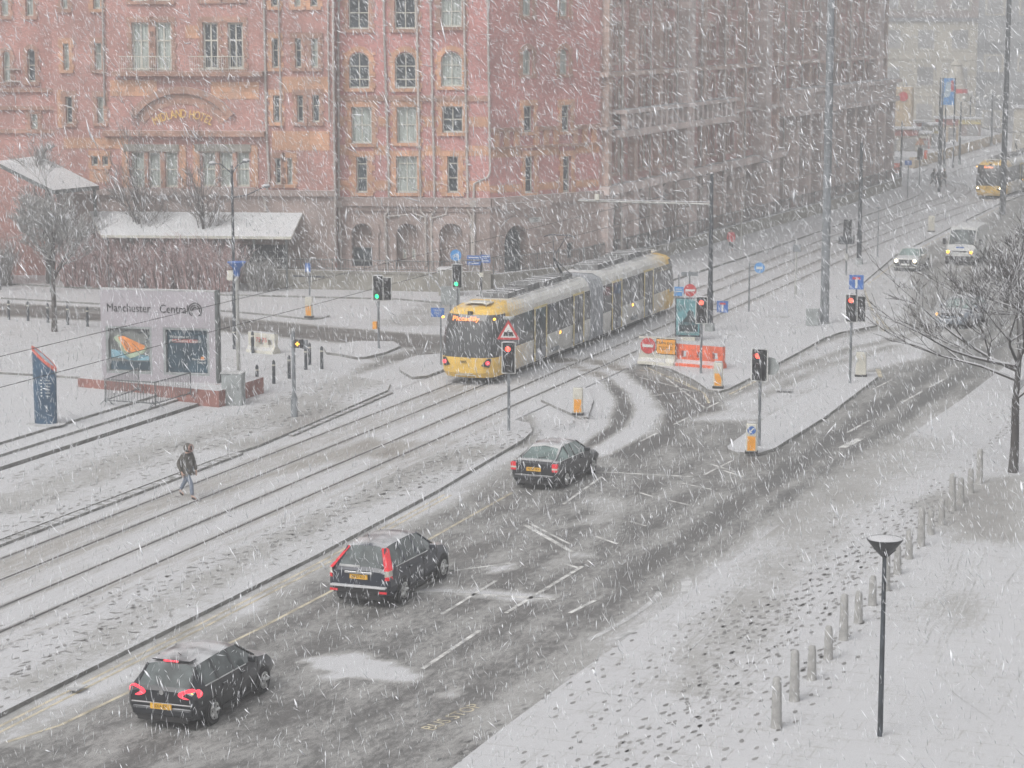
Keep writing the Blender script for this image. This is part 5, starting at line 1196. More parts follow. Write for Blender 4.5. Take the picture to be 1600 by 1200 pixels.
MB().box((-X0 + .06, .17, hB / 2 + .03), (.12, .36, hB + .06)).build('edge_post', 'iron_grey', t); MB().box((0, .17, hB + .02), (wB, .36, .05)).build('snow_cap', 'snow_dirty', t)
text('Manchester', .5, 'sign_black', t, (bx(203), -.015, hB * .80), name='lettering', sx=.83); text('Central', .5, 'sign_black', t, (bx(275.5), -.015, hB * .80), name='lettering', sx=.83)
lg = MB()
for r0, r1, a0, a1 in ((.26, .31, -60, 240), (.17, .22, -30, 240), (.08, .13, 0, 200)):
    n = 18
    for i in range(n):
        q = [(bx(309) + r * math.cos(R(a)), -.02, hB * .80 + r * math.sin(R(a))) for a, r in ((a0 + (a1 - a0) * i / n, r0), (a0 + (a1 - a0) * (i + 1) / n, r0), (a0 + (a1 - a0) * (i + 1) / n, r1), (a0 + (a1 - a0) * i / n, r1))]; lg.quad(*q)
lg.build('ring_logo', 'sign_black', t)
fr_ = MB()
for a, b in hol:
    for x in (a + .05, b - .05): fr_.box((x, .12, (zp0 + zp1) / 2), (.1, .2, zp1 - zp0 - .01))
    fr_.box(((a + b) / 2, .12, zp1 - .05), (b - a - .2, .2, .09)); fr_.box(((a + b) / 2, .12, zp0 + .05), (b - a - .2, .2, .09))
fr_.build('poster_frame', 'grey_cab', t)
a, b = hol[0]; a += .11; b -= .11; z0, z1 = zp0 + .11, zp1 - .11; yy = .17
mp = MB().box(((a + b) / 2, yy + .02, (z0 + z1) / 2), (b - a, .03, z1 - z0)).build('map_poster', 'poster_grey', t)
def pp(pts, y, m, nm): 
    q = MB().plate([(a + u * (b - a), z0 + v * (z1 - z0)) for u, v in pts], y - .004, y).build(nm, m, mp); return q
pp([(.02, .02), (.98, .02), (.98, .22), (.02, .22)], yy, 'poster_navy', 'map_caption'); pp([(.03, .5), (.25, .45), (.45, .25), (.95, .25), (.95, .36), (.6, .24), (.3, .3), (.03, .3)], yy, 'poster_blue', 'map_water'); pp([(.1, .78), (.22, .85), (.9, .55), (.82, .42), (.5, .28), (.36, .38)], yy - .005, 'poster_green', 'map_park')
pp([(.2, .8), (.34, .82), (.86, .6), (.84, .52), (.48, .42), (.38, .48)], yy - .01, 'poster_orange', 'map_district')
rd = MB()
for i in range(26):
    u, v = random.random(), random.uniform(.25, .98); an = random.choice((.5, -1.0, .55, -.9)); l = random.uniform(.08, .3)
    q = [(min(.98, max(.02, u + k * math.cos(an) * l)), min(.98, max(.24, v + k * math.sin(an) * l * .7))) for k in (0, 1)]
    rd.path([(a + q[0][0] * (b - a), yy - .016, z0 + q[0][1] * (z1 - z0)), (a + q[1][0] * (b - a), yy - .016, z0 + q[1][1] * (z1 - z0))], .012, 4)
rd.build('map_streets', 'poster_navy', mp)
a, b = hol[1]; a += .11; b -= .11
mp = MB().box(((a + b) / 2, yy + .02, (z0 + z1) / 2), (b - a, .03, z1 - z0)).build('navy_poster', 'poster_navy', t)
text('Welcome to\nManchester Central', .17, 'white_paint', mp, (a + .12, yy - .01, z1 - .38), align='LEFT', name='poster_lettering'); pp([(.12, .70), (.75, .70), (.75, .78), (.12, .78)], yy, 'poster_red', 'poster_strip'); text('Manchester\nCentral', .13, 'white_paint', mp, (b - .1, yy - .01, z0 + .5), align='RIGHT', name='poster_lettering'); pp([(.82, .3), (.9, .3), (.9, .38), (.82, .38)], yy, 'poster_orange', 'poster_emblem')
# plinth under it
pl = G(122, 610, .25); pr_ = G(342, 636, .12); 
o = MB().prism([(pl.x, pl.y), (pr_.x, pr_.y), (pr_.x + .05, pr_.y + 4.0), (pr_.x - 1.2, pr_.y + 4.0), (pl.x - .1, pl.y + 2.0)], .1, .78).build('plinth', 'plinth_red'); tag(o, 'low red stone plinth under the grey billboard, snow on top', 'plinth')
t.location.z = .78
# wayfinding totem
mat('totem_navy', (.03, .075, .13), .4, var=.25, scale=1.5, snow=.2); mat('totem_rim', (.62, .13, .09), .45, var=.1); mat('totem_top', (.42, .52, .60), .3, var=.15)
q = G(72, 662, .4); t = thing('wayfinding_totem', 'navy oval information totem with a slanted red rimmed top and small white lettering', 'totem', (q.x, q.y, .4), R(14))
def oval(z, slope=0, a=.44, b=.26, n=24, gx=0): return [(a * math.cos(2 * math.pi * i / n) + gx, b * math.sin(2 * math.pi * i / n), z - slope * a * math.cos(2 * math.pi * i / n)) for i in range(n)]
def hull(mb, rings, mi=None):
    n = len(rings[0]); b0 = len(mb.v); vs = [p for r in rings for p in r]; mb.add(vs, [(k * n + i, k * n + (i + 1) % n, (k + 1) * n + (i + 1) % n, (k + 1) * n + i) for k in range(len(rings) - 1) for i in range(n)], mi); return mb
b = MB(); hull(b, [oval(0), oval(2.45, .9, .46, .27)]); b.build('body', 'totem_navy', t, True)
rm = MB(); hull(rm, [oval(2.45, .9, .47, .28), oval(2.58, .9, .48, .29), oval(2.585, .9, .38, .19)]); rm.build('rim', 'totem_rim', t, True)
tp = MB(); r_ = oval(2.57, .9, .385, .195); tp.add(r_, [tuple(range(len(r_)))]); tp.build('top_panel', 'totem_top', t); MB().lathe([(.75, 0), (.7, .03)], n=20).build('base_disc', 'snow_dirty', t)
for k in range(6): text(('Library', 'Town Hall', 'Central', 'Station', 'Square', 'Quay')[k], .075, 'white_paint', t, (.18, -.262, 1.72 - .12 * k), name='lettering')
dts = MB()
for k in range(6): dts.box((-.06, -.268, 1.72 - .12 * k), (.055, .01, .055))
dts.build('pictogram', 'white_paint', t); text('P', .09, 'white_paint', t, (-.2, -.25, 1.25), name='lettering')
# cabinet
q = G(358, 634, .1); t = thing('utility_cabinet', 'grey snow topped utility cabinet at the right end of the billboard plinth', 'cabinet', (q.x + .05, q.y + .2, .1), R(11)); MB().box((0, .2, .65), (.85, .6, 1.3)).build('cabinet_body', 'grey_cab', t, bevel=.02); MB().box((0, .2, 1.33), (.9, .66, .05)).build('lid', 'snow_dirty', t); MB().box((0, -.105, .65), (.75, .01, 1.15)).build('door', 'grey_cab', t); MB().box((.28, -.12, .7), (.04, .03, .14)).build('handle', 'iron_grey', t)
# crowd barriers
def crowd_barrier(label, a, b):
    a = Vector(a); b = Vector(b); L_ = (b - a).length; t = thing('crowd_barrier', label, 'barrier', (a.x, a.y, .4), math.atan2((b - a).y, (b - a).x), 'grey steel crowd barriers by the billboard')
    f = MB().path([(0, 0, .12), (0, 0, 1.05), (L_, 0, 1.05), (L_, 0, .12)], .03, 6); f.path([(0, 0, .2), (L_, 0, .2)], .026, 6); f.build('frame', 'iron_grey', t)
    v = MB(); n = int(L_ / .13)
    for i in range(1, n): v.tube((L_ * i / n, 0, .2), (L_ * i / n, 0, 1.05), .012, n=4)
    v.build('bars', 'iron_grey', t)
    for x in (.12, L_ - .12): MB().path([(x, -.3, 0), (x, 0, .28), (x, .3, 0)], .018, 5).build('foot', 'pole_grey', t)
p0, p1, p2, p3 = (G(x, y, .4).xy for x, y in ((165, 633), (243, 638), (298, 622), (217, 615)))
crowd_barrier('grey crowd barrier at the front of the pen before the billboard', (*p0, 0), (*p1, 0)); crowd_barrier('grey crowd barrier running back on the right side of the pen', (*p1, 0), (*p2, 0)); crowd_barrier('grey crowd barrier on the left of the pen, behind the front one', (*p0, 0), (*p3, 0))
# white water barrier on the left
def water_barrier(name, label, a, b, m, h=.9, z=.1, cut=True, grp=None):
    a = Vector((*a, 0)); b = Vector((*b, 0)); L_ = (b - a).length; t = thing(name, label, 'barrier', (a.x, a.y, z), math.atan2((b - a).y, (b - a).x), grp)
    w = MB(); n = 3; zs = h * .42, h * .70
    sec = lambda: [(-.3, 0), (-.3, .14), (-.13, .3), (-.13, h), (.13, h), (.13, .3), (.3, .14), (.3, 0)]
    def seg(x0, x1, lo=None, hi=None):
        s = [(y, zz) for y, zz in sec()] if lo is None else [(-.13, lo), (-.13, hi), (.13, hi), (.13, lo)]
        v = [(x0, y, zz) for y, zz in s] + [(x1, y, zz) for y, zz in s]; k = len(s); w.add(v, [(i, (i + 1) % k, (i + 1) % k + k, i + k) for i in range(k)] + [tuple(range(k - 1, -1, -1)), tuple(range(k, 2 * k))])
    if not cut: seg(0, L_)
    else:
        xs = [0]; 
        for i in range(3): c_ = L_ * (i + .5) / 3; xs += [c_ - .13, c_ + .13]
        xs.append(L_)
        for i in range(0, len(xs), 2): seg(xs[i], xs[i + 1])
        for i in range(1, len(xs) - 1, 2):
            x0, x1 = xs[i], xs[i + 1]; v = [(x, y, zz) for x in (x0, x1) for y, zz in ((-.3, 0), (-.3, .14), (-.13, .3), (-.13, zs[0]), (.13, zs[0]), (.13, .3), (.3, .14), (.3, 0))]; w.add(v, [(i2, (i2 + 1) % 8, (i2 + 1) % 8 + 8, i2 + 8) for i2 in range(8)]); seg(x0, x1, zs[1], h)
    w.build('barrier_body', m, t); MB().box((L_ / 2, 0, h + .02), (L_, .24, .05)).build('snow_cap', 'snow', t); return t, L_
t, l = water_barrier('water_barrier', 'white water filled barrier with faint red numbers near the black bollards', G(391, 549, .1).xy, G(432, 553, .1).xy, 'off_white', .95); text('75 75', .3, 'sign_red', t, (l / 2, -.14, .62), ext=.002)
# roadworks barriers on the corner
WG = 'roadworks barriers on the corner'
t, l = water_barrier('roadworks_barrier', 'white roadworks barrier carrying a no entry disc and an orange diversion board', G(1000, 567, .1).xy, G(1056, 571, .1).xy, 'off_white', .62, cut=False, grp=WG)
no = MB().disc((l * .26, .85), .37, -.18, -.15, 28).build('no_entry_sign', 'sign_red', t); MB().box((l * .26, -.185, .85), (.54, .012, .13)).build('white_bar', 'white_paint', no)
ob = MB().box((l * .76, -.17, .86), (.92, .03, .66)).build('diversion_board', 'sign_orange', t); MB().box((l * .76, -.15, .86), (.98, .02, .72)).build('board_edge', 'sign_black', ob); text('TRAMS ONLY', .15, 'sign_black', ob, (l * .76, -.19, 1.02), name='lettering', ext=.002); text('NO ENTRY FOR\nOTHER TRAFFIC', .095, 'sign_black', ob, (l * .76, -.19, .78), name='lettering', ext=.002)
MB().box((l * .5, -.1, 1.22), (l, .05, .1)).build('top_rail', 'off_white', t)
t, l = water_barrier('roadworks_barrier', 'orange water filled roadworks barrier with square holes next to the diversion board', G(1058, 570, .1).xy, G(1131, 576, .1).xy, 'barrier_red', 1.0, grp=WG)
# advertising panel
mat('poster_teal', (.10, .24, .26), .3, var=.45, scale=1.6); mat('poster_dark', (.02, .035, .04), .35, var=.3, scale=2)
q = G(1075, 532, .1); t = thing('advertising_panel', 'upright advertising panel with a dark teal film poster on the platform pavement', 'advertising panel', (q.x, q.y, .1), R(6)); MB().box((0, 0, 1.16), (1.3, .2, 1.95)).build('case', 'pole_dark', t, bevel=.04); MB().box((0, .0, .12), (.7, .16, .24)).build('foot', 'off_white', t)
po = MB().box((0, -.11, 1.18), (1.15, .02, 1.78)).build('poster', 'poster_teal', t); f = MB(); f.plate([(-.45, .45), (.5, .45), (.52, .9), (.3, 1.2), (.28, 1.45), (.12, 1.55), (-.02, 1.45), (-.04, 1.25), (-.2, 1.05), (-.42, .85)], -.126, -.122); f.build('poster_figure', 'poster_dark', po); text('IN CINEMAS', .13, 'white_paint', po, (0, -.13, .42), name='lettering', ext=.002); text('STORM RUN', .2, 'poster_teal', po, (.05, -.13, .85), name='lettering', ext=.002)
# tram poles and masts
def pole(name, label, loc, H, r, cat='pole', m='pole_dark', plinth=True, grp=None, taper=.7, lower=None):
    t = thing(name, label, cat, loc, 0, grp)
    prof = [(r * 1.25, 0), (r * 1.25, H * .26), (r, H * .28), (r * taper, H)] if lower is None else [(r, 0), (r * taper, H)]
    MB().lathe(prof, n=12).build('shaft', m, t, True)
    if plinth: MB().box((0, 0, .2), (r * 3.6, r * 3.6, .42), top=.85).build('base', 'grey_cab', t, bevel=.02)
    MB().lathe([(r * taper * 1.05, H), (r * taper * .6, H + .06), (0, H + .07)], n=10, cap=False).build('snow_cap', 'snow', t)
    return t
PGp = 'tram line poles'
t = pole('tram_pole', 'dark tram pole carrying a long white cross arm and a blue no through road sign', face(1109, 517, .1), 8.0, .125, grp=PGp); ax = MB().path([(0, 0, 6.45), (-6.9, -.6, 6.5)], .05, 6).build('cross_arm', 'pole_light', t); MB().path([(0, 0, 7.6), (-3.4, -.3, 6.55)], .012, 4).build('arm_stay', 'pole_dark', t); MB().box((-3.4, -.3, 6.57), (6.9, .1, .04), rz=math.atan2(.6, 6.9)).build('arm_snow', 'snow', ax)
MB().box((-5.9, -.52, 6.7), (.22, .2, .3)).build('insulator', 'off_white', ax); t_sign(t, .68, 1.28, .58, -.1); MB().path([(0, 0, 1.5), (.5, -.05, 1.5)], .02, 5).build('sign_bracket', 'pole_dark', t); MB().path([(0, 0, 1.1), (.5, -.05, 1.1)], .02, 5).build('sign_bracket', 'pole_dark', t)
pole('tram_pole', 'dark tram pole behind the tall grey mast, by the white saloon', face(1342, 413, .1), 7.9, .13, grp=PGp)
t = pole('lighting_mast', 'very tall thick grey mast with a cabinet at its foot', face(1288, 505, .1), 18.5, .235, 'mast', 'pole_grey', False, lower=1, taper=.8); MB().lathe([(.34, 0), (.34, .05)], n=14).build('base_flange', 'grey_cab', t)
pole('lighting_mast', 'very tall dark mast at the right edge of the photo beside the far tram', face(1566, 335, .1), 18.5, .25, 'mast', 'pole_dark', False, lower=1, taper=.72)
q = G(1272, 508, .1); t = thing('control_cabinet', 'small grey control cabinet at the foot of the tall grey mast', 'cabinet', (q.x - .05, q.y - .1, .1), R(6)); MB().box((0, 0, .46), (.66, .5, .9)).build('cabinet_body', 'grey_cab', t, bevel=.02); MB().box((0, -.255, .46), (.56, .012, .8)).build('door', 'grey_cab', t)
t = pole('sign_post', 'grey post with a round blue tram sign over the platform pavement', face(1170, 487, .1), 2.75, .045, 'road sign', 'pole_grey', False, lower=1, taper=1); d = MB().disc((.57, 2.42), .29, -.06, -.03, 24).build('tram_sign', 'sign_sky', t); s2 = MB().box((.57, -.065, 2.42), (.34, .008, .13)); s2.box((.57, -.066, 2.36), (.42, .008, .03)); s2.build('tram_symbol', 'white_paint', d)
br2 = MB().box((.23, -.02, 2.6), (.46, .03, .04)); br2.box((.23, -.02, 2.25), (.46, .03, .04)); br2.build('sign_bracket', 'pole_grey', t); MB().box((.5, -.03, 2.74), (.3, .06, .05)).build('snow_cap_sign', 'snow_dirty', t)
t = pole('sign_post', 'grey post with a thick foot and a small square sign seen edge on', face(1243, 462, .1), 3.2, .06, 'road sign', 'pole_light', False); MB().box((.04, -.04, 2.75), (.45, .05, .42)).build('rear_sign', 'pole_grey', t)
t = pole('stop_post', 'thin post with a small flat cross bar near the kerb before the white saloon', face(1371, 402, .1), 3.3, .04, 'post', 'pole_grey', False); MB().box((0, 0, 3.32), (.34, .08, .08)).build('cross_bar', 'pole_grey', t)
t = pole('pavement_post', 'slim pale post next to the pedestrian with the red umbrella', face(1158, 398, .1), 3.5, .05, 'post', 'pole_light', False); MB().box((0, 0, 3.5), (.3, .12, .08)).build('lamp_cap', 'snow', t)
t = thing('no_entry_sign', 'red no entry disc and small blue sign on a thin post behind the advertising panel', 'road sign', face(1060, 505, .1), R(8)); MB().tube((0, 0, 0), (0, 0, 2.55), .035, n=8).build('post', 'pole_grey', t)
p = MB().tube((.56, .05, 0), (.56, .05, 2.75), .035, n=8).build('second_post', 'pole_grey', t); d = MB().disc((.6, 1.75), .33, -.06, -.03, 24).build('no_entry_disc', 'sign_red', t); MB().box((.6, -.066, 1.75), (.5, .01, .11)).build('white_bar', 'white_paint', d); b = MB().box((.02, -.06, 1.68), (.48, .02, .48)).build('blue_sign', 'sign_sky', t); MB().box((.02, -.075, 1.68), (.34, .006, .05)).build('white_line', 'white_paint', b); MB().box((.02, -.075, 1.8), (.3, .006, .04)).build('white_line', 'white_paint', b); MB().box((.55, .03, 2.6), (.85, .06, .2)).build('rear_sign', 'pole_grey', t)
t = thing('direction_sign', 'blue square sign on a post just left of the near tram nose', 'road sign', face(689, 570, .12), R(8)); MB().tube((0, 0, 0), (0, 0, 2.9), .04, n=8).build('post', 'pole_grey', t); b = MB().box((-.13, -.05, 2.42), (.62, .02, .42)).build('sign_plate', 'sign_blue', t); text('TRAMS\nONLY', .13, 'white_paint', b, (-.13, -.064, 2.44), name='lettering', ext=.001)
# rear side of a big grey sign behind the tram
o = thing('rear_facing_sign', 'plain grey back of a square sign left of the tram roof', 'road sign', face(704, 515, .1), R(8)); MB().tube((0, .03, 0), (0, .03, 2.2), .05, n=8).build('post', 'pole_grey', o); MB().box((0, 0, 1.75), (1.0, .03, .95)).build('sign_plate', 'grey_cab', o)
# fingerpost
t = thing('fingerpost', 'black fingerpost with blue direction arms above the stone pier', 'signpost', face(752, 505, .1), R(8)); MB().lathe([(.06, 0), (.055, 3.7), (.0, 3.8)], n=8, cap=False).build('post', 'black_paint', t)
for z, x, w in ((3.45, -.38, .72), (3.15, -.38, .72), (3.5, .25, .5), (3.28, .25, .5)): a = MB().box((x, -.06, z), (w, .04, .2)).build('direction_arm', 'sign_blue', t); MB().box((x, -.085, z), (w * .75, .006, .05)).build('arm_lettering', 'white_paint', a)
MB().box((.03, -.1, 2.55), (.22, .1, .22)).build('notice', 'off_white', t)
# overhead wires
for k, (mb_x, lab) in enumerate(((-36.29, 'black contact wire over the left hand tram track'), (-33.15, 'black contact wire over the right hand tram track'))):
    w1 = MB().path([(mb_x, 15 + 12 * k2, 6.15) for k2 in range(17)], .011, 5).build('contact_wire', 'sign_black'); tag(w1, lab, 'overhead wire', 'overhead tram wires')
# ---------------------------------------------------------------- walls and railings in front of the hotel
def rail_wall(label, pts, h, rh, grp='low stone walls with iron railings round the hotel'):
    t = thing('boundary_wall', label, 'wall', (pts[0][0], pts[0][1], .1), 0, grp); P = [Vector((x - pts[0][0], y - pts[0][1], 0)) for x, y in pts]
    w = MB(); c_ = MB(); r = MB()
    for a, b in zip(P[:-1], P[1:]):
        d = b - a; L_ = d.length; an = math.atan2(d.y, d.x); m = (a + b) / 2; w.box((m.x, m.y, h / 2), (L_ + .2, .4, h), an); c_.box((m.x, m.y, h + .06), (L_ + .3, .5, .12), an)
        r.path([a + Vector((0, 0, h + rh)), b + Vector((0, 0, h + rh))], .025, 4); r.path([a + Vector((0, 0, h + .25)), b + Vector((0, 0, h + .25))], .02, 4)
        n = int(L_ / .16) if L_ < 25 else int(L_ / .3)
        for i in range(n + 1): p = a + d * (i / n); r.tube(p + Vector((0, 0, h + .1)), p + Vector((0, 0, h + rh + .1)), .014 if i % 12 else .035, n=4)
    w.build('wall', 'wall_stone', t); c_.build('coping', 'wall_stone', t); r.build('railing', 'iron_grey', t)
rail_wall('low stone wall with dark railings before the ground floor arches of the hotel', [(-60.6, 122.4), (-50.3, 124.2), (-48.2, 126.2)], 1.0, .75)
rail_wall('long low stone wall with railings running down the street side of the hotel', [(-48.0, 126.6), (-44.9, 134), (-44.0, 150), (-42.2, 190), (-42.2, 222)], .75, 1.05)
o = MB().lathe([(.62, 0), (.62, 1.3), (.7, 1.4), (.72, 1.55), (.62, 1.62)], n=20).build('stone_pier', 'wall_stone', None, True, loc=(-49.2, 122.6, .1)); tag(o, 'round squat stone pier behind the nose of the near tram', 'pier')
# ---------------------------------------------------------------- trees
mat('bark', (.07, .06, .055), .85, var=.35, scale=4, snow=.55, snowlo=.35)
mat('bark_snowy', (.045, .04, .038), .85, var=.35, scale=4, snow=.98, snowlo=.02, snowscale=4)
mat('twig', (.14, .125, .12), .85, var=.3, snow=.45, snowlo=.3)
mat('twig_purple', (.42, .28, .27), .85, var=.3, snow=.55, snowlo=0)
mat('twig_grey', (.30, .29, .28), .85, var=.3, snow=.55, snowlo=.05)
def tree(name, label, loc, H, clear, spread, r0, seed, limbs=7, depth=4, up=.55, barkm='bark', twigm='twig', grp=None, twn=3, rz=0, rmin=.006, lean=(0, 0), cat='tree', kids=(2, 4), drop=.0):
    rng = random.Random(seed); t = thing(name, label, cat, loc, rz, grp); tk = MB(); cr = MB(); sn = MB()
    def grow(p, d, L_, r, lev):
        n = 3 if lev < 2 else 2; q = p; dd = d; pts = [p]
        for i in range(n):
            dd = (dd + Vector((rng.gauss(0, .16), rng.gauss(0, .16), rng.gauss(.06 if lev else .1, .1) - drop * .1))).normalized(); q = q + dd * (L_ / n); pts.append(q)
        rs = [max(rmin, r * (1 - .45 * i / n)) for i in range(n + 1)]
        (tk if lev <= 1 else cr).path(pts, rs, 7 if lev == 0 else 5 if lev <= 2 else twn)
        if barkm == 'bark_snowy' and lev <= 3 and abs(dd.z) < .75:
            sn.path([p_ + Vector((0, 0, r_ * .75 + .004)) for p_, r_ in zip(pts, rs)], [max(.009, r_ * .75) for r_ in rs], 4)
        if lev >= depth: return
        k = rng.randint(*kids) + (1 if lev >= depth - 1 else 0)
        for i in range(k):
            f = rng.uniform(.35, 1.0); j = min(n - 1, int(f * n)); b = pts[j].lerp(pts[j + 1], f * n - j)
            a = rng.uniform(0, 2 * math.pi); side = Vector((math.cos(a), math.sin(a), rng.uniform(-.25, .7) - drop)); nd = (dd * .75 + side * rng.uniform(.4, .9)).normalized()
            grow(b, nd, L_ * rng.uniform(.5, .78), max(rmin, r * rng.uniform(.4, .6)), lev + 1)
        grow(q, (dd + Vector((rng.gauss(0, .2), rng.gauss(0, .2), .1))).normalized(), L_ * .7, max(rmin, r * .52), lev + 1)
    tl = Vector((lean[0], lean[1], 0)); top = tl + Vector((0, 0, clear)); tk.path([(0, 0, 0), tl * .3 + Vector((.02, .02, clear * .35)), top], [r0 * 1.25, r0, r0 * .85], 10)
    p = top; d = Vector((.05, 0, 1))
    for i in range(limbs):
        a = 2 * math.pi * i / limbs + rng.uniform(-.4, .4); z = clear + (H - clear) * .45 * i / limbs * rng.uniform(.5, 1.1)
        el = up + rng.uniform(-.15, .25); nd = Vector((math.cos(a) * math.cos(el), math.sin(a) * math.cos(el), math.sin(el))); grow(tl + Vector((0, 0, z)), nd, spread * rng.uniform(.5, .72), r0 * .42, 1)
    tk.path([top, top + Vector((.08, .05, (H - clear) * .35)), top + Vector((-.05, .1, (H - clear) * .62))], [r0 * .8, r0 * .5, r0 * .25], 8); grow(top + Vector((-.05, .1, (H - clear) * .6)), Vector((0, 0, 1)), (H - clear) * .3, r0 * .28, 1)
    tk.build('trunk', barkm, t, True); cr.build('crown', twigm, t)
    if sn.f: sn.build('branch_snow', 'snow', t)
    return t
TG = 'bare street trees on the right pavement'
q = G(1583, 738, .1); tree('bare_tree', 'bare tree with snow lined branches and a visible trunk at the right edge', (q.x, q.y, .1), 7.3, 2.6, 3.9, .15, 11, 8, 5, .26, 'bark_snowy', 'bark_snowy', TG, rmin=.008, drop=.05, kids=(2, 3))
tree('bare_tree', 'second bare tree with a snowy tangle of twigs behind the foremost one', (-11.6, 97, .1), 7.4, 2.4, 3.6, .15, 23, 8, 5, .35, 'bark_snowy', 'bark_snowy', TG, rmin=.010)
tree('bare_tree', 'third bare tree, standing farther along beside the silver blue car', (-12.4, 119, .1), 6.8, 2.2, 3.2, .15, 31, 7, 4, .4, 'bark_snowy', 'bark_snowy', TG, rmin=.012)
LG = 'bare trees before the hotel entrance'
tree('bare_tree', 'small bare tree with a dense grey crown left of the billboard', (*face(85, 518, .1)[:2], .1), 8.2, 2.5, 2.5, .13, 41, 11, 5, .85, 'bark', 'twig_grey', LG, rmin=.009, kids=(3, 4))
tree('bare_tree', 'slim bare tree standing in front of the snowy canopy, left one', (-68.5, 120.9, .1), 9.4, 1.8, 3.2, .09, 43, 10, 4, 1.2, 'bark', 'twig', LG, rmin=.009)
tree('bare_tree', 'slim bare tree standing in front of the snowy canopy, right one', (-64.4, 121.3, .1), 8.2, 1.8, 2.9, .09, 47, 10, 4, 1.2, 'bark', 'twig', LG, rmin=.009)
tree('bare_tree', 'tall grey bare tree before the left end of the entrance canopy', (-74.2, 119.9, .1), 7.2, 2.0, 2.4, .11, 53, 10, 4, .9, 'bark', 'twig_grey', LG, rmin=.01)
def shrub(label, x, y, h, w, seed, m, n=300):
    rng = random.Random(seed); t = thing('bare_shrub', label, 'shrub', (x, y, .1), 0, 'leafless shrubs behind the billboard'); mb = MB(); st = MB()
    for i in range(n):
        a = rng.uniform(0, 6.283); rr = math.sqrt(rng.random()) * w * .35; p = Vector((rr * math.cos(a), rr * math.sin(a), 0)); d = Vector((math.cos(a) * rng.uniform(0, .5), math.sin(a) * rng.uniform(0, .5), 1)).normalized(); L_ = h * rng.uniform(.55, 1.05)
        q = p + d * L_ * .55; e = q + (d + Vector((rng.gauss(0, .3), rng.gauss(0, .3), 0))).normalized() * L_ * .45
        (st if i < 30 else mb).path([p, q, e], [.022 if i < 30 else .013, .011, .006], 3)
        for k in range(3): s = q.lerp(e, rng.random()); mb.path([s, s + Vector((rng.gauss(0, .25), rng.gauss(0, .25), rng.uniform(.1, .5)))], [.009, .005], 3)
    mb.build('twigs', m, t); st.build('stems', 'bark', t)
for k, x in enumerate((-71.9, -70.1, -68.2, -66.3, -64.4, -62.6)):
    shrub(('purple brown leafless shrub, leftmost of the hedge', 'purple brown leafless shrub behind the billboard lettering, second from left', 'purple brown leafless shrub in the middle left of the hedge', 'purple brown leafless shrub in the middle right of the hedge', 'purple brown leafless shrub, second from the right end', 'purple brown leafless shrub nearest to the black lamp post')[k], x, 119.6 + .1 * k, 3.1 + .25 * math.sin(k * 2), 2.5, 60 + k, 'twig_purple')
shrub('grey leafless shrub near the left edge of the photo', -77.0, 118.7, 2.8, 2.6, 71, 'twig_grey')
shrub('grey leafless shrub under the end of the canopy', -60.4, 120.9, 2.0, 1.8, 72, 'twig_grey', 200)
# ---------------------------------------------------------------- people
mat('skin', (.50, .32, .25), .6, var=.05); mat('parka', (.085, .078, .068), .8, var=.35, scale=6, snow=.3); mat('jeans', (.17, .20, .26), .8, var=.15, scale=6); mat('shoe', (.03, .025, .025), .6, var=.1); mat('fur', (.33, .21, .18), .9, var=.4, scale=14); mat('coat_dark', (.035, .037, .045), .8, var=.25, scale=6, snow=.3); mat('coat_red', (.55, .09, .10), .8, var=.2, scale=6, snow=.35); mat('hair', (.05, .035, .03), .7, var=.2)
def skin_mesh(name, nodes, edges, m, parent, sub=2):
    keys = list(nodes); me = bpy.data.meshes.new(name); me.from_pydata([nodes[k][0] for k in keys], [(keys.index(a), keys.index(b)) for a, b in edges], []); o = bpy.data.objects.new(name, me); C.objects.link(o)
    bm = bmesh.new(); bm.from_mesh(me); bm.verts.ensure_lookup_table(); ly = bm.verts.layers.skin.verify()
    for i, k in enumerate(keys):
        r = nodes[k][1]; bm.verts[i][ly].radius = r if isinstance(r, tuple) else (r, r)
    bm.verts[0][ly].use_root = True; bm.to_mesh(me); bm.free()
    md = o.modifiers.new('skin', 'SKIN'); md.use_smooth_shade = True; s = o.modifiers.new('sub', 'SUBSURF'); s.levels = s.render_levels = sub
    me2 = bpy.data.meshes.new_from_object(o.evaluated_get(bpy.context.evaluated_depsgraph_get())); bpy.data.objects.remove(o)
    me2.name = name; me2.materials.clear(); me2.materials.append(M[m]); p = bpy.data.objects.new(name, me2); C.objects.link(p); p.parent = parent; me2.polygons.foreach_set('use_smooth', [True] * len(me2.polygons)); return p
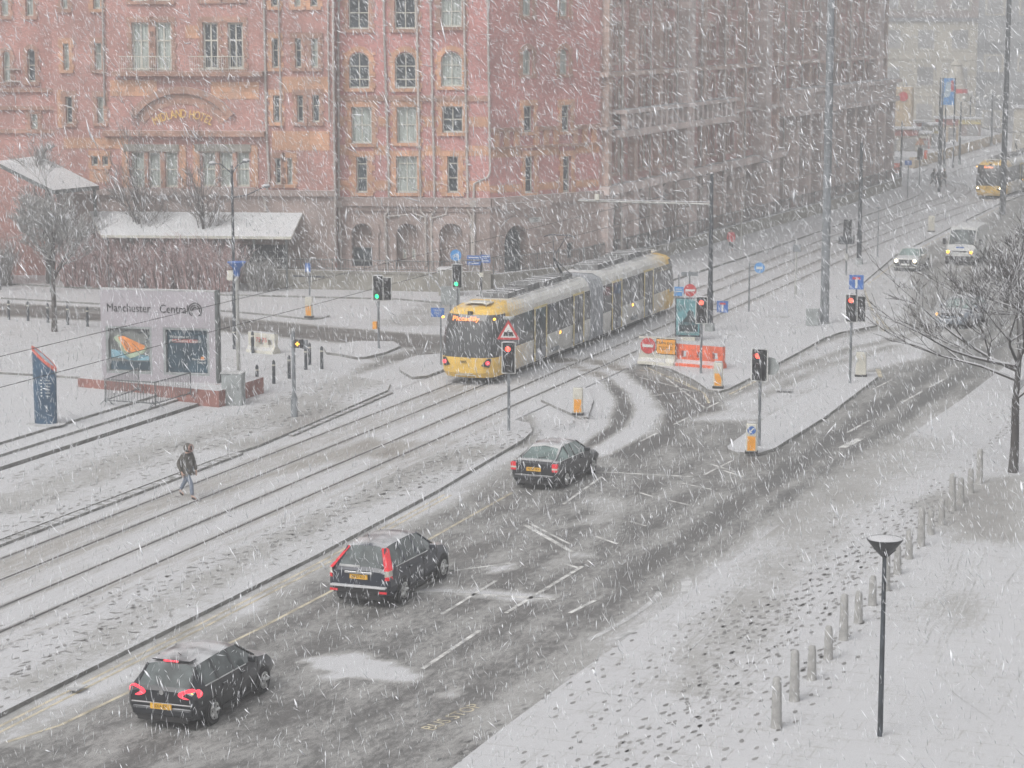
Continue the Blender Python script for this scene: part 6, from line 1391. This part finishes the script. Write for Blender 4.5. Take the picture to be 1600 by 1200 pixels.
def person(label, loc, rz, coat, trousers, hood=True, grp=None, s=1.0, stride=1.0, fingers=True):
    t = thing('person', label, 'person', loc, rz, grp); t.scale = (s, s, s); k = stride
    J = {'pel': (0, 0, .93), 'sp': (0, -.02, 1.12), 'ch': (0, -.03, 1.32), 'nk': (0, -.04, 1.46), 'hd0': (0, -.07, 1.57), 'hd1': (0, -.08, 1.66)}
    # front is -y; right leg (x<0) forward, left leg back
    for sx, f in ((-1, 1), (1, -1)):
        n = 'r' if sx < 0 else 'l'
        J['hip' + n] = (sx * .10, 0, .88); J['kn' + n] = (sx * .10, -.20 * f * k - .05, .50 if f > 0 else .52); J['an' + n] = (sx * .10, -.27 * f * k + (0 if f > 0 else .1), .09 if f > 0 else .17); J['to' + n] = (sx * .11, -.27 * f * k + (-.17 if f > 0 else -.02), .035)
        J['sh' + n] = (sx * .19, -.02, 1.38); J['el' + n] = (sx * .25, .10 * f * k + .03, 1.12); J['wr' + n] = (sx * .25, .07 * f * k - .08, .87); J['pa' + n] = (sx * .25, .05 * f * k - .10, .80)
    E_ = [('pel', 'sp'), ('sp', 'ch'), ('ch', 'nk'), ('nk', 'hd0'), ('hd0', 'hd1')]; rad = dict(pel=(.15, .11), sp=(.13, .10), ch=(.16, .11), nk=.055, hd0=(.075, .09), hd1=(.07, .085))
    for n in 'rl':
        E_ += [('pel', 'hip' + n), ('hip' + n, 'kn' + n), ('kn' + n, 'an' + n), ('an' + n, 'to' + n), ('ch', 'sh' + n), ('sh' + n, 'el' + n), ('el' + n, 'wr' + n), ('wr' + n, 'pa' + n)]
        rad.update({'hip' + n: .085, 'kn' + n: .055, 'an' + n: .038, 'to' + n: .035, 'sh' + n: .06, 'el' + n: .042, 'wr' + n: .027, 'pa' + n: (.038, .018)})
        if fingers:
            sx = -1 if n == 'r' else 1; px_, py_, pz_ = J['pa' + n]
            for i, (o, l) in enumerate(((-.027, .065), (-.009, .078), (.009, .072), (.026, .055))):
                a, b = 'f%s%da' % (n, i), 'f%s%db' % (n, i); J[a] = (px_, py_ + o, pz_ - .03 - l * .45); J[b] = (px_ - sx * .015, py_ + o - .008, pz_ - .03 - l); E_ += [('pa' + n, a), (a, b)]; rad[a] = .009; rad[b] = .007
            a, b = 'th%sa' % n, 'th%sb' % n; J[a] = (px_ - sx * .01, py_ - .045, pz_ + .01); J[b] = (px_ - sx * .02, py_ - .06, pz_ - .03); E_ += [('pa' + n, a), (a, b)]; rad[a] = .011; rad[b] = .008
    body = skin_mesh('body', {q: (J[q], rad[q]) for q in J}, E_, 'skin', t, 2)
    CJ = {'w': ((0, 0, .76), (.21, .17)), 'pel': (J['pel'], (.205, .175)), 'sp': (J['sp'], (.195, .17)), 'ch': ((0, -.02, 1.34), (.205, .17)), 'nk': (J['nk'], (.10, .10))}
    ce = [('pel', 'w'), ('pel', 'sp'), ('sp', 'ch'), ('ch', 'nk')]
    for n in 'rl':
        CJ['sh' + n] = (J['sh' + n], .088); CJ['el' + n] = (J['el' + n], .07); CJ['wr' + n] = (J['wr' + n], .052); ce += [('ch', 'sh' + n), ('sh' + n, 'el' + n), ('el' + n, 'wr' + n)]
    CJ = {'pel': CJ.pop('pel'), **CJ}; skin_mesh('coat', CJ, ce, coat, t)
    TJ = {'pel': ((0, 0, .90), (.15, .12))}; te = []
    for n in 'rl':
        a = Vector(J['an' + n]); TJ['hip' + n] = (J['hip' + n], .105); TJ['kn' + n] = (J['kn' + n], .075); TJ['an' + n] = (tuple(a + Vector((0, 0, .03))), .062); te += [('pel', 'hip' + n), ('hip' + n, 'kn' + n), ('kn' + n, 'an' + n)]
    skin_mesh('trousers', TJ, te, trousers, t)
    for n in 'rl':
        a, b = Vector(J['an' + n]), Vector(J['to' + n]); skin_mesh('shoe', {'a': (tuple(a + Vector((0, .02, -.03))), .055), 'b': (tuple(b), (.05, .04))}, [('a', 'b')], 'shoe', t, 2)
    hd = Vector((0, -.08, 1.62))
    if hood:
        mb = MB(); n_, m_ = 14, 9                         # a hood open to the front
        for i in range(m_):
            for j in range(n_):
                a0, a1 = [R(38 + 142 * v / m_) for v in (i, i + 1)]; b0, b1 = [2 * math.pi * v / n_ for v in (j, j + 1)]
                mb.quad(*[hd + Vector((.135 * math.sin(a) * math.cos(b), -.15 * math.cos(a) + .02, .155 * math.sin(a) * math.sin(b))) for a, b in ((a0, b0), (a1, b0), (a1, b1), (a0, b1))])
        h = mb.build('hood', coat, t, True); mb = MB(); ring = [hd + Vector((.09 * math.cos(2 * math.pi * j / 14), -.115, .105 * math.sin(2 * math.pi * j / 14))) for j in range(15)]; mb.path(ring, .03, 6); mb.build('fur_trim', 'fur', h, True)
    else:
        mb = MB(); n_ = 14
        for i in range(6):
            for j in range(n_):
                a0, a1 = [R(90 * v / 6) for v in (i, i + 1)]; b0, b1 = [2 * math.pi * v / n_ for v in (j, j + 1)]
                mb.quad(*[hd + Vector((.088 * math.sin(a) * math.cos(b), .105 * math.sin(a) * math.sin(b) + .015, .02 + .105 * math.cos(a))) for a, b in ((a0, b0), (a1, b0), (a1, b1), (a0, b1))])
        mb.build('hair', 'hair', t, True)
    fc = MB(); 
    for sx in (-1, 1): fc.lathe([(0, -.01), (.011, -.006), (.013, .01)], (sx * .032, -.163, 1.635), 8, axis='y')
    fc.build('eyes', 'sign_black', t); MB().tube((0, -.165, 1.64), (0, -.19, 1.60), .008, .016, 6).build('nose', 'skin', t); MB().box((0, -.165, 1.565), (.045, .012, .012)).build('mouth', 'coat_red', t)
    return t
q = G(293, 777, .02); person('person in a dark hooded parka and grey jeans striding across the tram tracks', (q.x, q.y, .0), R(75), 'parka', 'jeans', True, s=1.05, stride=1.1)
q = G(1142, 393, .1); person('person in a red jacket walking by the hotel railings', (q.x, q.y, .1), R(15), 'coat_red', 'coat_dark', False, s=.92, stride=.5)
PG3 = 'people crossing together by the far tram'
for k, (px, py, r_, lab, c_, hd_) in enumerate(((1458, 292, 75, 'leftmost of three people in dark coats walking before the far tram', 'coat_dark', True), (1466, 292, 80, 'middle one of three people in dark coats walking before the far tram', 'coat_dark', False), (1474, 291, 70, 'rightmost of three people walking before the far tram, in a brownish coat', 'parka', False))):
    q = G(px, py, .1); person(lab, (q.x, q.y, .1), R(r_), c_, 'coat_dark', hd_, PG3, 1.0, 1.1, True)
# ---------------------------------------------------------------- the far square
mat('far_cream', (.42, .39, .33), .8, var=.12, scale=.5); mat('far_brown', (.28, .22, .20), .85, var=.2, scale=.3); mat('far_dark', (.26, .265, .27), .8, var=.25, scale=.3); mat('far_glass', (.28, .275, .27), .3, var=.35, scale=.2); mat('far_grey', (.24, .24, .24), .85, var=.2, scale=.3)  # far_glass is paled towards the walls: fading in haze put into its colour
mat('stall_red', (.33, .12, .10), .7, var=.2); mat('stall_blue', (.10, .20, .33), .6, var=.2); mat('stall_yellow', (.55, .45, .18), .6, var=.2); mat('sandstone', (.46, .36, .24), .8, var=.15, snow=.9, snowlo=.7)
def block(label, x0, y0, x1, y1, H, m, floors, cols, base=None, rz=0, band=None):
    cx, cy = (x0 + x1) / 2, (y0 + y1) / 2; w, d = x1 - x0, y1 - y0; t = thing('building', label, 'building', (cx, cy, 0), rz, 'buildings around the far square'); fh = H / floors; ww = w / cols
    MB().box((0, 0, H / 2), (w, d, H)).build('wall', m, t); MB().box((0, 0, H + .25), (w + .8, d + .8, .5)).build('roof', 'lead_roof', t)
    for f in range(floors):
        for side in (0, 1):
            n = cols if side == 0 else max(2, int(d / ww))
            if f * n > 60: continue
            fr = MB(); pn = MB()
            for i in range(n):
                if side == 0: x = -w / 2 + (i + .5) * ww; c = (x, -d / 2 - .06, fh * (f + .52)); s = (ww * .6, .12, fh * .62); s2 = (ww * .48, .14, fh * .5)
                else: y = -d / 2 + (i + .5) * d / n; c = (w / 2 + .06, y, fh * (f + .52)); s = (.12, d / n * .6, fh * .62); s2 = (.14, d / n * .48, fh * .5)
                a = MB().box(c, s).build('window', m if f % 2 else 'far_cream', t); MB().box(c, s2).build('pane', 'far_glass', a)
    for f in range(1, floors): MB().box((0, 0, fh * f), (w + .3, d + .3, .3)).build('string_course', m, t)
    return t
block('pale civic building across the far square with a dark band of windows', -98, 339, -53.7, 372, 16, 'far_cream', 3, 9)
block('tall brown office block fading into the snow behind the far square', -92, 392, -44, 425, 34, 'far_brown', 8, 8)
block('dark grey building fading into the snow behind the far tram', -53.5, 338, -20, 375, 28, 'far_dark', 7, 7)
# stalls
def stall(label, px, py, w, h, m, m2, sign=None):
    q = G(px, py); t = thing('market_stall', label, 'stall', (q.x, q.y, 0), R(8), 'coloured stalls on the far square'); MB().box((0, 1.2, h * .42), (w, 2.4, h * .84)).build('body', m, t); rf_ = MB(); rf_.box((0, 1.1, h * .9), (w + .5, 3.0, .22)); rf_.build('roof', 'snow', t); MB().box((0, -.05, h * .78), (w, .2, h * .16)).build('fascia', m2, t)
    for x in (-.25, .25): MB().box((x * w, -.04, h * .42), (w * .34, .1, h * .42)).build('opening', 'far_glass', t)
    MB().box((0, -.25, h * .2), (w * .9, .4, .08)).build('counter', 'far_cream', t)
    return t
stall('red fronted stall with a blue window next to the hotel corner', 1405, 252, 4.2, 4.2, 'far_cream', 'stall_red'); stall('red and cream stall, second from the hotel corner', 1432, 248, 3.0, 3.4, 'stall_red', 'far_cream'); stall('blue fronted stall in the middle of the far row', 1418, 244, 3.2, 4.6, 'stall_blue', 'stall_red'); stall('yellow green stall below the blue banner', 1452, 243, 2.4, 4.2, 'stall_yellow', 'far_cream'); stall('orange brown stall beneath the conical tower', 1478, 236, 2.8, 4.6, 'sandstone', 'stall_red'); stall('small olive stall right of the conical tower', 1506, 226, 4.2, 3.8, 'far_brown', 'stall_yellow')
o = thing('sign_tower', 'tan pillar kiosk with a round red lamp sign above the stalls', 'kiosk', (*G(1410, 246).xy, 0)); MB().box((0, 0, 4.2), (2.2, 1.4, 8.4)).build('pillar', 'sandstone', o, bevel=.3); MB().lathe([(.55, 0), (.5, .12)], (.1, -.85, 7.2), 16, axis='y').build('red_disc', 'sign_red', o)
o = thing('conical_tower', 'cream conical fairground tower with a red band beyond the tram stop', 'tower', (*G(1492, 214).xy, 0)); MB().lathe([(2.6, 0), (2.0, 5), (1.65, 6.1)], n=20).build('lower_cone', 'far_cream', o, True); MB().lathe([(1.68, 6.1), (1.55, 6.7)], n=20).build('red_band', 'sign_red', o); MB().lathe([(1.5, 6.7), (.7, 9.8), (.9, 10), (.3, 10.8)], n=20).build('upper_cone', 'far_cream', o, True)
o = thing('banner_sign', 'blue banner held between two dark posts over the far square', 'banner', (*G(1478, 262).xy, 0), R(8)); MB().box((0, 0, 8.3), (1.35, .1, 2.9)).build('banner', 'sign_sky', o); q = MB().plate([(-.5, 7.6), (.2, 7.8), (.5, 9.4), (-.2, 9.3)], -.07, -.06).build('banner_picture', 'totem_top', o); MB().box((.45, -.07, 8.9), (.3, .02, 1.2)).build('banner_stripe', 'sign_red', o)
for x in (-.85, -.55, .75): MB().tube((x, 0, 0), (x, 0, 9.8), .08, n=8).build('post', 'pole_dark', o)
FP = 'tram line poles'
for px, py, H, lab in ((1467, 300, 7.9, 'dark pole just left of the blue banner posts'), (1475, 262, 6.8, 'dark pole standing right under the blue banner'), (1499, 257, 7.0, 'dark pole between the blue banner and the far tram'), (1407, 290, 6.2, 'thin dark pole at the hotel corner before the stalls'), (1549, 228, 7.0, 'blue grey pole beyond the roof of the far tram')): pole('tram_pole', lab, face(px, py, 0), H, .11, grp=FP, plinth=px > 1470)
for px, py, lab in ((1515, 222, 'far lamp post with white globes left of its twin'), (1548, 218, 'far lamp post with white globes nearest to the dark mast')):
    o = thing('globe_lamp', lab, 'street lamp', (*G(px, py).xy, 0), 0, 'globe lamps on the far square'); MB().tube((0, 0, 0), (0, 0, 6), .09, n=8).build('pole', 'pole_dark', o)
    for x, z in ((-.9, 5.8), (0, 6.5), (.9, 5.8)): MB().lathe([(0, -.3), (.22, -.2), (.3, 0), (.22, .2), (0, .3)], (x, 0, z), 12, cap=False).build('globe', 'white_paint', o, True); MB().path([(0, 0, 5.2), (x, 0, z - .25)], .04, 5).build('arm', 'pole_dark', o)
w0, w1 = G(1425, 263), G(1562, 222)
d = (w1 - w0); L_ = d.length; o = MB().box(((w0.x + w1.x) / 2, (w0.y + w1.y) / 2, .6), (L_, .6, 1.2), math.atan2(d.y, d.x)).build('platform_wall', 'sandstone'); tag(o, 'low sandstone platform wall curving away behind the far tram', 'wall')
pf = [w0.xy, w1.xy, w1.xy + Vector((-8, 26)), w0.xy + Vector((-12, 10))]; o = MB().prism([tuple(p) for p in pf], 0, 1.15).build('tram_platform', 'snow'); struct(o)
o = thing('railing', 'thin grey railing before the coloured stalls', 'railing', (*G(1398, 262).xy, 0)); a = Vector((0, 0, 0)); b = G(1452, 246) - G(1398, 262); mb = MB(); mb.path([a + Vector((0, 0, 1.1)), b + Vector((0, 0, 1.1))], .04, 5)
for i in range(19): p = a.lerp(b, i / 18); mb.tube(p, p + Vector((0, 0, 1.1)), .03, n=4)
mb.build('bars', 'pole_grey', o)
t, l = water_barrier('roadworks_barrier', 'distant orange barrier at the hotel corner', G(1385, 272).xy, G(1405, 271).xy, 'barrier_red', 1.0, z=.1, grp=WG)
o = thing('stone_pillar', 'pale square stone pillar with a snow cap at the far right edge', 'pillar', (*G(1592, 240).xy, 0)); MB().box((0, 0, 2.8), (1.5, 1.5, 5.6), top=.9).build('shaft', 'far_cream', o); MB().box((0, 0, 5.7), (1.8, 1.8, .35)).build('cap', 'snow', o)
t = thing('sign_post', 'blue sign plate on a thin post on the pavement before the three walkers', 'road sign', face(1418, 310, .1), R(5)); MB().tube((0, 0, 0), (0, 0, 3.5), .05, n=8).build('post', 'pole_grey', t); MB().box((0, -.07, 3.2), (.62, .03, .42)).build('sign_plate', 'sign_blue', t)
# ---------------------------------------------------------------- air and falling snow
hz = MB().box((-100, 190, 24), (560, 700, 52)).build('haze', 'snow'); tag(hz, 'pale snowy air over the whole street', 'haze', kind='stuff')
m = bpy.data.materials.new('haze'); m.use_nodes = True; n_ = m.node_tree; n_.nodes.remove(n_.nodes['Principled BSDF']); pv = n_.nodes.new('ShaderNodeVolumePrincipled'); n_.links.new(pv.outputs[0], n_.nodes['Material Output'].inputs['Volume'])
pv.inputs['Color'].default_value = (.94, .94, .945, 1); pv.inputs['Density'].default_value = .0029; pv.inputs['Anisotropy'].default_value = .2
hz.data.materials.clear(); hz.data.materials.append(m)
rs = np.random.default_rng(5)
def flakes(n, d0, d1, l0, l1, w0, w1):  # flakes stretched lengthwise to look like the blurred streaks in the image
    u = rs.random(n); d = (d0 ** 3 + u * (d1 ** 3 - d0 ** 3)) ** (1 / 3)
    a = (rs.random(n) - .5) * (1600 / FPX + 8 / d); b = (rs.random(n) - .5) * (1200 / FPX + 5 / d)
    f, r, u_ = (np.array(v) for v in (_f, _r, _u)); c = np.array([0, 0, CAM_H]) + d[:, None] * (f + a[:, None] * r + b[:, None] * u_)
    keep = c[:, 2] > .1; c = c[keep]; d = d[keep]; n = len(c)
    # gusts: the way the stretched flakes lean changes slowly from place to place
    g = np.sin(c[:, 0] * .13 + c[:, 2] * .21 + 1) + np.sin(c[:, 1] * .05 + 2 + c[:, 2] * .1); hi = np.clip((c[:, 2] - 3) / 12, 0, 1)
    ang = np.radians(18 + 16 * g + 28 * hi * (rs.random(n) > .35)) + rs.normal(0, .28, n)
    yaw = rs.normal(.2, .6, n); ax = np.stack([np.sin(ang) * np.cos(yaw), np.sin(ang) * np.sin(yaw), -np.cos(ang)], 1)
    L_ = rs.uniform(l0, l1, n) * rs.uniform(.6, 1.3, n); sz = np.exp(np.clip(rs.normal(0, .32, n), -1, .5)); L_ = L_ * sz ** .7; w = rs.uniform(w0, w1, n) * sz
    h = np.cross(ax, np.array([0, 1, .1])); h /= np.linalg.norm(h, axis=1)[:, None]; k = np.cross(ax, h)
    off = rs.uniform(-.3, .3, n)
    V = np.stack([c + ax * (L_ / 2)[:, None], c - ax * (L_ / 2)[:, None], c + h * w[:, None] + ax * (L_ * off)[:, None], c - h * w[:, None] * .8, c + k * w[:, None], c - k * w[:, None] * .8 - ax * (L_ * off * .6)[:, None]], 1)
    F = np.array([(0, 2, 4), (0, 4, 3), (0, 3, 5), (0, 5, 2), (1, 4, 2), (1, 3, 4), (1, 5, 3), (1, 2, 5)])
    return V.reshape(-1, 3), (F[None] + (np.arange(n) * 6)[:, None, None]).reshape(-1, 3)
def snow_object(sets):
    vs, fs, o = [], [], 0
    for s in sets: v, f = flakes(*s); vs.append(v); fs.append(f + o); o += len(v)
    v = np.concatenate(vs).astype(np.float32); f = np.concatenate(fs).astype(np.int32); me = bpy.data.meshes.new('falling_snow')
    me.vertices.add(len(v)); me.vertices.foreach_set('co', v.ravel()); me.loops.add(f.size); me.loops.foreach_set('vertex_index', f.ravel()); me.polygons.add(len(f)); me.polygons.foreach_set('loop_start', np.arange(0, f.size, 3, dtype=np.int32)); me.polygons.foreach_set('loop_total', np.full(len(f), 3, dtype=np.int32)); me.update()
    ob = bpy.data.objects.new('falling_snow', me); C.objects.link(ob); me.materials.append(M['flake']); return ob
mat('flake', (.82, .83, .86), .7, var=0)
_n = M['flake'].node_tree; _g = _n.nodes.new('ShaderNodeNewGeometry'); _c = _mix(_n, _g.outputs['Random Per Island'], (.40, .405, .42), (.88, .89, .92)); _n.links.new(_c, _n.nodes['Principled BSDF'].inputs['Base Color'])
so = snow_object([(6500, 7, 30, .03, .10, .0022, .006), (68000, 28, 70, .06, .22, .0034, .0068), (95000, 60, 150, .10, .34, .006, .0115)])
tag(so, 'wind driven snow flakes stretched into streaks falling thickly through the whole view', 'falling snow', kind='stuff')
